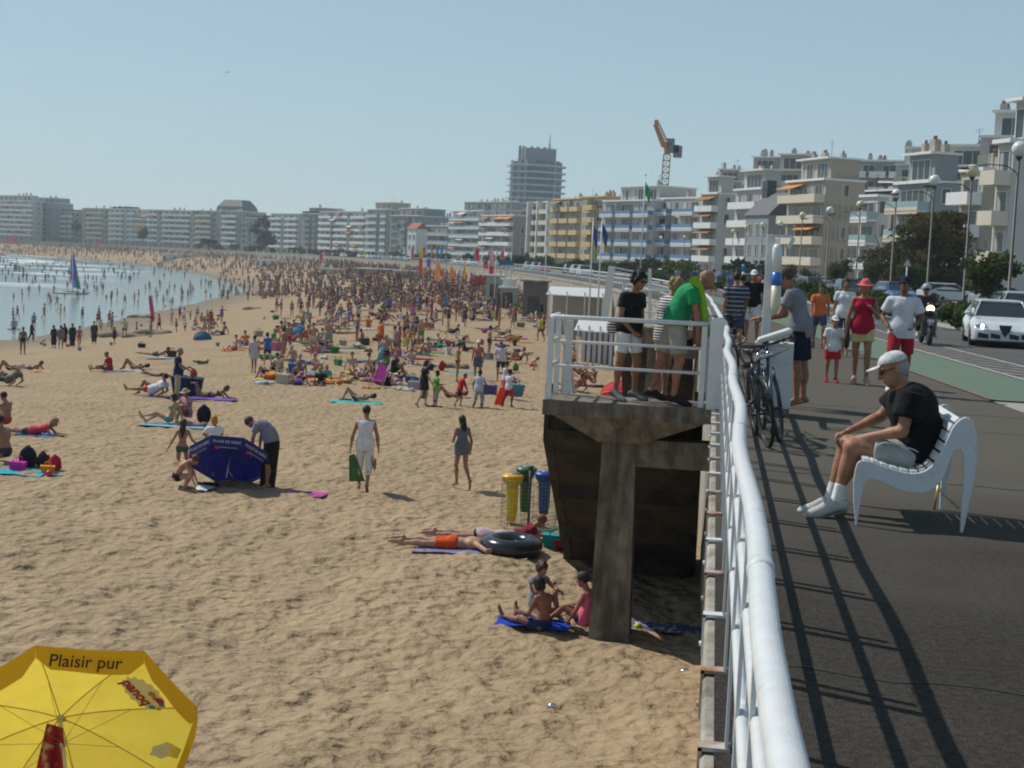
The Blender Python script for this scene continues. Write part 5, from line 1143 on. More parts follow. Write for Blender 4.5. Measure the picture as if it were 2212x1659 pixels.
# lime towel round his neck
def towel_neck():
    p=lambda u,v,d:P(u,v,d); mb=MB(); m=mat('lime towel',(.22,.42,.03),.95,noise=.25,nscale=40,bump=.01,bscale=60)
    strips=[[(1487,605),(1495,597),(1507,596)],[(1493,616),(1505,609),(1517,612)],[(1504,632),(1513,630),(1524,636)],[(1507,660),(1518,661),(1529,666)],[(1508,690),(1520,692),(1533,700)],[(1509,714),(1521,720),(1534,722)],[(1512,727),(1521,733),(1530,729)]]
    V=[];n=3
    for k,row in enumerate(strips):
        for j,(u,v) in enumerate(row): V.append(p(u,v,17.88+.04*math.sin(j*2.2+k*.5)+.01*k))
    for k,row in enumerate(strips):
        for j,(u,v) in enumerate(row): V.append(p(u,v,17.91+.04*math.sin(j*2.2+k*.5)+.01*k))
    N=len(strips)*n; F=[]
    for k in range(len(strips)-1):
        for j in range(n-1): a=k*n+j; F+=[(a,a+1,a+n+1,a+n),(N+a,N+a+n,N+a+n+1,N+a+1)]
    for k in range(len(strips)-1):
        for j in(0,n-1): a=k*n+j; F.append((a,a+n,N+a+n,N+a))
    for k in(0,len(strips)-1):
        for j in range(n-1): a=k*n+j; F.append((a,a+1,N+a+1,N+a))
    mb.add(V,F,True); o=mb.build('towel',[m]); sb=o.modifiers.new('s','SUBSURF'); sb.levels=2; sb.render_levels=2
    tag(o,"long lime green towel hanging from the bald man's neck",'towel'); mb=MB()
towel_neck()
person('man in grey t-shirt and dark shorts leaning over the white box',joints(mod('stand',spine=(0,.16,1),chest=(0,.34,1),head=(0,.35,1),face=(0,1,-.3),tL=(-.1,.0,-1),tR=(.12,-.1,-1),uL=(-.12,.45,-1),aL=(0,1,-.2),uR=(.12,.45,-1),aR=(0,1,-.3)),1.82),at(1718,880,18.6),deg(78),.012,1.08,False,1,(.28,.13,.08),[('shirt',(.20,.21,.24),dict(sl=.6,hem=-.12)),('shorts',(.012,.014,.03),dict(leg=.85,g=.028))],('short',BRH))
person('woman in crimson top, yellow shorts and red brimmed sun hat walking towards the camera',joints(mod('walk',tL=(-.05,.16,-1),cL=(0,-.05,-1),tR=(.0,-.12,-1),cR=(-.02,-.2,-1),fR=(.05,1,-.3),uL=(-.3,-.05,-1),aL=(.35,.6,.45),uR=(.28,.0,-1),aR=(.1,.1,-1),head=(0,.1,1),face=(0,1,-.2)),1.66,True),at(1855,830,23.2),deg(176),.013,1.05,True,1,SKT,[('tank',(.36,.012,.045),dict(hem=-.12,sl=.3)),('shorts',(.52,.47,.22),dict(leg=.55,g=.024)),('shoes',(.40,.28,.2))],('bob',(.20,.10,.05)),('brim',(.55,.12,.13)))
person('small child in white cap, white printed t-shirt and red shorts walking beside the woman',joints(mod('walk',tL=(-.06,.1,-1),cL=(0,-.05,-1),tR=(.08,-.05,-1),cR=(.02,-.1,-1),fR=(.1,1,-.3),uL=(-.25,0,-1),uR=(.25,0,-1),head=(0,.1,1),face=(0,1,-.2)),1.06,False,True),at(1795,826,23.3),deg(182),.011,1.12,False,1,SKT,[('shirt',WHT,dict(sl=.7,hem=-.1)),('shorts',RED,dict(leg=.7,g=.026)),('shoes',(.40,.02,.03))],('short',BRH),('cap',(.62,.62,.64)))
pr=P(1795,742,23.17); mb=MB(); mb.mi=0; mb.box((pr[0]-.02,23.14,pr[2]+.02),(.07,.01,.05)); mb.mi=1; mb.box((pr[0],23.14,pr[2]-.07),(.14,.01,.025)); 
person('boy in orange t-shirt and denim shorts walking far behind the child',joints(PO['walk'],1.48),at(1766,753,33.5),deg(180),.015,1.,False,1,SKT,[('shirt',(.62,.16,.05),dict(sl=.6)),('shorts',(.05,.09,.15),dict(leg=.75,g=.024)),('shoes',(.05,.05,.05))],('short',DKH))
person('man in white polo, red shorts and navy cap walking behind the bench man',joints(mod('walk2',uL=(-.4,-.2,-1),aL=(.45,.8,-.5),uR=(.45,-.2,-1),aR=(-.4,.8,-.6)),1.70),at(1938,852,21.8),deg(172),.013,1.08,False,1,(.17,.08,.05),[('shirt',(.60,.60,.66),dict(sl=.7,hem=-.14,g=.018)),('shorts',(.33,.02,.03),dict(leg=.85,g=.02)),('shoes',WHT)],('short',DKH),('cap',(.015,.016,.04)))
person('dark haired woman in white t-shirt half hidden behind the woman in crimson',joints(PO['walk2'],1.62,True),at(1818,762,30.8),deg(178),.015,1.,True,1,SKT,[('shirt',WHT,dict(sl=.6,hem=-.12)),('trousers',(.03,.045,.085),{})],('bob',DKH))
person('man in dark striped shirt and jeans shorts walking away along the rail',joints(PO['walk'],1.66),(.42,29.0,0),deg(5),.014,1.1,False,1,SKT,[('shirt',NAVY,dict(sl=.7,hem=-.14,g=.024,m=STRIPED)),('shorts',(.04,.06,.11),dict(leg=.9,g=.028))],('short',DKH))
person('person in violet shirt and black trousers walking away beyond the striped shirt man',joints(PO['walk2'],1.60,True),at(1597,730,34.5),deg(-4),.016,1.,True,0,SKT,[('shirt',(.08,.07,.18),dict(sl=.6)),('trousers',BLK,{})],('short',DKH))
person('man in black t-shirt, white cap and white shorts on the far promenade',joints(PO['stand2'],1.72),at(1623,718,34.5),deg(170),.016,1.05,False,0,SKT,[('shirt',BLK,dict(sl=.6)),('shorts',WHT,dict(leg=.9,g=.028))],('short',DKH),('cap',WHT))
for i,(u,v,d,c1,c2,dr,lb) in enumerate([(1656,690,48,(.3,.3,.33),NAVY,0,'person in grey top walking away beyond the striped column'),(1578,672,62,(.10,.14,.28),BLK,180,'distant person in blue top by the curving rail'),(1588,668,66,(.5,.5,.5),BLK,5,'distant person in pale top by the curving rail'),(1640,672,60,(.35,.05,.05),NAVY,180,'distant person in red top on the promenade'),(1540,640,90,WHT,NAVY,20,'distant person in white on the curving promenade'),(1498,628,105,(.05,.1,.2),BLK,20,'distant person in dark blue on the curving promenade'),(1462,630,112,(.3,.33,.4),NAVY,200,'distant person in grey blue behind the man in green')]):
    person(lb,joints(PO['walk'],1.7),at(u,v,d),deg(dr),.022,1.,i%2==1,0,SKT,[('shirt',c1,{}),('shorts',c2,{})],('short',DKH),group='distant walkers on the promenade')
# ---------------------------------------------------------------- people on the near sand
_used=[]
def sp(label,u,v,pose,H,dr,wears,hair=('short',DKH),h=.018,b=1.,fem=False,child=False,skin=SKT,hat=None,detail=0,group=None,z=None,dz=-.015,**k):
    g=groundpt(u,v); J=joints(pose if isinstance(pose,dict) else PO[pose],H,fem,child); _used.append((u,v))
    return person(label,J,(g[0],g[1],(max(g[2],-7.5))+dz),deg(dr),h,b,fem,detail,skin,wears,hair,hat,group,**k)
T=lambda k,c,**w:(k,c,w)
sp('woman in white sleeveless top and white cropped trousers walking away holding a green towel',785,1063,mod('walk',tL=(-.03,.12,-1),cL=(0,-.1,-1),tR=(.03,-.05,-1),cR=(-.05,-.3,-1),fR=(.05,.8,-.7),uL=(-.35,-.1,-1),aL=(-.15,.15,-1),uR=(.3,-.05,-1),aR=(.12,.1,-1)),1.70,8,[T('tank',(.66,.65,.66),hem=-.14,sl=.2),T('trousers',(.64,.62,.60),leg=1.5)],('short',DKH),.013,1.06,True,detail=1)
sp('girl with long dark hair in grey top and denim shorts walking left',995,1054,mod('walk',tL=(-.02,.25,-1),cL=(0,-.15,-1),tR=(.0,-.1,-1),cR=(0,-.75,-1),fR=(.05,.3,-1),uL=(-.25,.1,-1),aL=(.4,.9,-.1),uR=(.3,-.1,-1),aR=(.1,.3,-1)),1.50,38,[T('tank',(.13,.14,.16),hem=-.1,sl=.25),T('shorts',(.12,.17,.22),leg=.35,g=.02)],('long',(.02,.012,.01)),.013,.94,True,detail=1)
sp('man in grey t-shirt and black long trousers bending over the blue parasol',584,1055,mod('bend',spine=(0,.35,1),chest=(0,.95,.75),head=(0,1,.15),face=(0,.5,-1),tL=(-.1,.05,-1),tR=(.1,.12,-1)),1.74,86,[T('shirt',(.22,.21,.25),sl=.6,hem=-.02),T('skirt',(.012,.011,.013),len=.92,flare=.16,top=.12)],('short',(.05,.035,.03)),.013,1.08,detail=1)
sp('boy in black trunks squatting beside the blue parasol',381,1060,mod('crouch',head=(0,.9,.55)),1.30,-78,[T('trunks',(.015,.016,.016),leg=.35)],('short',BRH),.013,1.,False,True,skin=(.42,.22,.145),detail=1)
sp('girl with very long dark hair kneeling with arms out behind the squatting boy',393,1000,mod('kneel',uL=(-.5,0,-1),aL=(-.5,0,-.9),uR=(.5,.1,-1),aR=(.8,.2,-.5)),1.35,10,[T('briefs',(.05,.09,.07))],('long',(.03,.016,.012)),.013,.92,True,True,skin=(.34,.16,.1))
sp('woman in white t-shirt with orange hair sitting behind the blue parasol',462,985,'sitk',1.60,30,[T('shirt',WHT),T('shorts',(.1,.1,.12))],('bob',(.40,.17,.04)),.014,1.,True)
sp('girl in teal bikini sitting and leaning back beside the woman in the pink shirt',366,918,mod('sitb',tL=(-.1,1,.45),tR=(.1,1,.3)),1.62,92,[T('bra',(.02,.27,.24)),T('briefs',(.02,.27,.24))],('bob',DKH),.014,.95,True,skin=(.42,.24,.15))
sp('woman in pink shirt and straw hat sitting behind the girl in the teal bikini',403,912,'sitk',1.62,150,[T('shirt',(.48,.22,.27)),T('shorts',(.1,.08,.09))],('bob',BRH),.014,1.05,True,hat=('brim',(.42,.36,.26)))
sp('man in navy polo and beige trousers standing on the sand holding a dark bag',383,862,mod('stand2',uR=(.2,.35,-1),aR=(-.1,1,-.4),uL=(-.2,.35,-1),aL=(.1,1,-.5)),1.74,-70,[T('shirt',(.018,.02,.07),sl=.6,hem=-.14),T('trousers',(.36,.32,.24))],('short',(.20,.19,.18)),.015,1.05)
sp('person in white t-shirt and red shorts lying on one side behind the man in navy',330,857,'reclin',1.75,95,[T('shirt',(.60,.60,.68),g=.03,hem=-.16),T('shorts',(.5,.03,.02),leg=.6)],('short',DKH),.016,1.15)
sp('woman lying on her front on a violet towel right of the man in navy',455,860,mod('prone',cL=(0,-.3,1),cR=(0,-.2,1)),1.62,-85,[T('briefs',(.05,.04,.06)),T('bra',(.05,.04,.06))],('bob',BRH),.016,1.,True)
sp('man in red t-shirt sitting with legs stretched left, reading on the sand',236,802,mod('sits',tL=(-.1,1,.3),cL=(0,1,-.35)),1.74,90,[T('shirt',(.40,.015,.03)),T('shorts',(.09,.10,.13),leg=.8)],('short',(.12,.09,.08)),.016,1.05)
sp('woman in bikini lying on her back with knees up right of the man in red',288,800,'supk',1.66,92,[T('bra',(.3,.1,.1)),T('briefs',(.3,.1,.1))],('bob',DKH),.016,.95,True)
sp('man in green trunks lying on his front propped on elbows beside a brown bag',338,770,'prone',1.76,-88,[T('trunks',(.06,.13,.02))],('short',DKH),.017,1.,skin=(.42,.2,.14))
sp('person lying flat on a towel beside an orange bag behind the man in navy',352,816,'proneflat',1.66,-86,[T('briefs',(.06,.03,.03))],('bob',DKH),.017,.95,True)
sp('bare backed person with dark bun sitting at the left edge beside the girl in red',12,928,'sitk',1.66,80,[T('shorts',(.4,.06,.02),leg=.4)],('short',(.02,.012,.01)),.015,1.05)
sp('blond girl in red top lying propped up on a blue towel near the left edge',70,940,mod('prone'),1.5,-80,[T('shirt',(.5,.03,.07),sl=.3),T('shorts',(.05,.06,.09))],('bob',(.27,.17,.08)),.015,.95,True,True)
sp('broad bare backed man in grey shorts sitting beside the bags at the left edge',8,1003,mod('sitk',spine=(0,.1,1)),1.78,75,[T('shorts',(.05,.05,.055),leg=.5)],('short',DKH),.014,1.25,skin=(.33,.16,.1))
sp('woman lying on her back with one knee up at the left edge of the sand',20,802,'supk',1.65,95,[T('bra',BLK),T('briefs',BLK)],('bob',(.1,.05,.03)),.016,1.,True)
sp('man in patterned grey shirt lying propped up at the left edge of the sand',18,834,'reclin',1.74,85,[T('shirt',(.13,.13,.12)),T('shorts',(.04,.05,.06))],('short',GRH),.016,1.1)
sp('person with brown hair lying beside striped towels near the left edge',66,800,'prone',1.6,-95,[T('bra',(.1,.1,.2)),T('briefs',(.1,.1,.2))],('bob',(.09,.04,.02)),.016,.95,True)
# waterline figures
sp('tall brown bodied man seen from behind walking towards the water',49,766,'stand',1.78,5,[T('trunks',BLK)],('short',(.02,.15,.14)),.022,1.15,skin=(.15,.08,.055))
sp('man in black wetsuit striding left along the waterline',68,738,mod('walk'),1.75,-60,[T('shirt',BLK,sl=1.8),T('trousers',BLK)],('short',DKH),.022,1.)
sp('person in pale shirt and dark shorts wading with a yellow ball',30,724,'walk2',1.70,40,[T('shirt',(.25,.27,.33)),T('shorts',(.04,.03,.05))],('short',DKH),.024,1.)
sp('person in light blue top standing in the shallow water behind the wetsuit',73,708,'stand2',1.66,0,[T('shirt',(.17,.23,.30)),T('shorts',NAVY)],('short',DKH),.024,1.,True)
sp('woman in long black dress and veil at the left of the dark clad group',116,752,'stand2',1.66,170,[T('dress',(.02,.02,.035),len=.7,flare=.2,sl=1.8)],('long',BLK),.022,1.1,True)
sp('woman in grey top standing in the middle of the dark clad group',131,754,'stand',1.62,20,[T('shirt',(.16,.15,.17),sl=1),T('shorts',(.25,.15,.12))],('bob',DKH),.022,1.05,True)
sp('woman in black standing at the back of the dark clad group',139,746,'stand',1.66,180,[T('dress',BLK,len=.7,flare=.2,sl=1.8)],('long',BLK),.022,1.05,True)
sp('woman in long dark dress at the right of the dark clad group',156,750,'stand',1.68,185,[T('dress',(.018,.018,.03),len=.85,flare=.2,sl=1.8)],('long',BLK),.022,1.1,True)
sp('slim girl in coral swimsuit beside the dark clad group',171,752,'walk',1.5,10,[T('swimsuit',(.40,.07,.08))],('short',BRH),.022,.92,True,True)
sp('woman in long brown dress standing alone by the sand heap',203,744,'stand',1.68,190,[T('dress',(.05,.035,.045),len=.75,flare=.19,sl=1.2)],('short',DKH),.022,1.15,True)
sp('small girl in dark dress running on the wet sand',247,744,'walk2',1.2,60,[T('dress',(.06,.035,.04),len=.3,sl=.3)],('bob',BRH),.022,1.,True,True)
sp('toddler crouching with beach toys left of the dark clad group',88,748,'crouch',1.0,-60,[T('trunks',(.1,.05,.07))],('short',DKH),.022,1.,False,True)
# the middle of the beach
sp('woman in short white dress walking with crossed steps',548,806,mod('walk',tL=(.03,.15,-1),tR=(-.03,-.12,-1)),1.64,15,[T('dress',(.48,.43,.43),len=.28,sl=.5)],('short',DKH),.018,.95,True)
sp('shirtless man in pale blue shorts walking left of the blue and black tent',708,760,mod('walk',uR=(.2,.4,-.9),aR=(0,.7,.6)),1.76,-150,[T('shorts',(.22,.29,.31),leg=.7,g=.03)],('short',BRH),.019,1.02,skin=(.42,.22,.14))
sp('slim tanned woman in black bikini bottom standing in profile, leftmost of the standing three',987,826,'stand',1.72,-80,[T('briefs',BLK)],('bun',DKH),.016,.95,True,skin=(.36,.165,.09))
sp('shirtless man in white cap and blue grey shorts, middle of the standing three',1031,820,'stand',1.75,178,[T('shorts',(.09,.11,.15),leg=.85,g=.03)],('short',GRH),.016,1.2,skin=(.36,.12,.08),hat=('cap',WHT))
sp('man in white t-shirt and dark shorts, rightmost of the standing three',1080,822,'stand2',1.74,175,[T('shirt',(.50,.52,.56)),T('shorts',(.02,.025,.04),leg=.8)],('short',DKH),.016,1.12)
sp('woman in black t-shirt and black skirt carrying a green bag beside the children',914,880,mod('walk',face=(0,1,-.4)),1.62,-60,[T('shirt',BLK),T('skirt',(.02,.013,.013),len=.30,flare=.19)],('bob',(.02,.013,.012)),.016,1.05,True,skin=(.44,.27,.2))
sp('child in lime top and grey trousers standing beside the woman in black',940,880,mod('stand2',aR=(-.1,1,.0)),1.30,-50,[T('shirt',(.18,.42,.09)),T('trousers',(.30,.29,.33),leg=1.4)],('short',DKH),.015,1.,False,True,skin=SKD)
sp('boy in red hooded top and navy shorts leaning forward',992,880,mod('walk',spine=(0,.25,1),head=(0,.5,1)),1.24,-60,[T('shirt',(.42,.012,.018),sl=1.8),T('shorts',(.015,.02,.04),leg=.8)],('short',(.45,.03,.03)),.015,1.,False,True)
sp('child in pale blue t-shirt and checked shorts seen from behind',1033,884,mod('walk2',uL=(-.5,.1,-.8),aL=(-.2,.4,-.8),uR=(.5,.1,-.8),aR=(.3,.5,-.5)),1.36,-20,[T('shirt',(.40,.46,.56),g=.024),T('shorts',WHT,leg=1,g=.03,m=CHECK)],('short',BLK),.015,1.,False,True,skin=SKD)
sp('boy in white t-shirt and red shorts dragging an orange cloth',1097,882,mod('walk2',uR=(.1,.5,-.7),aR=(0,1,.3)),1.38,-45,[T('shirt',(.60,.58,.66)),T('shorts',(.38,.03,.05),leg=.95,g=.028)],('short',BLK),.015,1.,False,True,skin=SKD)
sp('girl in white vest holding a bat just behind the boy with the orange cloth',1089,864,mod('stand2',uR=(.1,.7,-.6),aR=(0,1,.2)),1.5,-60,[T('tank',(.52,.50,.58),sl=.2),T('skirt',(.5,.1,.08),len=.25)],('bun',BRH),.016,.95,True,True)
sp('small boy in red trunks squatting near the platform railing',1146,800,'crouch',1.2,-75,[T('trunks',(.5,.03,.03),leg=.5)],('short',DKH),.016,.95,False,True,skin=(.46,.25,.17))
sp('woman lying on a turquoise towel with knees raised in the foreground of the crowd',768,868,'supk',1.66,92,[T('briefs',(.02,.06,.03))],('bob',DKH),.015,1.,True,skin=(.40,.22,.15))
sp('person in bikini lying with knees up between the standing children',968,862,'supk',1.64,95,[T('bra',(.3,.05,.07)),T('briefs',(.3,.05,.07))],('bob',REDH),.016,1.,True)
# man with the inner tube
sp('man in orange shorts lying on his front beside the black inner tube',975,1186,mod('prone',chest=(0,1,.10),spine=(0,1,.0),head=(0,1,.1),face=(0,.3,-1),uL=(-.8,.6,-.15),aL=(.5,1,-.0),uR=(.8,.6,-.15),aR=(-.5,1,-.0),tL=(-.1,-1,-.02),tR=(.1,-1,-.02),cR=(.02,-1,.0),tL_=0),1.70,-84,[T('shorts',(.62,.08,.02),leg=.6)],('short',BRH),.013,1.05,skin=(.42,.24,.16),detail=1)
sp('red haired child in dark red shirt lying behind the inner tube with head raised',1108,1166,mod('prone',chest=(0,1,1.0)),1.4,-80,[T('shirt',(.17,.015,.03)),T('shorts',BLK)],('short',REDH),.013,1.,False,True)
sp('second person lying behind the man in orange shorts, mostly hidden',1040,1172,mod('proneflat',cR=(.02,-1,.05),fR=(.1,-1,-.2)),1.7,-84,[T('shirt',(.45,.35,.36)),T('trunks',BLK)],('short',DKH),.014,1.,skin=(.42,.24,.16))
# children by the pillar
sp('curly haired boy in pale blue top sitting behind the bare backed girl',1160,1330,'sitk',1.25,-130,[T('shirt',(.17,.19,.25),sl=.3),T('shorts',(.05,.06,.1))],('curly',(.07,.035,.025)),.011,1.,False,True,skin=(.30,.14,.09),detail=1)
sp('bare backed girl with dark hair sitting with a blue towel over her legs',1172,1358,mod('sits',tL=(-.45,.8,.15),tR=(.0,1,.25),uL=(-.35,.3,-1),uR=(.3,.2,-1)),1.32,50,[T('shorts',(.015,.03,.10),leg=.5)],('bob',(.018,.011,.01)),.011,1.,True,True,skin=(.24,.105,.07),detail=1)
sp('girl with short hair in pink top sitting right beside the concrete pillar',1262,1358,mod('sitk',spine=(0,-.25,1),tL=(-.15,.95,.55),tR=(.15,.9,.3),cL=(-.1,.75,-.7),cR=(.1,1,-.3),uL=(-.3,.4,-1),aL=(0,.6,-1),uR=(.2,.5,-.8),aR=(-.1,.8,-.6)),1.34,74,[T('tank',(.72,.14,.24),sl=.2),T('shorts',(.05,.04,.05),leg=.3)],('short',(.025,.016,.014)),.011,.95,True,True,skin=(.28,.12,.08),detail=1)

p_=P(1322,706,18.2); _mb=MB(); _mb.ball((p_[0],p_[1],p_[2]),[.075,.06,.11],12,8); _mb.tube([(p_[0],p_[1],p_[2]+.1),(p_[0]+.06,p_[1]-.05,p_[2]+.35),(p_[0]+.12,p_[1],p_[2]+.52)],.005,6)
tag(_mb.build('shoulder_bag',[STRIPE]),'small black and white striped bag hanging at the hip of the woman in black','bag')
# ---------------------------------------------------------------- crowd: shared meshes, one object per person
_lib={}
def lib(kind,pose,fem,child=False,h=.027,**kw):
    k=(kind,pose,fem,child,h,tuple(sorted(kw.items())))
    if k in _lib: return _lib[k]
    J=joints(PO[pose],1.15 if child else (1.64 if fem else 1.75),fem,child)
    if kind=='body': me=body_mesh(J,h,1.,fem,0)
    elif kind.startswith('hair'): me=hair_mesh(J,h,kind.split('_')[1])
    elif kind=='cap': me=hat_mesh(J,.016,'cap')
    else: me=wear(kind,J,h,1.,fem,**kw)
    if kind=='body':
        co=np.empty(len(me.vertices)*3,dtype=np.float32); me.vertices.foreach_get('co',co); _lib[('z',pose,fem,child,h)]=float(co[2::3].min())
    _lib[k]=me; return me
CLR=[('red',(.42,.03,.03)),('navy',(.02,.03,.09)),('black',(.015,.015,.018)),('white',(.62,.62,.64)),('turquoise',(.04,.32,.36)),('pink',(.55,.13,.25)),('orange',(.6,.17,.03)),('green',(.06,.25,.08)),('grey',(.2,.2,.22)),('yellow',(.6,.48,.08)),('violet',(.16,.08,.30)),('blue',(.05,.14,.42)),('brown',(.12,.06,.04)),('cream',(.5,.43,.33))]
PV={'stand':'standing','stand2':'standing upright','walk':'walking','walk2':'strolling','point':'pointing','sitk':'sitting knees up','sitb':'sitting leaning back','sits':'sitting legs out','cross':'sitting cross legged','prone':'propped on elbows','proneflat':'lying face down','supine':'lying face up','supk':'lying knees up','reclin':'reclining','crouch':'crouching','bend':'bending down','wade':'wading','kneel':'kneeling'}
def cp(u,v,pose,dr,where,fem=None,child=False,style=None,ci=None,h=.027,group=None):
    g=groundpt(u,v); fem=bool(rng.random()<.5) if fem is None else fem
    style=style or (['swim','swim','swim','cloth'][int(rng.integers(4))] if pose not in('stand','walk','walk2','stand2') else ['swim','swim','cloth'][int(rng.integers(3))])
    cn,cc=CLR[int(rng.integers(len(CLR))) if ci is None else ci]; c2n,c2=CLR[int(rng.choice([1,2,2,8,12,11,0]))]
    hn,hc=[('dark',DKH),('brown',BRH),('dark',DKH),('blond',BLH),('grey',GRH)][int(rng.integers(5))]
    sk=[SKT,SK,(.36,.17,.10),(.26,.12,.075),SKP][int(rng.integers(5))]
    who='child' if child else ('woman' if fem else 'man')
    if style=='swim': desc=(f'{cn} bikini' if fem and not child else f'{cn} swim trunks')
    else: desc=f'{cn} shirt and {c2n} shorts'
    root=thing('person',f'{hn}-haired {who} in {desc} {PV[pose]} {where}','person',(0,0,0),0,group)
    bm=lib('body',pose,fem,child,h); set_col(new_obj('body',bm,root),sk); z0=_lib[('z',pose,fem,child,h)]
    hk='hair_'+('bob' if fem and pose not in('supine','supk') else 'short'); set_col(new_obj('hair',lib(hk,pose,fem,child,h),root),hc)
    if style=='swim':
        if fem and not child: set_col(new_obj('bikini_top',lib('bra',pose,fem,child,h),root),cc); set_col(new_obj('bikini_bottom',lib('briefs',pose,fem,child,h),root),cc)
        else: set_col(new_obj('trunks',lib('trunks',pose,fem,child,h),root),cc)
    else:
        set_col(new_obj('shirt',lib('shirt',pose,fem,child,h),root),cc); set_col(new_obj('shorts',lib('shorts',pose,fem,child,h),root),c2)
    s=.93+.12*rng.random(); root.scale=(s,)*3
    z=g[2]; 
    if z<-7.2: z=max(z,-7.45)
    root.location=(g[0],g[1],z-z0*s-.02); root.rotation_euler=(0,0,deg(dr)); _used.append((u,v)); return root,g,cn
STAND=['stand','stand2','walk','walk2','point','stand']; SIT=['sitk','sitb','sits','cross','sitk','reclin']; LIE=['prone','proneflat','supine','supk','reclin','supk']
_tw={}
def towel(x,y,rz,L,W,color,label,group=None,k=0,z=None,m=None):
    kk=(round(L,1),round(W,1),k%4)
    if kk not in _tw:
        L,W=kk[0],kk[1]; nx,ny=14,8; mb=MB(); V=[];r=np.random.default_rng(k%4)
        ph=r.random(4)*6
        for lay in(0,-.012):
            for i in range(nx+1):
                for j in range(ny+1):
                    a=(i/nx-.5)*L; b=(j/ny-.5)*W; e=.03*math.sin(a*4+ph[0])*(abs(b)/W*2)**2; V.append((a+.02*math.sin(b*9+ph[1]),b+e,.018+.012*math.sin(a*7+ph[2])*math.sin(b*8+ph[3])+lay))
        N=(nx+1)*(ny+1); F=[]
        for i in range(nx):
            for j in range(ny): a=i*(ny+1)+j; F+=[(a,a+ny+1,a+ny+2,a+1),(N+a,N+a+1,N+a+ny+2,N+a+ny+1)]
        mb.add(V,F,True); _tw[kk]=mb.mesh('towel',[TOWM])
    me=_tw[kk]
    if m: me=me.copy(); me.materials[0]=m
    z=float(zs(x,y)) if z is None else z; sl=(float(zs(x+.5,y))-float(zs(x-.5,y))); o=new_obj('towel',me,None,(x,y,z+.015),rz); set_col(o,color); tag(o,label,'towel',group); return o
TOWM=mat('towel cloth',(1,1,1),.95,noise=.22,nscale=9,objcol=True,bump=.006,bscale=50,spec=.1)
_bag={}
def bag(u,v,color,label,kind='backpack',s=1.,rz=0.,cat='bag',name=None,group=None):
    if kind not in _bag:
        mb=MB()
        if kind=='backpack':
            F=Field((-.22,-.16,0),(.22,.16,.5),.02); F.ell((0,0,.2),(.16,.10,.22),None,.05); F.ell((0,.09,.14),(.11,.06,.10),None,.04); F.cone((-.09,-.1,.36),(-.11,-.13,.10),.018,.018,.02); F.cone((.09,-.1,.36),(.11,-.13,.10),.018,.018,.02); F.cone((-.03,0,.42),(.03,0,.44),.015,.015,.02); F.cut((0,0,.005),(0,0,-1)); _bag[kind]=F.mesh('bag',CLOTH)
        elif kind=='tote':
            V=[];mb.add([(-.20,-.08,0),(.20,-.08,0),(.20,.08,0),(-.20,.08,0),(-.25,-.12,.32),(.25,-.12,.30),(.25,.12,.31),(-.25,.12,.33)],[(3,2,1,0),(0,1,5,4),(1,2,6,5),(2,3,7,6),(3,0,4,7),(4,5,6,7)])
            for y in(-.1,.1): mb.tube([(-.1,y,.30),(-.09,y*1.3,.42),(0,y*1.6,.47),(.09,y*1.3,.42),(.1,y,.30)],.012,6)
            _bag[kind]=mb.mesh('bag',[CLOTH])
        elif kind=='pile':
            F=Field((-.5,-.3,0),(.5,.3,.35),.03); r=np.random.default_rng(4)
            for i in range(9): F.ell((r.normal()*.2,r.normal()*.1,.05+.1*r.random()),(.10+.1*r.random(),.09,.05+.06*r.random()),None,.03)
            F.cut((0,0,.0),(0,0,-1)); _bag[kind]=F.mesh('clothes',CLOTH)
        elif kind=='ball': mb.ball((0,0,.12),.12,14,10); _bag[kind]=mb.mesh('ball',[PLAST])
        elif kind=='bucket':
            mb.lathe([(.0,.01),(.08,.01),(.115,.2),(.125,.2),(.12,.21),(.105,.19),(.075,.03),(0,.03)],n=14); mb.tube([(-.115,0,.19),(-.07,0,.29),(0,0,.32),(.07,0,.29),(.115,0,.19)],.006,5); _bag[kind]=mb.mesh('bucket',[PLAST])
        elif kind=='mound':
            F=Field((-.9,-.5,-.1),(.9,.5,.5),.05); r=np.random.default_rng(9)
            for i in range(7): F.ell(((i-3)*.2,r.normal()*.1,.03),(.3,.25,.12+.1*r.random()),None,.1)
            F.cut((0,0,-.05),(0,0,-1)); _bag[kind]=F.mesh('sand_heap',mat('damp sand',(.20,.16,.11),.95,noise=.2,nscale=10,bump=.02,bscale=12))
        elif kind=='box':
            mb.bx(-.25,.25,-.17,.17,0,.30); mb.bx(-.26,.26,-.18,.18,.301,.36); mb.tube([(-.2,0,.36),(-.18,0,.44),(.18,0,.44),(.2,0,.36)],.012,6); _bag[kind]=mb.mesh('cooler',[PLAST])
    g=groundpt(u,v); nm=name or {'backpack':'backpack','tote':'beach_bag','pile':'clothes_pile','ball':'ball','bucket':'bucket','mound':'sand_heap','box':'cool_box'}[kind]
    o=new_obj(nm,_bag[kind],None,(g[0],g[1],max(g[2],-7.25)-.01),rz); o.scale=(s,)*3; set_col(o,color); return tag(o,label,cat,group)
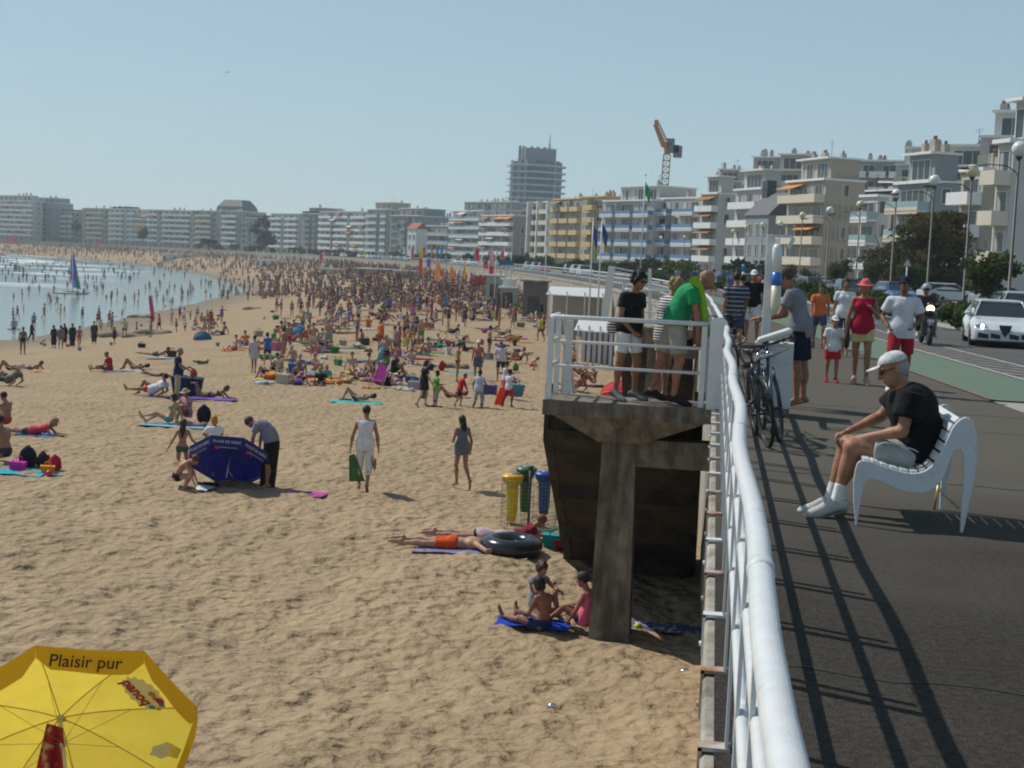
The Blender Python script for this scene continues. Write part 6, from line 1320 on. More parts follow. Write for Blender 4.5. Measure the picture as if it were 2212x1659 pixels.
# towels under the people placed by hand
def tw(u,v,L,W,c,lb,rz=0,m=None): g=groundpt(u,v); return towel(g[0],g[1],rz,L,W,c,lb,k=int(u)%4,m=m)
tw(660,1069,.75,.5,(.50,.06,.35),'crumpled magenta cloth lying alone on the sand',m=mat('patterned magenta',(.55,.06,.32),.9,dirt=((.12,.03,.12),9,.5,.55)))
tw(425,1057,.6,.5,(.62,.66,.74),'white towel in front of the squatting boy'); tw(380,921,1.9,.8,(.20,.36,.45),'blue patterned towel under the girl in the teal bikini')
tw(350,858,1.9,.8,(.12,.16,.45),'blue towel under the person in white and red'); tw(460,863,1.6,.7,(.16,.10,.40),'violet towel right of the man in navy')
tw(255,805,1.4,.7,(.06,.12,.16),'dark teal towel under the man in red'); tw(300,802,1.6,.7,(.38,.44,.48),'pale towel under the woman with raised knees')
tw(345,773,1.7,.7,(.30,.36,.42),'grey blue towel under the man in green trunks'); tw(370,818,1.2,.6,(.35,.25,.2),'beige towel under the flat lying person')
tw(85,940,1.0,.8,(.05,.22,.50),'bright blue towel at the left edge under the blond girl'); tw(45,1020,1.3,1.0,(.05,.35,.42),'turquoise patterned towel under the pile of bags at the left')
tw(120,1023,.6,.6,(.08,.25,.35),'small teal towel under the red bag'); tw(770,870,1.9,.75,(.03,.42,.46),'turquoise towel under the woman in the foreground of the crowd')
tw(985,866,1.8,.8,(.28,.30,.40),'grey violet towel behind the standing children'); tw(970,1190,1.1,.7,(.18,.19,.34),'blue towel under the man in orange shorts')
tw(90,803,.9,.8,(.35,.1,.08),'red and cream striped towels heaped near the left edge',m=stripe_mat('heap stripe',(.4,.03,.04),(.5,.42,.2),7,'Y',.55)); tw(1150,1350,1.0,.5,(.02,.06,.42),'bright blue towel over the legs of the bare backed girl')
g=groundpt(1425,1360); towel(g[0]-.1,g[1]+.0,0,1.5,.5,(.2,.2,.3),'dark blue and white patterned towel in the shade right of the pillar',k=2,m=mat('patterned navy towel',(.035,.045,.14),.95,dirt=((.45,.48,.55),11,.52,.58)))
bag(1378,1362,(.35,.5,.05),'yellow green toy on the towel right of the pillar','ball',.5,0,'toy')
bag(60,1013,(.015,.018,.03),'black backpack in the pile at the left edge','backpack',1.2,.3); bag(38,1018,(.55,.04,.35),'pink swim bag beside the black backpack','tote',.7,.1)
bag(92,1012,(.05,.02,.035),'dark purple bag in the middle of the left pile','backpack',.9,1.2); bag(118,1020,(.45,.02,.07),'crimson bag at the right of the left pile','backpack',.9,.8); bag(103,1024,(.7,.28,.03),'orange bag in front of the crimson bag','tote',.6,.4); bag(106,1029,(.5,.03,.02),'small red ball in front of the left pile','ball',.6)
bag(440,915,(.012,.014,.03),'large black backpack beside the woman in pink','backpack',1.3,.5); bag(415,922,(.3,.2,.2),'beige and pink clothes in front of the black backpack','pile',.8,.2); bag(371,770,(.08,.035,.02),'brown square bag beside the man in green trunks','tote',1.,0)
bag(418,818,(.60,.13,.02),'orange bag behind the man in navy','backpack',1.0,.4); bag(433,786,(.05,.06,.07),'dark bundle with a yellow tip on the sand','pile',.8,0); bag(447,783,(.6,.42,.03),'yellow bag end of the dark bundle','ball',.9,0,'bag','beach_bag')
bag(404,856,(.02,.03,.07),'large dark blue bag held by the man in navy','tote',2.2,.2); bag(306,752,(.02,.02,.025),'black bag alone on the sand below the sand heaps','tote',.9,0)
bag(1197,1186,(.02,.28,.27),'teal beach bag beside the black inner tube','tote',.85,.1); bag(1216,1190,(.25,.02,.02),'dark red bag behind the teal beach bag','tote',.65,.2); bag(1232,1192,(.02,.02,.025),'pair of dark sandals beside the red bag','pile',.45,.3,'shoes','sandals')
bag(745,866,(.04,.03,.03),'dark shoes left of the woman on the turquoise towel','pile',.5,0,'shoes','sandals'); bag(938,883,(.05,.035,.03),'dark sandals in front of the child in lime','pile',.6,0,'shoes','sandals')
bag(895,842,(.30,.27,.35),'white and violet cool bag beside the woman in black','box',1.,.0,'cool box'); bag(870,846,(.55,.5,.4),'pale clothes beside the violet cool bag','pile',.9,.1); bag(825,832,(.25,.1,.2),'beach clutter under the magenta folding chair','pile',1.5,.3); bag(800,842,(.6,.25,.05),'orange towel heap by the magenta folding chair','pile',.7,.3)
bag(1058,852,(.05,.03,.16),'dark violet cool box behind the checked shorts','box',1.1,0,'cool box'); bag(1110,856,(.1,.25,.3),'green and blue bodyboard bag held by the boy in red shorts','tote',1.6,.5)
bag(51,727,(.75,.42,.02),'bright yellow buoy ball in the shallows','ball',1.8,0,'ball'); bag(356,662,(.75,.45,.03),'yellow ball far out in the shallows','ball',1.5,0,'ball'); 
for i,(u,v,c,lb) in enumerate([(97,748,(.1,.5,.05),'lime bucket beside the crouching toddler'),(146,750,(.65,.12,.04),'orange red bucket among the dark clad group'),(240,746,(.05,.45,.45),'turquoise bucket right of the brown dress'),(172,758,(.15,.2,.55),'blue bucket in front of the slim girl'),(305,705,(.1,.12,.3),'blue bucket on the wet sand'),(470,748,(.1,.4,.1),'green ball in front of the open tent'),(508,752,(.65,.15,.04),'orange ball on the sand by the open tent')]): bag(u,v,c,lb,'bucket',1.1,0,'bucket')
for i,(u,v,s,lb) in enumerate([(255,727,1.9,'brown sand heap at the waterline left of the pink sail'),(226,726,1.3,'low sand heap behind the woman in brown'),(292,728,1.3,'sand heap beside a child near the pink sail'),(30,712,.8,'small sand heap in the shallow water'),(330,722,2.0,'grey sand heap right of the pink sail'),(545,668,1.4,'dark sand bar heap at the tip of the water'),(300,686,1.6,'flat sand bar in the shallows'),(980,793,.9,'sand heap behind the standing tanned woman')]): bag(u,v,(1,1,1),lb,'mound',s,.2,'sand heap')
# ---------------------------------------------------------------- crowd placement
def far_ok(u,v,m): return all(abs(u-a)>m or abs(v-b)>m*.45 for a,b in _used)
ZONES=[ # u0,u1,v0,v1,count,kinds,where
 (560,700,800,838,9,'SL','left of the magenta chair'),
 (730,870,800,835,11,'SL','by the turquoise board'),
 (570,700,760,795,6,'SLT','before the blue tent'),
 (600,760,715,760,14,'SLLT','around the blue tent'),
 (450,600,735,760,6,'SL','beside the open tent'),
 (770,900,735,790,14,'SLT','beyond the magenta chair'),
 (900,1175,740,790,12,'SLT','behind the standing three'),
 (900,1175,700,740,18,'SLT','left of the railing'),
 (640,800,682,715,20,'SLT','near the green parasol'),
 (800,1000,670,710,24,'SLT','around the cream parasol'),
 (1000,1180,660,700,20,'SLT','near the lime tent'),
 (560,700,640,690,14,'T','behind the green parasol'),
 (420,560,690,730,10,'TS','at the water tip'),
 (1235,1330,735,850,8,'TS','behind the platform railing'),
 (1340,1520,770,850,4,'SL','below the sea wall'),
 (900,1180,635,662,16,'ST','by the orange parasol'),
 (200,330,700,735,8,'TC','among the sand heaps'),
 (330,430,690,725,8,'TC','near the pink sail'),
]
WATER=[(20,200,640,700,14),(200,540,640,690,20),(60,300,600,640,22),(300,520,610,645,18)]
cnt=0
for (u0,u1,v0,v1,n,kd,where) in ZONES:
    k=0;tries=0;last=None
    while k<n and tries<500:
        tries+=1; near=last is not None and rng.random()<.62
        if near: sc=max(.35,(last[1]-560)/250); u=last[0]+rng.normal()*34*sc; v=last[1]+rng.normal()*8*sc; m=15
        else: u=u0+(u1-u0)*rng.random(); v=v0+(v1-v0)*rng.random(); m=26
        if not(u0<=u<=u1 and v0<=v<=v1): continue
        sc=max(.35,(v-560)/250)
        if not far_ok(u,v,m*sc): continue
        last=(u,v)
        t=kd[int(rng.integers(len(kd)))]; child=rng.random()<.15
        if t=='C': t='T'; child=True
        pose={'S':SIT,'L':LIE,'T':STAND}[t][int(rng.integers(6))]
        dr=float(rng.choice([90,-90,90,-90,0,180,30,-40,150,-150]))+rng.normal()*15
        hh=.022 if v>745 else .028
        r_,g,cn=cp(u,v,pose,dr,where,None,child,h=hh,group='bathers on the beach')
        if t in'SL' and rng.random()<.8:
            tn,tc=CLR[int(rng.integers(len(CLR)))]; towel(g[0]-math.sin(deg(dr))*.2,g[1]+math.cos(deg(dr))*.2,deg(dr)+math.pi/2,1.8 if t=='L' else 1.5,.8,tuple(c*.9 for c in tc),f'{tn} towel under the bather in {cn} {where}','beach towels in the crowd',k=cnt)
        k+=1;cnt+=1
for (u0,u1,v0,v1,n) in WATER:
    k=0;tries=0
    while k<n and tries<300:
        tries+=1; u=u0+(u1-u0)*rng.random(); v=v0+(v1-v0)*rng.random(); g=groundpt(u,v)
        if g[2]>-7.25 or not far_ok(u,v,9): continue
        cp(u,v,['wade','stand','walk','wade','stand2'][int(rng.integers(5))],float(rng.random()*360),('left of the catamaran' if u<150 else 'right of the catamaran' if u<330 else 'in the far shallows'),None,rng.random()<.2,'swim',h=.034,group='bathers in the water'); k+=1;cnt+=1
print('crowd',cnt)
# beyond the three hundred largest: one mass
def low_person(mb,x,y,z,r,sit):
    sk=[(.22,.11,.075),(.16,.08,.055),(.28,.15,.11)][int(r.integers(3))]; cl=tuple(q*.62+.01 for q in CLR[int(r.integers(len(CLR)))][1]); a=r.random()*6.28; c,s=math.cos(a),math.sin(a)
    def seg(p,q,r1,r2,col,n=5):
        mb.col=col; f=lambda v:(x+v[0]*c-v[1]*s,y+v[0]*s+v[1]*c,z+v[2]); mb.tube([f(p),f(q)],[r1,r2],n)
    if not sit:
        o=r.random()*.3-.1
        seg((-.09,o,0),(-.08,0,.82),.05,.085,sk); seg((.09,-o,0),(.08,0,.82),.05,.085,sk); seg((0,0,.76),(0,0,1.0),.15,.13,cl); seg((0,0,1.0),(0,0,1.42),.13,.16,cl if r.random()<.45 else sk)
        seg((-.2,0,1.40),(-.28,.1,.85),.045,.035,sk,4); seg((.2,0,1.40),(.28,.15*r.random(),.9),.045,.035,sk,4); hz=1.62
    else:
        seg((0,0,.10),(0,-.15,.6),.16,.17,cl if r.random()<.5 else sk); seg((-.1,.05,.12),(-.1,.5,.4),.085,.06,sk,4); seg((-.1,.5,.4),(-.1,.85,.05),.06,.04,sk,4); seg((.1,.05,.12),(.1,.5,.35),.085,.06,sk,4); seg((.1,.5,.35),(.1,.9,.05),.06,.04,sk,4)
        seg((.2,-.15,.58),(.2,.3,.35),.045,.035,sk,4); hz=.80
    mb.col=(.03,.02,.015); f=(x+(0 if not sit else .12*s),y-(0 if not sit else .12*c),z+hz); mb.ball(f,(.095,.105,.125),6,4)
def mass():
    mb=MB(); r=np.random.default_rng(3); n=0
    bands=[(560,1175,598,645,520,.28),(700,1175,620,665,170,.12),(560,1120,576,604,380,.4),(330,900,562,585,230,.7),(0,440,541,556,260,.85),(0,330,532,545,170,.9),(180,560,556,600,170,.8),(0,300,566,610,60,1.),(700,1175,640,700,70,.1),(440,640,600,650,70,.8),(0,60,560,590,20,1)]
    for (u0,u1,v0,v1,m,st) in bands:
        k=0;t=0
        while k<m and t<m*6:
            t+=1; u=u0+(u1-u0)*r.random(); v=v0+(v1-v0)*r.random(); g=groundpt(u,v)
            if g[1]>880 or g[0]>float(wx(g[1]))-1.0: continue
            inw=g[2]<-7.25
            if inw and r.random()<.5: continue
            if v>636 and not far_ok(u,v,8): continue
            low_person(mb,g[0],g[1],max(g[2],-7.6)-.03,r,(r.random()>st) and not inw); k+=1; n+=1
    for k in range(900):
        y=120+640*r.random()**.8; t=.02+.5*r.random()**1.2; x=float(wx(y)-t*(wx(y)-lx(y))); 
        c=ROT.T@(np.array([x,y,-4.])-CAM); u=CX-FPX*c[0]/c[2]
        if -10<u<1170: low_person(mb,x,y,float(zs(x,y))-.03,r,r.random()<.45); n+=1
    o=mb.build('crowd',[mat('crowd colours',(1,1,1),.85,vcol=True)]); tag(o,'dense crowd of small distant bathers along the far beach and shallows','crowd',kind='stuff'); return n
print('mass',mass())
# ---------------------------------------------------------------- objects
def text_mesh(body,size,m,ext=.001,bold=0.):
    c=bpy.data.curves.new('txt','FONT'); c.body=body; c.size=size; c.extrude=ext; c.align_x='CENTER'; c.align_y='CENTER'; c.offset=bold; c.resolution_u=3
    o=bpy.data.objects.new('txt',c); COL.objects.link(o); dg=bpy.context.evaluated_depsgraph_get(); me=bpy.data.meshes.new_from_object(o.evaluated_get(dg)); bpy.data.objects.remove(o); me.materials.clear(); me.materials.append(m); return me
def place(o,origin,xa,ya):
    xa=nrm(xa); ya=nrm(np.array(ya)-xa*np.dot(xa,ya)); za=np.cross(xa,ya); o.matrix_local=Matrix([[xa[0],ya[0],za[0],origin[0]],[xa[1],ya[1],za[1],origin[1]],[xa[2],ya[2],za[2],origin[2]],[0,0,0,1]]); return o
def canopy_geo(H,a,R,hr,ph,n=8,sub=6,drop=.17,down=(0,0,-1)):
    a=nrm(a); e=nrm(np.cross(a,(0,0,1))); f=np.cross(e,a)
    rim=[H-a*hr*R+R*(math.cos(ph+i*2*math.pi/n)*e+math.sin(ph+i*2*math.pi/n)*f) for i in range(n)]
    def pt(i,t,s):   # t hub..rim, s across panel
        q=rim[i]*(1-s)+rim[(i+1)%n]*s; c=H-a*hr*R*t**1.5; v=(q-(H-a*hr*R)); return c+v*t - a*0 + a*(.02*R*math.sin(math.pi*s)*t*-1)
    return a,e,f,rim,pt
def make_canopy(mb,H,a,R,hr,ph,n,sub,drop,seg=6,colfn=None,thick=.003):
    a,e,f,rim,pt=canopy_geo(H,a,R,hr,ph,n)
    for i in range(n):
        if colfn: mb.mi=colfn(i)
        V=[pt(i,t/seg,s/sub) for t in range(seg+1) for s in range(sub+1)]; m=sub+1
        F=[(t*m+s,t*m+s+1,(t+1)*m+s+1,(t+1)*m+s) for t in range(seg) for s in range(sub)]
        mb.add(V,F,True)
    return a,e,f,rim,pt
def yellow_umbrella():
    H=P(130,1548,9.5); a=(-.4619889,.76271978,.45257574); R=.98137; ph=6.5182; YL=mat('yellow parasol cloth',(.72,.56,.07),.85,noise=.05,nscale=8,trans=.55,bump=.001,bscale=200); YD=mat('yellow valance cloth',(.72,.44,.015),.85,trans=.35)
    t=thing('parasol','yellow tilted parasol with printed valance in the bottom left corner seen from beneath','parasol',H); L0=np.array(H)
    def b(n,mb,m): o=mb.build(n,m if isinstance(m,list) else [m],t); o.location=-L0; return o
    mb=MB(); a,e,f,rim,pt=make_canopy(mb,np.array(H),a,R,.25,ph,8,8,0); can=b('canopy',mb,YL)
    ST=mat('parasol steel',(.45,.33,.10),.5,metal=.3); G=mat('white pole',(.55,.52,.42),.4)
    for i in range(8):
        mb=MB(); mb.tube([pt(i,k/6,0)-a*.012 for k in range(7)],.004,6); b('rib',mb,ST)
        mb=MB(); mb.tube([pt(i,.52,0)-a*.014,np.array(H)-a*.27],.0022,5); b('strut',mb,ST)
    mb=MB(); mb.cyl(np.array(H)+a*.05,np.array(H)-a*.04,.022,.024,12); b('hub',mb,G)
    mb=MB(); p1=np.array(H)-a*.95; mb.tube([np.array(H),p1,p1+np.array([.02,-.03,-.08]),(p1[0]+.03,p1[1]-.05,-3.3)],.014,10); mb.cyl(np.array(H)-a*.24,np.array(H)-a*.30,.022,.022,12); b('pole',mb,G)
    # valance hangs straight down from the rim
    for i in range(8):
        A,B=rim[i],rim[(i+1)%8]; V=[];n=8
        for r_ in range(3):
            for k in range(n+1):
                s=k/n; edge=.17*(1 if 0<k<n else .55)*(r_/2); V.append(A*(1-s)+B*s-a*.02*math.sin(math.pi*s)*R*1+np.array([0,0,-edge])-np.array([0,1,0])*.012*math.sin(s*6)*r_)
        mb=MB(); mb.add(V,[(r_*(n+1)+k,r_*(n+1)+k+1,(r_+1)*(n+1)+k+1,(r_+1)*(n+1)+k) for r_ in range(2) for k in range(n)],True); b('valance',mb,YD)
    # words on the upper valance (edge 1-2)
    A,B=rim[2],rim[1]
    if (ROT.T@(A-CAM))[0]>(ROT.T@(B-CAM))[0]: A,B=B,A
    c=(A+B)/2; xd=nrm(B-A); o=new_obj('lettering',text_mesh('Plaisir pur',.125,mat('dark print',(.035,.022,.012),.8),bold=.001),t)
    nrmv=np.cross(xd,(0,0,1)); 
    if nrmv[1]>0: nrmv=-nrmv
    place(o,c-L0+np.array([0,0,-.083])-a*.022*R*.9+nrmv*.03+xd*-.04,xd,(0,0,1))
    # printed emblem seen through the cloth: white burst, red letters, coloured fruit shapes
    i0=0
    def loc(s,t_): return pt(i0,t_,s)
    q0=loc(.42,.72); xd=nrm(loc(.95,.80)-loc(.05,.80)); yd=nrm(loc(.5,.9)-loc(.5,.5)); ydn=nrm(yd-xd*np.dot(xd,yd)); zn=-a
    if (ROT.T@xd)[1]>0: xd=-xd
    def shp(nm,poly,col,off):
        mb=MB(); V=[q0+xd*x+ydn*y-a*off for x,y in poly]; mb.add(V,[tuple(range(len(V)))]); return b(nm,mb,mat('print '+nm+str(col[0]),col,.85,trans=.4))
    burst=[]
    for k in range(30): an=k/30*6.283; r_=(1.0 if k%2 else .84); burst.append((.23*r_*math.cos(an),.125*r_*math.sin(an)))
    shp('emblem_burst',burst,(.66,.64,.56),.016)
    o=new_obj('emblem_letters',text_mesh('panoq',.13,mat('red print',(.50,.05,.04),.85,trans=.3),bold=.004),t); place(o,q0-L0+ydn*-.035+xd*-.03-a*.021,xd,ydn)
    for x,y,r_,c in((.03,.055,.035,(.70,.30,.03)),(.09,.05,.03,(.65,.22,.02)),(.13,.065,.04,(.40,.06,.20)),(.18,.05,.028,(.20,.20,.42)),(.17,-.03,.03,(.10,.40,.32)),(.21,.005,.022,(.70,.28,.04))):
        shp('emblem_fruit',[(x+r_*math.cos(k*.7),y+r_*.8*math.sin(k*.7)) for k in range(9)],c,.0195+.0004*x)
    mb=MB(); q1=pt(7,.86,.35); V=[q1+e*.12*math.cos(k*.5)*(1 if k%2 else .8)+nrm(np.cross(e,a))*.09*math.sin(k*.5)*(1 if k%2 else .8)-a*.016 for k in range(13)]; mb.add(V,[tuple(range(13))]); b('emblem_burst',mb,mat('print white',(.66,.64,.56),.85,trans=.4))
yellow_umbrella()
def red_dress():
    m=mat('red flowered cloth',(.30,.012,.02),.9,dirt=((.45,.30,.14),13,.52,.60),noise=.2,nscale=30); V=[];nu,nv=12,14; d0=9.28
    for lay in(0,.012):
        for j in range(nv+1):
            for i in range(nu+1):
                s=i/nu;t=j/nv; u=(101+(136-101)*s)*(1-t)+(66+(148-66)*s)*t; v=1562+10*s+t*150; p=P(u,v,d0+lay+.035*math.sin(s*11+t*2)*(.3+t)); V.append(p)
    N=(nu+1)*(nv+1);F=[]
    for j in range(nv):
        for i in range(nu): a=j*(nu+1)+i; F+=[(a,a+1,a+nu+2,a+nu+1),(N+a,N+a+nu+1,N+a+nu+2,N+a+1)]
    mb=MB(); mb.add(V,F,True); tag(mb.build('dress',[m]),'red flowered beach dress hanging under the yellow parasol','dress')
red_dress()
def blue_umbrella():
    g=groundpt(514,1046); R=.86; c=np.array([g[0]-.03,g[1]-.45,g[2]+.60]); a=np.array([-.10,.67,.74]); a=nrm(a); H=c+a*.27*R
    BL=mat('blue parasol cloth',(.012,.016,.22),.6,noise=.08,nscale=6,trans=.08); WL=mat('white print',(.62,.64,.68),.8); RD=mat('red print small',(.5,.03,.05),.8); CY_=mat('cyan print',(.03,.32,.6),.8)
    t=thing('parasol','open royal blue parasol with white sponsor prints lying on the sand','parasol',c)
    def b(n,mb,m): o=mb.build(n,m if isinstance(m,list) else [m],t); o.location=-c; return o
    mb=MB(); a,e,f,rim,pt=make_canopy(mb,H,a,R,.27,.32,8,5,0); b('canopy',mb,BL)
    for i in range(8): mb=MB(); mb.tube([pt(i,k/5,0)-a*.012 for k in range(6)],.004,5); b('rib',mb,mat('rib steel',(.08,.09,.16),.5,metal=.3))
    for i in range(8):
        A,B=rim[i],rim[(i+1)%8]; dn=np.array([0,0,-.17]); up=(A+B)[2]/2>c[2]; mb=MB(); mb.add([A,B,B+dn*(1 if up else .3)-a*.03,A+dn*(1 if up else .3)-a*.03],[(0,1,2,3)]); b('valance',mb,mat('dark blue valance',(.015,.02,.16),.7,trans=.2))
        if up:
            mb=MB(); m_=(A+B)/2; x=nrm(B-A); mb.bar(A*.82+B*.18+dn*1.08-a*.05,A*.2+B*.8+dn*1.08-a*.05,.02,.006); mb.mi=1; mb.box(B*.8+A*.2+dn*1.15-a*.055,(.08,.02,.05)); b('print',mb,[WL,RD])
            o=new_obj('lettering',text_mesh('PLAGE DE SABLE',.075,WL),t); xd=x if (ROT.T@x)[0]>0 else -x; place(o,m_-c+dn*.5-a*.03+np.array([0,-.012,0]),xd,(0,0,1))
    e2=nrm(np.array([.75,-.35,-.45])); yd=nrm(np.cross(e2,-a)); 
    for k,(u,v,w_,cc) in enumerate([(441,1005,.13,CY_),(450,1009,.06,RD),(447,1000,.09,CY_),(496,1016,.14,WL),(497,1024,.11,WL)]):
        # printed marks on the inside of the cloth
        d=ROT@_ray(u,v); n_=a; s=((H-a*.12)-CAM)@n_/(d@n_); p=CAM+d*s; mb=MB(); mb.mi=0; q=[p+e2*w_*x+yd*w_*.45*y-a*(.045+.003*k) for x,y in((-1,-1),(.6,-1),(1,.3),(.4,1),(-.8,.8))]; mb.add(q,[tuple(range(5))]); b('print',mb,cc)
    o=new_obj('lettering',text_mesh('e3',.22,WL,bold=.006),t); d=ROT@_ray(457,1017); s=((H-a*.12)-CAM)@a/(d@a); place(o,CAM+d*s-c-a*.06,e2,np.cross(-a,e2))
    mb=MB(); mb.tube([H,H-a*.7],.014,8); b('pole',mb,mat('grey steel',(.35,.36,.38),.4,metal=.5))
blue_umbrella()
g=groundpt(450,1052); bag(448,1050,(.01,.01,.012),'dark shoes at the left foot of the blue parasol','pile',.45,.2,'shoes','sandals')
def inner_tube():
    g=groundpt(1096,1206); r=.15; R=.50-r+.02; o=None; mb=MB(); mb.tube([(R*math.cos(k*2*math.pi/36),R*math.sin(k*2*math.pi/36),r) for k in range(36)],r,18,closed=True)
    t=thing('inner_tube','big glossy black rubber inner tube lying on the sand','inner tube',(g[0],g[1]+.45,g[2]-.02)); mb.build('tube',[mat('black rubber',(.016,.018,.022),.22,spec=.6)],t)
    mb=MB(); mb.cyl((R-.14,0,r*1.4),(R-.19,0,r*1.5),.012,.010,8); mb.build('valve',[mat('brass',(.5,.38,.15),.3,metal=.8)],t)
inner_tube()
def bins():
    g=groundpt(1141,1133); t=thing('litter_bin','beach litter stand with yellow, green and blue bags in a wire cage','litter bin',g); z0=0
    ys=g[1]; 
    def off(u,v): p=P(u,v,ys); return p-g
    mb=MB(); h=off(1140,1012)[2]; mb.cyl((0,0,-.4),(0,0,h),.028,.028,10); mb.cyl((0,0,h),(0,0,h+.05),.05,.05,10); mb.build('pole',[mat('dark green post',(.03,.06,.04),.5)],t)
    for nm,u,v,c,dy,vb,col in(('yellow bag',1110,1024,(.75,.58,.02),-.12,1122,(.62,.36,.03)),('green bag',1134,1014,(.05,.16,.04),.24,1110,(.05,.12,.06)),('blue bag',1179,1020,(.02,.10,.30),-.05,1110,(.02,.06,.30))):
        p=off(u,v); z=p[2]; zb=off(u,vb)[2]; x=p[0]; mm=mat(nm,c,.35,noise=.15,nscale=6,bump=.01,bscale=14,trans=.35)
        mb=MB(); mb.lathe([(.195,z-.05),(.185,z-.10),(.115,z-.20),(.11,z-.4),(.10,zb+.15),(.085,zb),(0,zb-.01)],(x,dy,0),16)
        if 1:
            V=[]; 
        o=mb.build('bag',[mm],t)
        mb=MB(); mb.lathe([(0,z+.03),(.12,z+.028),(.19,z+.0),(.205,z-.02),(.205,z-.05),(.19,z-.055)],(x,dy,0),20); mb.build('lid',[mat(nm+' lid',col,.35)],t); mb=MB(); mb.lathe([(0,z+.045),(.10,z+.042),(.11,z+.03)],(x+.03,dy,0),14); mb.build('lid_flap',[mat('grey lid flap',(.10,.14,.14),.4)],t)
        mb=MB(); mb.bar((0,0,z-.03),(x,dy,z-.03),.02); mb.build('arm',[mat('dark green post',(.03,.06,.04),.5)],t)
    mb=MB(); r=.52; zt=off(1140,1034)[2]; zb=off(1140,1160)[2]+.12
    for k in range(44):
        a=k*2*math.pi/44; mb.tube([(r*math.cos(a),r*math.sin(a),zb),(r*math.cos(a),r*math.sin(a),zt)],.0028,3,False)
    for k in range(15):
        z=zb+(zt-zb)*k/14; mb.tube([(r*math.cos(j*.2856),r*math.sin(j*.2856),z) for j in range(22)],.0028,3,closed=True)
    for k in range(3): a=k*2.1; mb.bar((0,0,zb+.05),(r*math.cos(a),r*math.sin(a),zb+.05),.012)
    mb.build('wire_cage',[mat('galvanised wire',(.22,.22,.20),.4,metal=.6)],t)
bins()
# things people hold
g=groundpt(785,1063); mb=MB()
def cloth_hang(name,label,quad,d,m,cat,folds=5,amp=.03):
    """quad: four photo points (tl,tr,br,bl)"""
    V=[];nu,nv=10,8; q=np.array(quad,float)
    for lay in(0,.014):
        for j in range(nv+1):
            for i in range(nu+1):
                s=i/nu;t=j/nv; uv=(q[0]*(1-s)+q[1]*s)*(1-t)+(q[3]*(1-s)+q[2]*s)*t; V.append(P(uv[0],uv[1],d+lay+amp*math.sin(s*folds*2)*(.4+.6*t)))
    N=(nu+1)*(nv+1);F=[]
    for j in range(nv):
        for i in range(nu): a=j*(nu+1)+i; F+=[(a,a+1,a+nu+2,a+nu+1),(N+a,N+a+nu+1,N+a+nu+2,N+a+1)]
    mb=MB(); mb.add(V,F,True); return tag(mb.build(name,[m]),label,cat)
yw=g[1]
cloth_hang('towel','green towel hanging from the left hand of the woman in white',[(754,984),(766,980),(789,1040),(754,1040)],yw-.06,mat('green towel',(.06,.14,.035),.95,noise=.25,nscale=30),'towel')
p=P(806,1003,yw-.03); mb=MB()
for dx in(-.035,.035): mb.ball((p[0]+dx,p[1],p[2]),[.036,.022,.13],10,8); mb.tube([(p[0]+dx,p[1]-.02,p[2]+.04),(p[0]+dx*.6,p[1]-.05,p[2]+.12),(p[0],p[1],p[2]+.17)],.008,5)
tag(mb.build('sandals',[mat('tan leather',(.28,.14,.05),.6)]),'pair of tan sandals dangling from the right hand of the woman in white','sandals')
g=groundpt(1097,882); cloth_hang('cloth','bright orange cloth trailing from the hand of the boy in red shorts',[(1080,836),(1090,836),(1089,876),(1066,874)],g[1]-.05,mat('orange cloth',(.85,.10,.03),.9,trans=.4),'cloth')
p=P(1106,822,groundpt(1089,864)[1]-.3); mb=MB(); mb.box(p,(.34,.02,.17),[[.8,0,-.6],[0,1,0],[.6,0,.8]]); mb.bar(p+np.array([-.12,0,-.1]),p+np.array([-.22,0,-.18]),.03); tag(mb.build('beach_bat',[mat('grey bat',(.20,.16,.17),.6)]),'grey wooden beach bat held up by the girl in the white vest','bat')
g=groundpt(914,880); cloth_hang('shoulder_bag','green cloth bag slung across the woman in the black t-shirt',[(915,832),(921,832),(918,862),(904,860)],g[1]-.16,mat('green canvas',(.04,.12,.10),.9),'bag')
# turquoise surfboard with a man behind, magenta folding chair, parasols, tents
def board(u,v0,v1,w,label,col,name='surfboard',lean=.08):
    g=groundpt(u,v0); top=P(u,v1,g[1]); h=top[2]-g[2]; F=[]; mb=MB(); V=[];n=14
    for lay in(-.03,.03):
        for k in range(n+1):
            t=k/n; ww=w*math.sin(math.pi*min(max(t*.9+.05,0),1))**.6; V+=[(-ww/2,lay,h*t),(0,lay*1.5,h*t),(ww/2,lay,h*t)]
    N=3*(n+1)
    for k in range(n):
        for j in(0,1): a=3*k+j; F+=[(a,a+1,a+4,a+3),(N+a,N+a+3,N+a+4,N+a+1)]
        F+=[(3*k,3*k+3,N+3*k+3,N+3*k),(3*k+2,N+3*k+2,N+3*k+5,3*k+5)]
    mb.add(V,F,True); o=mb.build(name,[mat('board '+str(col),col,.35,noise=.1,nscale=3)],None,g,.2); o.rotation_euler=(0,lean,.2); return tag(o,label,'surfboard')
cp(832,808,'stand2',170,'holding the turquoise board',False,style='swim',ci=1,h=.02)
board(825,808,750,.62,'turquoise bodyboard standing upright in front of a tanned man',(.04,.36,.45))
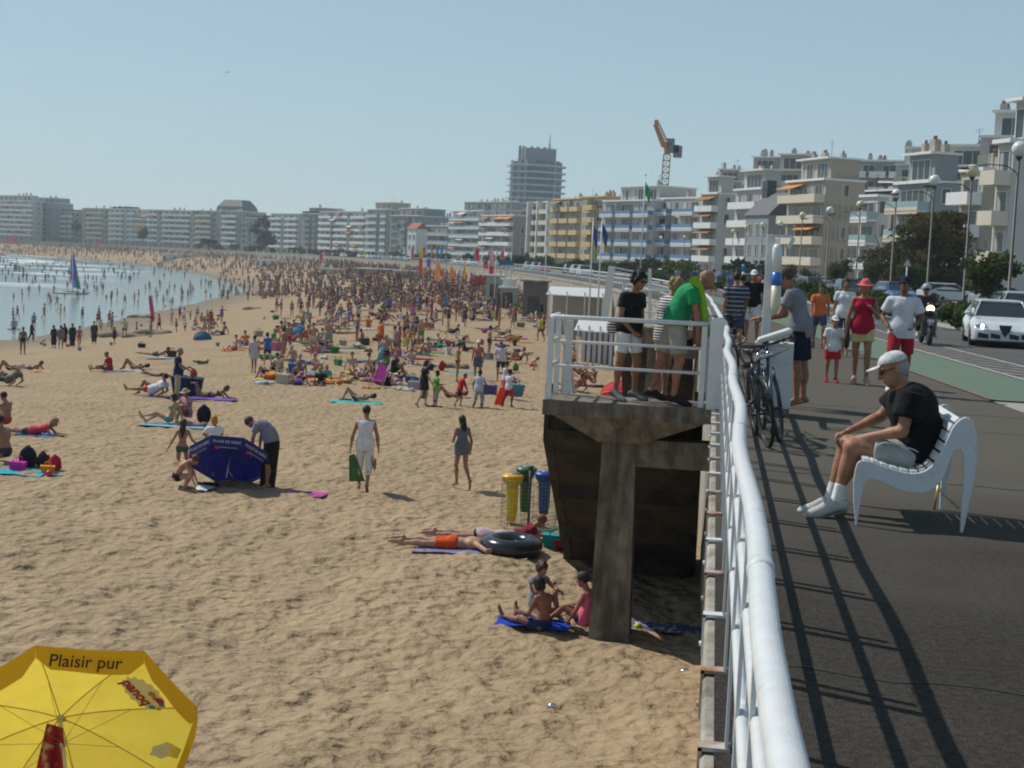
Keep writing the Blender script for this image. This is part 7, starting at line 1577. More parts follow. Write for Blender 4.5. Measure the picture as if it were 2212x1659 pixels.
def chair():
    g=groundpt(815,838); t=thing('folding_chair','magenta folding beach chair standing in the clutter','chair',g,-.3); FR=mat('chair frame',(.5,.5,.5),.4,metal=.5); MG=mat('magenta canvas',(.42,.03,.30),.85,trans=.3)
    mb=MB(); mb.box((0,-.05,.32),(.5,.45,.02)); mb.build('seat',[MG],t); mb=MB(); mb.box((0,.28,.62),(.5,.02,.62),[[1,0,0],[0,.92,.38],[0,-.38,.92]]); mb.build('backrest',[MG],t)
    for x in(-.27,.27):
        for a,b in(((x,-.27,0),(x,.15,.34)),((x,.2,0),(x,-.27,.34)),((x,.12,.3),(x,.42,.95))): mb=MB(); mb.cyl(a,b,.013,.013,8); mb.build('leg',[FR],t)
chair()
def parasol(u,v,vt,R,cols,label,tilt=(0,0),n=8):
    g=groundpt(u,v); top=P(u,vt,g[1]); h=top[2]-g[2]; t=thing('parasol',label,'parasol',g,0,'parasols on the beach'); a=nrm((tilt[0],tilt[1],1)); mb=MB(); H=np.array([0,0,h])
    make_canopy(mb,H,a,R,.34,.3,n,2,0,4,(lambda i:i%len(cols)) if len(cols)>1 else None); mb.build('canopy',[mat('parasol '+str(c),c,.8,trans=.35) for c in cols],t); mb=MB(); mb.tube([(0,0,-.2),H],.02,6); mb.build('pole',[WP],t)
W_=(.6,.6,.55)
for args in [(775,704,668,1.0,[(.62,.55,.22),(.66,.62,.4)],'cream and yellow parasol in the middle of the crowd'),(620,700,668,.85,[(.50,.62,.60),(.35,.45,.42)],'pale turquoise parasol below the red parasol'),(593,690,658,.75,[(.65,.16,.10)],'salmon red parasol left of the green parasol'),(606,692,660,.8,[(.05,.22,.12)],'dark green parasol beside the red parasol'),
 (930,660,641,.9,[(.68,.20,.22),(.70,.28,.16)],'pink and orange parasol tilted over bathers',(.3,-.2)),(957,658,640,.8,[(.75,.30,.02)],'bright orange parasol right of the pink parasol',(.5,0)),(770,632,616,.8,[(.66,.60,.38)],'small cream parasol beyond the big cream parasol'),(752,620,603,.8,[(.10,.30,.60)],'small light blue parasol far in the crowd'),(832,633,618,.9,[(.15,.55,.08)],'lime green parasol far in the crowd'),
 (728,612,598,1.0,[(.40,.02,.12)],'magenta parasol in front of the far hut'),(803,612,598,1.1,[(.1,.16,.35)],'dark blue far parasol with flags above'),(700,680,662,.9,[(.30,.34,.32),(.5,.14,.06)],'grey and orange parasol right of the pale turquoise one'),
 (866,610,600,1.0,[W_],'first white far parasol near the flags'),(820,607,598,1.0,[W_],'white far parasol left of the flags'),(1190,655,640,.9,[W_],'white parasol beside the beach bar'),(1285,690,655,1.3,[(.20,.17,.32)],'violet tilted parasol in front of the beach bar',(-.3,-.1)),(1262,682,650,.9,[(.30,.62,.03)],'lime parasol in front of the beach bar'),(1135,625,612,.9,[(.25,.6,.1)],'lime parasol beside the promenade terrace')]: parasol(*args)
def tent(u,v,w,h,c1,c2,label,rz=0):
    g=groundpt(u,v); t=thing('beach_tent',label,'tent',g,rz); mb=MB(); V=[];n,m=10,8
    for i in range(n+1):
        for j in range(m+1): a=math.pi*i/n; b=math.pi*.5*j/m; V.append((w*.5*math.cos(a),w*.4*math.cos(b)*math.sin(a)*1.,h*math.sin(a)*math.sin(b)**.8 if 0 else h*math.sin(a)*math.sin(b)))
    F=[(i*(m+1)+j,(i+1)*(m+1)+j,(i+1)*(m+1)+j+1,i*(m+1)+j+1) for i in range(n) for j in range(m)]; mb.add(V,F,True); o=mb.build('shell',[mat('tent '+str(c1),c1,.8,trans=.2)],t)
    mb=MB(); 
    for q in(.25,.75): mb.tube([(w*.5*math.cos(math.pi*k/10),w*.4*math.cos(q*1.57)*math.sin(math.pi*k/10)+.005,h*math.sin(math.pi*k/10)*math.sin(q*1.57)+.01) for k in range(11)],.03,5)
    mb.build('pole_sleeve',[mat('tent '+str(c2),c2,.8)],t)
    mb=MB(); mb.box((0,-.25,.012),(w*.9,.6,.02)); mb.build('groundsheet',[mat('tent '+str(c2),c2,.8)],t)
tent(645,728,1.5,.75,(.03,.18,.36),(.02,.03,.05),'blue and black dome tent pitched among the bathers',2.9)
tent(438,735,1.2,.6,(.03,.13,.24),(.02,.05,.10),'small open blue tent near the waterline',3.3)
tent(1118,668,1.2,.8,(.25,.6,.06),(.1,.3,.04),'lime green play tent in the crowd'); tent(1075,655,2.0,1.0,(.04,.16,.2),(.02,.08,.1),'dark teal dome tent near the wooden posts')
tent(1345,858,1.9,.75,(.60,.02,.05),(.65,.15,.03),'red tent on the sand behind the legs of the woman in black',3.1)
board(870,748,724,.35,'lime yellow board standing among the bathers',(.45,.55,.05),lean=.5)
for k,(u,v,c,lb) in enumerate([(962,668,(.05,.33,.52),'blue towel held up by a standing child'),(907,668,(.05,.28,.5),'light blue bath robe held up beside the cream parasol')]): d=groundpt(u,v)[1]; cloth_hang('towel',lb,[(u-4,v-26),(u+4,v-26),(u+5,v-4),(u-5,v-4)],d,mat('held towel'+str(k),c,.9),'towel')
# huts, bars and flags in front of the wall
def hut(u0,u1,vt,vb,d,label,wm,rm,open_=False,text=None,name='beach_hut'):
    a=P(u0,vb,d); b=P(u1,vb,d); x0,x1=a[0],b[0]; zb=float(zs(x0,d)); zt=P((u0+u1)/2,vt,d)[2]; W=x1-x0; t=thing(name,label,'beach hut',(x0,d,zb),0); H=zt-zb; Dp=min(5,max(2.5,W*.6))
    def b(n,mb,m): return mb.build(n,m if isinstance(m,list) else [m],t)
    if not open_:
        mb=MB(); mb.bx(0,W,0,Dp,-.5,H-.12); b('wall',mb,wm); mb=MB(); mb.bx(-.25,W+.25,-.5,Dp+.2,H-.118,H+.05); b('roof',mb,rm)
        for k in range(min(12,max(1,int(W/2.2)))): x=(k+.5)*W/max(1,int(W/2.2)); mb=MB(); mb.bx(x-.55,x+.55,-.02,.0-.002,.1,min(2.0,H*.75)); b('door',mb,[GLS,BALC][k%2])
    else:
        for k in range(4): x=W*k/3; mb=MB(); mb.bx(x-.05,x+.05,-.05,.05,-.5,H-.3); b('post',mb,WP)
        mb=MB(); mb.add([(-.2,-.2,H-.55),(W+.2,-.2,H-.6),(W+.2,Dp,H),(-.2,Dp,H),(-.2,-.2,H-.60),(W+.2,-.2,H-.65),(W+.2,Dp,H-.05),(-.2,Dp,H-.05)],[(0,1,2,3),(7,6,5,4),(0,4,5,1),(1,5,6,2),(3,2,6,7),(0,3,7,4)]); b('roof',mb,rm)
        mb=MB(); mb.bx(0,W,Dp-.1,Dp,-.5,H-.1); b('back_wall',mb,wm)
    if text: o=new_obj('lettering',text_mesh(text,H*.30,mat('dark print',(.035,.022,.012),.8),bold=.01),t); place(o,(W/2,-.03,H*.55),(1,0,0),(0,0,1))
    return t
CANV=mat('white canvas',(.74,.76,.76),.8,trans=.3); GREYB=mat('grey board',(.34,.34,.31),.9,noise=.1,nscale=2)
hut(1184,1300,622,690,103,'beach bar with sloping white canvas roof in front of the promenade wall',GREYB,CANV,True,name='beach_bar')
hut(1246,1318,692,775,74,'white cabana with striped curtains left of the woman in black',stripe_mat('cabana stripe',(.55,.56,.58),(.10,.12,.22),3.3,'X',.62),CANV,True,name='cabana')
hut(1081,1112,620,640,150,'low grey covered stall with curved white top by the terrace',GREYB,CANV); hut(1086,1108,602,619,152,'white sign board hut with dark letters',BALW,BALW,text='HEBI')
hut(905,1010,596,606,285,'long white topped sailing club counter behind the orange flags',BALW,CANV); hut(1050,1085,594,612,172,'pale green club hut right of the red boards',mat('pale green board',(.30,.40,.36),.9),BALW)
hut(690,730,580,590,330,'small white hut on the far beach behind the magenta parasol',BALC,BALW); hut(850,900,584,600,262,'grey white boat hut left of the orange flags',BALC,BALW); hut(350,440,549,554,575,'line of white marquees on the far shore below the pine',CANV,CANV); hut(560,600,560,572,440,'pale beach hut below the big cypress',BALW,BALW); hut(770,840,580,592,300,'white boat park fence with dinghies behind',GREYB,BALW)
hut(1130,1178,606,622,133,'shaded opening and shutters under the promenade terrace',mat('painted void shade',(.15,.13,.12),.9),CONC)  # dark box colour stands in for the shade of the void below the terrace
for k,(u,w_) in enumerate([(1023,9),(1036,9),(1048,8)]):
    board(u,622,594,1.5,['leftmost of three big red boards on edge by the club hut','middle of three big red boards on edge by the club hut','rightmost of three big red boards on edge by the club hut'][k],(.42,.01,.03),'stand_up_board')
def flag(u,vb,vt,c,label,w=.55,d=None,h0=.25,c2=None,group='feather flags of the sailing club'):
    w=w*(.5 if d is None else .42)
    g=groundpt(u,vb) if d is None else np.array([P(u,vb,d)[0],d,min(P(u,vb,d)[2],-.0)]); top=P(u,vt,g[1]); H=top[2]-g[2]; t=thing('feather_flag',label,'flag',g,0,group); mb=MB(); mb.tube([(0,0,-.2),(0,0,H*.8),(w*.15,0,H*.96),(w*.55,0,H)],.035,5); mb.build('pole',[WP],t)
    V=[];n=12
    for k in range(n+1):
        z=H*(h0+(1-h0)*k/n); ww=w*(1 if k<n*.75 else 1-.55*(k-n*.75)/(n*.25)); V+=[(.03+(.12*w if k>n*.85 else 0),.05*math.sin(k*.7),z),(.03+ww,.12*math.sin(k*.7+1),z-.1)]
    mb=MB(); half=n//2
    for k in range(n): mb.mi=1 if (c2 and k<half) else 0; mb.add([V[2*k],V[2*k+1],V[2*k+3],V[2*k+2]],[(0,1,2,3)])
    mb.build('flag_cloth',[mat('flag '+str(c),c,.8,trans=.4),mat('flag '+str(c2 or c),c2 or c,.8,trans=.4)],t)
OR=(.78,.26,.02)
for a in [(941,617,563,OR,'tallest orange feather flag in the sailing club row',1.3),(934,612,578,OR,'orange feather flag just left of the tallest one',1.0),(913,610,581,(.70,.25,.08),'small orange feather flag far left of the row',.6),(957,614,582,(.65,.15,.08),'thin red orange flag between the orange flags',.6),(971,616,573,OR,'wide orange feather flag in the middle of the row',1.2),(979,612,580,(.62,.25,.1),'narrow orange flag right of the wide one',.7),(1000,618,563,(.75,.35,.03),'yellow orange feather flag at the right of the row',.6),(903,612,528,(.50,.42,.08),'tall yellow and red feather flag above the boats',1.2,None,.3,(.5,.04,.03)),
  (1055,622,535,(.60,.30,.32),'tall red and white feather flag near the red boards',1.4,None,.1,(.55,.03,.05)),(1024,600,532,(.45,.05,.08),'red teardrop flag above the three boards',1.3,190,.55),(1043,598,560,(.5,.06,.05),'small red flag left of the red and white one',1.5,190,.5),(868,590,532,(.60,.62,.68),'white flag on the left of the flag line',1.0,250,.72),(887,592,530,(.42,.08,.05),'dark red flag beside the white one',1.0,250,.5),(912,580,530,(.45,.08,.18),'pink flag high above the boats',1.0,240,.65),(921,590,556,(.12,.10,.32),'violet flag low above the boats',1.6,240,.4),(930,580,525,(.40,.12,.06),'orange brown thin flag behind the pink one',.6,230,.5),(941,574,529,(.05,.22,.42),'left of two light blue flags',.9,225,.6),(950,574,529,(.05,.24,.46),'right of two light blue flags',.9,225,.6),(960,590,552,(.2,.4,.42),'pale turquoise flag right of the blue pair',.8,225,.5),(1080,600,538,(.55,.06,.06),'red flag left of the blue billboard',.8,165,.6),(690,575,548,(.45,.05,.04),'red flag by the far white masts',1.6,330,.5),(28,530,506,(.55,.05,.09),'pink red flag at the far left beach club',4.5,640,.2),(12,530,506,(.55,.05,.09),'second pink red flag at the far left edge',3.5,640,.2),(205,536,515,(.55,.08,.08),'red flag on the far shore left of the marquees',2.5,600,.3),(785,568,540,(.5,.5,.1),'yellow tipped mast flag in the far beach club',.8,300,.6)]: flag(*a)
# bare white masts
k=0
for u,vt,d in [(553,538,430),(566,540,430),(580,540,430),(597,541,420),(628,540,400),(640,540,390),(661,540,380),(742,544,340),(800,540,300),(815,548,300),(700,548,350),(505,545,480),(1178,532,150),(995,545,205),(1070,540,160),(1103,545,155)]:
    b_=P(u,585,d); z=float(max(zs(b_[0],d),-4)); top=P(u,vt,d); mb=MB(); mb.tube([(0,0,0),(0,0,top[2]-z)],[.09*d/300+.02,.05*d/300+.02],5); mb.bar((-.5*d/300,0,(top[2]-z)*.7),(.5*d/300,0,(top[2]-z)*.7),.04)
    tag(mb.build('mast',[WP],None,(b_[0],d,z)),['slender','tall','short','leaning'][int(u)%4]+' bare white boat mast in front of '+below(u),'mast','white masts of beached dinghies')
def flagpole(u,vb,vt,d,fl,label):
    p=P(u,vb,d); top=P(u-0,vt,d); zb=float(zs(p[0],d)) if p[0]<float(wx(d)) else 0.; t=thing('flagpole',label,'flagpole',(top[0],d,zb)); H=top[2]-zb; mb=MB(); mb.tube([(0,0,0),(0,0,H)],[.07,.04],8); mb.ball((0,0,H+.05),.09,8,6); mb.build('pole',[WP],t)
    if fl:
        for z0,z1,w_,c in fl:
            V=[];n=6
            for k in range(n+1): s=k/n; x=.04+w_*s*.75; V+=[(x,.25*math.sin(s*5),H-z0-s*.9),(x-.1*s,.25*math.sin(s*5+.6),H-z1-s*.9)]
            mb=MB(); mb.add(V,[(2*k,2*k+2,2*k+3,2*k+1) for k in range(n)],True); mb.build('flag_cloth',[mat('flag '+str(c),c,.8,trans=.3)],t)
flagpole(1394,600,379,118,[(.5,1.5,.7,(.03,.30,.12))],'tall white flagpole with a hanging green flag left of the crane')
flagpole(1282,690,475,96,[(.3,1.3,.45,(.02,.06,.30)),(1.2,1.6,.4,(.45,.42,.04))],'left of two white flagpoles with hanging blue flags')
flagpole(1301,690,474,98,[(.2,1.2,.6,(.02,.06,.30)),(1.1,1.45,.6,(.45,.42,.04))],'right of two white flagpoles with hanging blue flags')
# white goal-like frames left of the woman in black
mb=MB(); d=62
for u0,v0,u1,v1,w_ in((1322,575,1306,690,.30),(1350,612,1338,690,.22),(1322,577,1400,592,.07),(1322,585,1400,600,.07),(1404,580,1404,690,.14)): mb.bar(P(u0,v0,d),P(u1,v1,d),w_)
tag(mb.build('lifeguard_frame',[WP]),'tall white timber frame with cross bars behind the woman in black','frame')
mb=MB(); a=P(1079,561,150); b_=P(1109,574,150); mb.bx(a[0],b_[0],149.9,150.1,b_[2],a[2]); t=thing('billboard','blue billboard on posts above the terrace railing','billboard',(0,0,0)); mb.build('panel',[mat('blue panel',(.04,.13,.27),.7,noise=.1,nscale=1)],t)
for q in(.15,.5,.85): x=a[0]+(b_[0]-a[0])*q; mb=MB(); mb.bx(x-.06,x+.06,149.92,150.08,-.5,b_[2]); mb.build('post',[WP],t)
a=P(1273,569,225); b_=P(1341,600,225); t=thing('hoarding','purple hoarding with a lime green patch below the blue balconies','hoarding',(0,0,0)); mb=MB(); mb.bx(a[0],b_[0],225,225.2,max(b_[2],.0),a[2]); mb.build('panel',[mat('purple panel',(.09,.03,.20),.8,noise=.15,nscale=.6)],t); mb=MB(); x0=a[0]+(b_[0]-a[0])*.62; mb.prism([(x0,.1),(x0+1.4,.1),(x0+1.7,a[2]*.5),(x0+1.1,a[2]*.8),(x0+.4,a[2]*.6)],lambda p,q:(p,224.99,q),lambda p,q:(p,224.93,q)); mb.build('print',[mat('lime print',(.25,.32,.04),.8)],t)
# wooden posts on the beach
for u,vb,vt,lb in((1073,690,612,'dark wooden post standing left of the green tent'),(1078,668,625,'second weathered wooden post just behind the first'),(875,745,560,'thin leaning mast of a beached dinghy')):
    if u==875: continue
    g=groundpt(u,vb); top=P(u,vt,g[1]); mb=MB(); mb.tube([(g[0],g[1],g[2]-.2),(g[0]+.05,g[1],(g[2]+top[2])/2),(top[0],g[1],top[2])],[.16,.13,.10],8); tag(mb.build('timber_post',[BARK]),lb,'post')
# catamaran
def catamaran():
    g=groundpt(157,635); d=g[1]; t=thing('sailing_catamaran','beach catamaran with blue and magenta sail aground in the shallows','catamaran',(g[0],d,-7.2)); L0=np.array([g[0],d,-7.2])
    def b(n,mb,m): o=mb.build(n,m if isinstance(m,list) else [m],t); o.location=-L0; return o
    top=P(157,537,d); s=d/FPX
    for off_ in(-1.1,1.1):
        mb=MB(); mb.tube([(g[0]-3.2,d+off_,-7.0),(g[0]-2.4,d+off_,-7.12),(g[0]+1.6,d+off_,-7.12),(g[0]+2.6,d+off_,-6.85)],[.1,.24,.22,.05],8); b('hull',mb,mat('grey hull',(.32,.34,.33),.4))
    mb=MB(); mb.box((g[0]-.4,d,-6.8),(2.2,2.2,.06)); b('trampoline',mb,BD)
    mb=MB(); mb.tube([(g[0],d,-7.),top],.07,6); b('mast',mb,WP)
    F=[]; cols=[(.10,.12,.45),(.32,.03,.30),(.10,.16,.55),(.30,.02,.26),(.12,.20,.55),(.10,.12,.42)]
    lft=[(155,540),(153,560),(152,575),(152,590),(154,605),(157,621)]; rgt=[(157,538),(161,560),(163,575),(164,590),(165,605),(166,622)]
    mb=MB()
    for k in range(5):
        mb.mi=k; q=[P(*lft[k],d-.0),P(*rgt[k],d),P(*rgt[k+1],d),P(*lft[k+1],d)]; q=[np.array(p)+np.array([0,.25*math.sin(k),0])*0 for p in q]; mb.add(q,[(0,1,2,3)])
    b('mainsail',mb,[mat('sail '+str(i),c,.7,trans=.4) for i,c in enumerate(cols[:5])])
    mb=MB(); mb.add([P(159,545,d),P(175,625,d),P(165,624,d)],[(0,1,2)]); b('jib',mb,mat('green sail',(.05,.18,.16),.7,trans=.4))
catamaran()
def pink_sail():
    g=groundpt(331,696); d=g[1]; t=thing('windsurf_rig','bright pink sail standing on the wet sand beside the water','sail',g); mb=MB(); q=[P(322,636,d),P(326,643,d),P(332,665,d),P(334,690,d),P(331,697,d),P(327,690,d),P(323,665,d),P(321,645,d)]
    n=len(q); V=q+[p+np.array([0,.04,0]) for p in q]; mb.add(V,[tuple(range(n)),tuple(range(n,2*n))[::-1]]+[(i,(i+1)%n,n+(i+1)%n,n+i) for i in range(n)]); o=mb.build('sail',[mat('pink sail',(.72,.05,.22),.6,trans=.4)],t); o.location=-g
    mb=MB(); mb.tube([g,P(322,636,d)],.03,6); o=mb.build('mast',[BD],t); o.location=-g
pink_sail()

# more belongings strewn among the bathers
for i in range(90):
    u=440+735*rng.random(); v=655+190*rng.random()**1.3
    if v>740 and u<560 or (v>838) : continue
    cn,cc=CLR[int(rng.integers(len(CLR)))]; kd=['backpack','tote','pile','pile','box','tote'][i%6]; nm={'backpack':'backpack','tote':'beach bag','pile':'heap of clothes','box':'cool box'}[kd]
    wh='near the '+('open tent' if u<500 else 'blue tent' if u<700 else 'cream parasol' if u<850 else 'orange parasol' if u<1000 else 'lime tent' if v<700 else 'standing three')
    bag(u,v,tuple(q*.8 for q in cc),f'{cn} {nm} left on the sand {wh}',kd,.9+.5*rng.random(),rng.random()*3,nm,group='belongings in the crowd')
for i in range(36):
    u=570+590*rng.random(); v=640+180*rng.random(); g=groundpt(u,v); cn,cc=CLR[int(rng.integers(len(CLR)))]
    if v>828: continue
    towel(g[0],g[1],rng.random()*.6,1.6,.8,tuple(q*.85 for q in cc),f'{cn} unoccupied towel '+('left' if u<800 else 'right')+' of the cream parasol',None if 0 else 'spare towels in the crowd',k=i)
# ---------------------------------------------------------------- vehicles
PAINT=mat('car paint',(.6,.62,.64),.22,noise=.02,objcol=True,spec=.6,coat=.6); RUB=mat('tyre rubber',(.015,.015,.016),.8); RIM=mat('alloy rim',(.35,.36,.37),.3,metal=.8); CGL=mat('car glass',(.015,.02,.024),.06,spec=.8); BLKP=mat('black plastic',(.014,.014,.016),.5); CHROME=mat('chrome',(.6,.6,.6),.15,metal=1)
HL=mat('lit headlamp',(1,.95,.85),.1,emit=6); LAMPG=mat('lamp glass',(.5,.52,.55),.08,spec=.8)
def car_parts(h=.035):
    F=Field((-.95,-2.25,.1),(.95,2.2,1.5),h)   # faces -y
    F.convex([((0,-2.12,0),(0,-1,-.0)),((0,-2.0,.62),(0,-.75,.8)),((0,-1.0,.93),(0,-.22,1)),((0,2.12,0),(0,1,0)),((0,1.6,.95),(0,.2,1)),((.89,0,0),(1,0,.12)),((-.89,0,0),(-1,0,.12)),((0,0,.2),(0,0,-1)),((.75,-2.1,0),(.75,-1,0)),((-.75,-2.1,0),(-.75,-1,0))],(-.9,-2.15,.2),(.9,2.15,1.05),.03,.02)
    for x in(-.84,.84):
        for y in(-1.3,1.32): F.ell((x*.92,y,.55),(.17,.50,.36),None,.08)
    for x in(-.9,.9):
        for y in(-1.3,1.32): F.ell((x*1.06,y,.32),(.30,.36,.36),None,.02,sub=True)
    body=F.mesh('body',PAINT)
    F=Field((-.85,-1.2,.8),(.85,2.1,1.5),h)
    F.convex([((0,-1.08,.93),(0,-.52,.85)),((0,1.95,.95),(0,.75,.6)),((0,.2,1.42),(0,0,1)),((.80,0,.93),(1,0,.42)),((-.80,0,.93),(-1,0,.42)),((0,0,.85),(0,0,-1))],(-.8,-1.1,.85),(.8,2.0,1.45),.02,.01); glass=F.mesh('windows',CGL)
    F=Field((-.8,-1.2,.8),(.8,2.1,1.55),h)
    F.convex([((0,-.42,1.36),(0,-1,.3)),((0,1.5,1.36),(0,1,.3)),((0,.3,1.44),(0,0,1)),((.60,0,1.40),(1,0,.42)),((-.60,0,1.40),(-1,0,.42)),((0,0,1.37),(0,-.0,-1))],(-.7,-.5,1.3),(.7,1.6,1.46),.02,.015)
    for s in(-1,1):
        F.cone((s*.76,-1.05,.95),(s*.58,-.45,1.38),.035,.03,.02); F.cone((s*.60,-.4,1.39),(s*.60,1.4,1.37),.03,.03,.02); F.cone((s*.78,.45,.93),(s*.62,.42,1.38),.025,.025,.02); F.cone((s*.78,1.85,.97),(s*.58,1.4,1.36),.06,.04,.02)
    roof=F.mesh('roof',PAINT)
    mb=MB(); mb.mi=0; mb.lathe([(.20,-.09),(.30,-.10),(.33,-.07),(.335,0),(.33,.07),(.30,.10),(.20,.09)],n=20); tyre=mb.mesh('tyre',[RUB])
    mb=MB()
    mb.lathe([(0,.07),(.05,.08),(.06,.06)],n=10); mb.lathe([(.20,.085),(.22,.06),(.20,.0)],n=20)
    for k in range(5): a=k*1.2566; mb.bar((.04*math.cos(a),.04*math.sin(a),.06),(.21*math.cos(a),.21*math.sin(a),.07),.05,.03)
    rim=mb.mesh('rim',[RIM]); return body,glass,roof,tyre,rim
_cp=car_parts()
def car(label,x,y,rz,col,lights=False,z=0,group=None,scale=(1,1,1),full=True):
    t=thing('parked_car' if not lights else 'car',label,'car',(x,y,z),rz,group); t.scale=scale
    set_col(new_obj('body',_cp[0],t),col); new_obj('windows',_cp[1],t); set_col(new_obj('roof',_cp[2],t),col)
    for sx in(-1,1):
        for yy in(-1.3,1.32):
            w_=new_obj('wheel',_cp[3],t,(sx*.80,yy,.335)); w_.rotation_euler=(0,math.pi/2*sx,0); new_obj('rim',_cp[4],w_)
    if not full: return t
    for sx in(-1,1):
        mb=MB(); mb.mi=0; mb.ball((sx*.66,-2.00,.68),[.15,.12,.085],12,8); mb.mi=1
        if lights: mb.ball((sx*.62,-2.09,.66),[.055,.045,.06],10,6); mb.ball((sx*.74,-2.03,.71),[.03,.03,.028],8,6)
        mb.build('headlight',[LAMPG,HL],t)
        mb=MB(); mb.ball((sx*.93,-.72,1.0),[.10,.07,.07],12,8); mb.bar((sx*.80,-.72,.95),(sx*.90,-.72,.97),.03); set_col(mb.build('mirror',[PAINT],t),col)
    mb=MB(); mb.prism([(-.17,.70),(.17,.70),(.13,.52),(0,.33),(-.13,.52)],lambda p,q:(p,-2.165,q),lambda p,q:(p,-2.10,q)); mb.build('grille',[BLKP],t)
    mb=MB()
    for a,b_ in((-.72,-.44),(-.38,-.12),(.12,.38),(.44,.72)): mb.prism([(a,.30),(b_,.27),(b_,.40),(a,.45)],lambda p,q:(p,-2.160,q),lambda p,q:(p,-2.08,q))
    mb.bx(-.8,.8,-2.15,-2.0,.17,.22); mb.build('air_intake',[BLKP],t)
    mb=MB(); mb.bx(-.56,-.10,-2.185,-2.17,.44,.54) ; mb.build('number_plate',[mat('plate',(.6,.6,.58),.5)],t)
    return t
car('white hatchback with headlights on driving towards the camera at the right edge',7.92,40.7,math.radians(-6),(.62,.66,.68),True,scale=(.95,1,.87))
car('pale car following close behind the white hatchback at the right edge',10.6,50.5,math.radians(-8),(.55,.56,.56),False,group=None,full=True)
cols=[('white',(.6,.62,.63)),('dark',(.03,.035,.05)),('silver',(.34,.36,.38)),('white',(.58,.6,.6)),('blue',(.05,.12,.28)),('silver',(.3,.32,.34)),('black',(.02,.02,.02)),('white',(.62,.62,.6)),('grey',(.16,.17,.18)),('red',(.3,.03,.03))]
k=0
for i in range(4,22):
    y=66+i*5.6; A=curve_pts(y,y+.01,lambda q:goff(q)+13.5+(i%2)*9,2,0)[0]; u=col_of(A); cn,cc=cols[i%10]
    where=('behind the white car' if u>2100 else 'behind the scooter rider' if u>1960 else 'behind the man in white polo' if u>1890 else 'behind the woman in crimson' if u>1800 else 'behind the boy in orange' if u>1700 else 'beyond the white box' if u>1600 else 'on the far boulevard')
    car(f'{cn} parked car in the {"far" if i%2 else "near"} row {where}',A[0],A[1],math.radians(95 if i%2 else 6)+.1*(i%3),cc,group='cars parked along the boulevard',full=False)
for i in range(24):
    y=175+i*14; A=curve_pts(y,y+.01,lambda q:goff(q)+2.6+(i%3)*1.0,2,0)[0]; cn,cc=cols[(i*3)%10]; d=(float(wx(y+1))-float(wx(y-1)))/2
    car(f'small distant {cn} parked car below {below(col_of(A))}',A[0],A[1],math.atan(-d),cc,group='cars parked along the boulevard',full=False)
def scooter():
    g=PZ(2004,746,0); t=thing('motor_scooter','black motor scooter with its round headlamp lit, ridden towards the camera','scooter',(g[0],g[1]+.1,0)); DK=mat('scooter black',(.012,.013,.016),.25,coat=.4)
    F=Field((-.45,-.5,0),(.45,1.7,1.3),.025); F.convex([((0,-.1,.3),(0,-1,.25)),((0,.12,.3),(0,1,0)),((.17,0,.3),(1,0,.0)),((-.17,0,.3),(-1,0,.0)),((0,0,.30),(0,0,-1)),((0,0,.95),(0,0,1))],(-.2,-.2,.25),(.2,.2,1.0),.03,.03)
    F.cone((0,-.05,.92),(0,0,1.05),.13,.10,.06); F.rbox((0,.45,.30),(.17,.4,.06),.04,.03); F.rbox((0,1.05,.58),(.16,.42,.22),.10,.04); F.cone((0,.7,.8),(0,1.35,.82),.12,.10,.03); F.ell((0,-.28,.55),(.07,.24,.10),None,.03); new_obj('body',F.mesh('body',DK),t)
    for nm,y in(('front_wheel',-.28),('rear_wheel',1.15)):
        mb=MB(); mb.lathe([(.10,-.05),(.22,-.055),(.26,0),(.22,.055),(.10,.05)],n=18); o=mb.build('wheel',[RUB],t,(0,y,.26)); o.rotation_euler=(0,math.pi/2,0); mb=MB(); mb.lathe([(0,.03),(.10,.045),(.11,0),(.10,-.045),(0,-.03)],n=12); mb.build('rim',[RIM],o)
    mb=MB(); mb.tube([(-.33,.12,1.10),(-.15,.0,1.07),(.15,.0,1.07),(.33,.12,1.10)],.018,8); mb.build('handlebar',[BLKP],t)
    for s in(-1,1): mb=MB(); mb.tube([(s*.2,.02,1.08),(s*.3,-.02,1.25)],.007,5); mb.ball((s*.31,-.03,1.27),[.06,.02,.045],10,6); mb.build('mirror',[BLKP],t)
    mb=MB(); mb.ball((0,-.13,.97),[.105,.05,.095],14,10); mb.build('headlight',[mat('lit scooter lamp',(1,.80,.42),.2,emit=5)],t)
    mb=MB(); mb.bx(-.09,.09,-.36,-.33,.62,.70); mb.build('badge',[CHROME],t)
    J=joints(dict(spine=(0,-.1,1),chest=(0,.12,1),head=(0,.05,1),face=(0,1,-.1),tL=(-.3,1,-.1),tR=(.3,1,-.1),cL=(0,.1,-1),cR=(0,.1,-1),uL=(-.35,.7,-.8),aL=(.05,1,.15),uR=(.35,.7,-.8),aR=(-.05,1,.15)),1.74)
    r=person('scooter rider in dark jacket and silver helmet riding towards the camera',J,(g[0],g[1]+.98,.80),math.pi,.02,1.05,False,0,SKT,[('shirt',(.07,.03,.03),dict(sl=1.9,g=.024)),('trousers',(.02,.022,.03)),('shoes',(.35,.35,.36))],None,None,ground=False)
    fx,fy,fz,hd,s=head_axes(J); F=Field(hd-.25,hd+.25,.018); F.ell(hd+fz*.03-fy*.01,[.125,.14,.135],None,.02); F.cut(hd-fz*.09,-fz); set_col(new_obj('helmet',F.mesh('helmet',PAINT),r),(.34,.33,.42)); mb=MB(); mb.ball(hd+fy*.06+fz*.005,[.105,.09,.055],12,8); mb.build('visor',[CGL],r)
scooter()
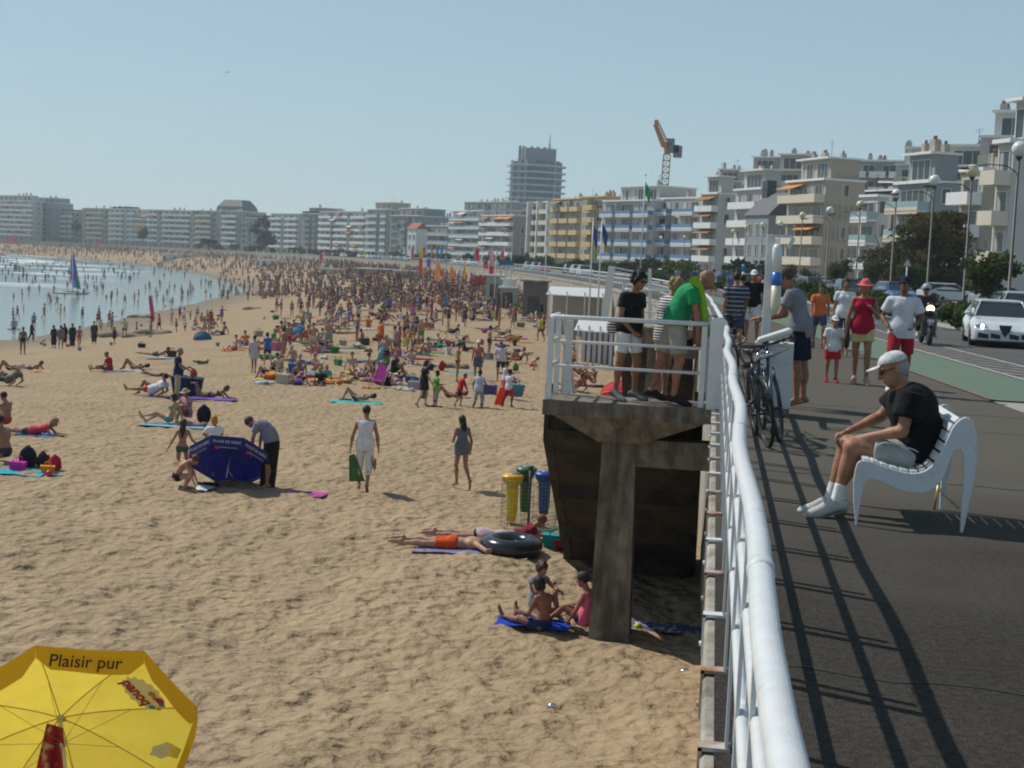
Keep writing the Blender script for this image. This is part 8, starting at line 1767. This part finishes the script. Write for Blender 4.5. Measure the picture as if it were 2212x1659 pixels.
def bicycle(label,x,y,yaw,lean,col,steer=.25,basket=False):
    t=thing('bicycle',label,'bicycle',(x,y,0)); t.rotation_mode='XYZ'; t.rotation_euler=(0,lean,yaw); FR=mat('bike frame '+str(col),col,.35,coat=.4)
    R=.335
    for nm,yy,rz in(('front_wheel',-.54,steer),('rear_wheel',.54,0.)):
        mb=MB(); mb.tube([(0,R*math.cos(k*2*math.pi/32),R*math.sin(k*2*math.pi/32)) for k in range(32)],.021,8,closed=True); o=mb.build(nm,[RUB],t,(0,yy,R+.02),rz)
        mb=MB(); mb.tube([(0,(R-.03)*math.cos(k*2*math.pi/32),(R-.03)*math.sin(k*2*math.pi/32)) for k in range(32)],.009,6,closed=True)
        for k in range(20): a=k*.314; mb.bar((.02*(-1)**k,.02*math.cos(a),.02*math.sin(a)),(0,(R-.03)*math.cos(a+.2),(R-.03)*math.sin(a+.2)),.0022)
        mb.cyl((-.05,0,0),(.05,0,0),.018,.018,8); mb.build('rim',[mat('dark rim',(.05,.052,.055),.35,metal=.5)],o)
        mb=MB(); mb.tube([(0,(R+.03)*math.cos(a),(R+.03)*math.sin(a)) for a in np.linspace(.3,2.7,12)],[.018]*12,6); mb.build('mudguard',[FR],o)
    hs=(0,-.42,.86); bb=(0,.06,.28); st=(0,.22,.80)
    mb=MB()
    for a,b_,r in((hs,bb,.018),(bb,st,.016),((0,-.40,.80),(0,.17,.62),.016),(bb,(.05,.54,.355),.009),(bb,(-.05,.54,.355),.009),((.03,.2,.72),(.05,.54,.355),.008),((-.03,.2,.72),(-.05,.54,.355),.008),(hs,(0,-.45,1.0),.02),((.05,-.54,.355),(.04,-.44,.78),.011),((-.05,-.54,.355),(-.04,-.44,.78),.011),(st,(0,.24,.92),.013)): mb.cyl(a,b_,r,r,8)
    mb.build('frame',[FR],t)
    mb=MB(); mb.tube([(-.31,-.28,1.06),(-.27,-.38,1.06),(-.1,-.46,1.03),(0,-.46,1.02),(.1,-.46,1.03),(.27,-.38,1.06),(.31,-.28,1.06)],.012,8); mb.tube([(-.12,-.46,1.03),(-.2,-.62,.98),(0,-.60,.95)],.006,5); mb.tube([(.12,-.46,1.03),(.2,-.60,.96),(0,-.58,.9)],.006,5); mb.build('handlebar',[BLKP],t)
    for s in(-1,1): mb=MB(); mb.cyl((s*.315,-.27,1.06),(s*.26,-.40,1.06),.019,.019,8); mb.tube([(s*.25,-.42,1.05),(s*.27,-.48,1.03),(s*.31,-.42,1.02)],.006,5); mb.build('grip',[BLKP],t)
    F=Field((-.12,.05,.85),(.12,.42,1.0),.012); F.ell((0,.30,.94),(.085,.09,.035),None,.03); F.ell((0,.17,.945),(.03,.11,.025),None,.03); new_obj('saddle',F.mesh('saddle',BLKP),t)
    mb=MB(); mb.cyl((-.06,.06,.28),(.06,.06,.28),.02,.02,8); mb.bar((.07,.06,.28),(.08,-.08,.20),.018); mb.bar((-.07,.06,.28),(-.08,.20,.36),.018); mb.box((.11,-.08,.20),(.09,.06,.02)); mb.box((-.11,.20,.36),(.09,.06,.02)); mb.lathe([(.09,0),(.085,.004),(.03,.004)],(0,0,0),16,[[0,0,1],[1,0,0],[0,1,0]]); mb.build('crankset',[BLKP],t)
    mb=MB(); mb.ball((0,-.52,.93),[.04,.04,.04],10,6); mb.build('bike_lamp',[CHROME],t)
    mb=MB(); mb.bar((-.07,.35,.74),(-.05,.85,.74),.012); mb.bar((.07,.35,.74),(.05,.85,.74),.012)
    for k in range(4): mb.bar((-.07,.45+k*.12,.745),(.07,.45+k*.12,.745),.01)
    mb.bar((.06,.7,.74),(.05,.56,.36),.008); mb.bar((-.06,.7,.74),(-.05,.56,.36),.008); mb.build('luggage_rack',[BLKP],t)
    if basket:
        mb=MB(); mb.bx(-.16,.16,-.78,-.52,.80,.815)
        for k in range(5): z=.81+k*.045; mb.tube([(-.17,-.79,z),(.17,-.79,z),(.17,-.51,z),(-.17,-.51,z)],.005,4,closed=True)
        for k in range(9): x_=-.17+.0425*k; mb.bar((x_,-.79,.81),(x_,-.79,1.0),.005); mb.bar((x_,-.51,.81),(x_,-.51,1.0),.005)
        mb.build('basket',[BLKP],t)
    return t
gA=PZ(1654,968,0)
bicycle('black bicycle leaning on the railing with its front wheel towards the camera',gA[0]-.02,gA[1]+.58,math.radians(5),math.radians(-9),(.012,.013,.016),.10)
bicycle('second dark blue bicycle leaning on the railing behind the black one',gA[0]+.10,gA[1]+1.15,math.radians(8),math.radians(-11),(.015,.03,.09),-.3)
bicycle('third bicycle leaning far along the railing beyond the platform',.32,23.6,math.radians(2),math.radians(-10),(.10,.11,.12),.4,True)
# white box with tilted panel, and the striped column
def kiosk():
    a=PZ(1702,900,0); t=thing('white_cabinet','white metal cabinet with a tilted panel that the man in grey leans on','cabinet',(a[0]-.22,a[1]+.2,0),math.radians(-3)); BX=mat('cabinet white',(.52,.54,.55),.5,noise=.04,nscale=4,dirt=((.40,.40,.38),5,.5,.75))
    mb=MB(); mb.bx(-.225,.25,-.2,.2,.09,.90); o=mb.build('body',[BX],t); bv=o.modifiers.new('b','BEVEL'); bv.width=.008; bv.segments=2
    mb=MB(); mb.bx(-.04,-.035,-.203,-.2005,.12,.88); mb.bx(-.21,.21,-.203,-.2005,.86,.865); mb.build('seam',[mat('seam',(.2,.2,.2),.8)],t)
    mb=MB(); mb.bx(-.24,.24,-.215,.215,0,.085); mb.build('plinth',[CONCD],t)
    p0,p1=P(1632,738,16.5),P(1714,713,16.5); L0=np.array([a[0]-.22,a[1]+.2,0]); mb=MB(); n=10; F=Field(p0-.1,p1+.1+np.array([0,.45,0]),.012)
    c=(p0+p1)/2; u=nrm(p1-p0); F.cone(p0+u*.05,p1-u*.05,.035,.04,.02,); F.cone(p0+u*.06+np.array([0,.22,0]),p1-u*.05+np.array([0,.22,0]),.03,.035,.2); 
    o=new_obj('tilted_panel',F.mesh('tilted_panel',mat('panel white',(.66,.68,.69),.4)),t); o.parent=t; o.matrix_parent_inverse=t.matrix_world.inverted() if 0 else Matrix.Identity(4); o.location=(0,0,0)
    inv=Matrix.Rotation(-math.radians(-3),4,'Z')@Matrix.Translation(Vector(-L0)); o.matrix_local=inv
    mb=MB(); q=p0+u*.12; mb.tube([q,q+np.array([0,.1,-.10]),(a[0]-.3,a[1]+.15,.88)],.035,8); o=mb.build('panel_bracket',[BLKP],t); o.matrix_local=inv
    return t
kiosk()
def column():
    d=17.35; t=thing('striped_column','tall white post with a blue and white banded cylinder and bracket beside the cabinet','post',(P(1660,700,d)[0],d,0)); L0=np.array([P(1660,700,d)[0],d,0])
    def b(n,mb,m): o=mb.build(n,m if isinstance(m,list) else [m],t); o.location=-L0; return o
    x0=P(1655,700,d)[0]; top=P(1664,506,d); mb=MB(); mb.bx(x0-.05,x0+.055,d-.05,d+.05,0,top[2]); b('post',mb,WP)
    CW=mat('cylinder white',(.66,.68,.70),.35); CB=mat('cylinder blue',(.02,.16,.50),.35); CC=mat('cylinder cream',(.58,.54,.42),.4)
    pts=[(1679,527),(1679,536),(1678,588),(1677,617),(1675,660),(1672,679)]; P3=[P(u,v,d-.12) for u,v in pts]; r=[.03,.058,.06,.06,.058,.03]
    for nm,i0,i1,m in(('cylinder_top',0,2,CW),('blue_band',2,3,CB),('cylinder_base',3,5,CC)): mb=MB(); mb.tube(P3[i0:i1+1],r[i0:i1+1],16); b(nm,mb,m)
    mb=MB(); mb.tube([P3[0],P3[0]+np.array([0,.0,.06]),P(1664,512,d)],.012,6); b('hook',mb,WP)
    mb=MB(); mb.bar(P(1666,509,d-.06),P(1712,511,d-.06),.035); q=[P(1712,509,d-.06),P(1718,518,d-.06),P(1706,539,d-.06),P(1700,534,d-.06),P(1709,516,d-.06)]; n=5; V=q+[p+np.array([0,.06,0]) for p in q]; mb.add(V,[tuple(range(n))[::-1],tuple(range(n,2*n))]+[(i,(i+1)%n,n+(i+1)%n,n+i) for i in range(n)]); b('bracket_arm',mb,WP)
    mb=MB(); mb.bx(x0-.06,x0+.065,d-.4,d+.4,.0,.02); b('foot_plate',mb,WP)
column()
p=P(1583,640,48); mb=MB(); mb.cyl((0,0,0),(0,0,p[2]+1.0),.06,.06,10); mb.mi=1; mb.cyl((0,0,1.7),(0,0,2.0),.075,.075,10); tag(mb.build('bollard_post',[WP,mat('cylinder blue',(.02,.16,.5),.4)],None,(P(1541,640,60)[0]+1.2,60,0)),'distant white post with a blue band along the promenade','post')
# small litter glinting on the sand
for i,(u,v,lb) in enumerate([(1468,1454,'crumpled glinting can on the sand right of the pillar'),(1180,1530,'small shiny scrap on the foreground sand')]):
    g=groundpt(u,v); mb=MB(); mb.tube([(0,0,.02),(.07,.03,.03),(.12,.01,.02)],[.02,.03,.02],8); tag(mb.build('litter',[CHROME],None,g),lb,'litter')
# lane signs and road sign on the median
p=P(1968,668,75); mb=MB(); mb.cyl((0,0,0),(0,0,2.3),.03,.03,8); t=thing('road_sign','small triangular warning sign on the median behind the man in white polo','road sign',(P(1955,640,66)[0],66,.1)); mb.build('post',[WP],t); mb=MB(); mb.prism([(-.24,2.15),(.24,2.15),(0,2.57)],lambda a,b_:(a,-.04,b_),lambda a,b_:(a,-.03,b_)); mb.mi=1; mb.prism([(-.16,2.2),(.16,2.2),(0,2.48)],lambda a,b_:(a,-.05,b_),lambda a,b_:(a,-.042,b_)); mb.build('sign_plate',[mat('sign red',(.40,.10,.10),.6),mat('sign white',(.6,.6,.6),.5)],t)
# seagull
p=P(490,157,70); mb=MB(); mb.ball((0,0,0),[.10,.05,.05],8,6); mb.tube([(0,0,.0),(.1,.3,.12),(0,.6,.06)],[.05,.04,.01],5); mb.tube([(0,0,.0),(.1,-.3,.12),(0,-.6,.06)],[.05,.04,.01],5); tag(mb.build('seagull',[mat('gull grey',(.3,.3,.32),.8)],None,P(490,157,190),1.0),'tiny seagull gliding high in the clear sky','seagull')

# ---------------------------------------------------------------- hazy sea air
mb=MB(); mb.bx(-1800,560,-60,1440,-13.5,75); hz=mb.build('haze',[bpy.data.materials.new('haze air')]); hm=hz.data.materials[0]; hm.use_nodes=True; hn=hm.node_tree.nodes; hn.remove(hn['Principled BSDF'])
pv=hn.new('ShaderNodeVolumePrincipled'); pv.inputs['Color'].default_value=(.80,.90,.96,1); pv.inputs['Density'].default_value=.00030; pv.inputs['Anisotropy'].default_value=.25
hm.node_tree.links.new(pv.outputs[0],hn['Material Output'].inputs['Volume']); tag(hz,'thin pale blue sea haze over the bay','haze',kind='stuff')
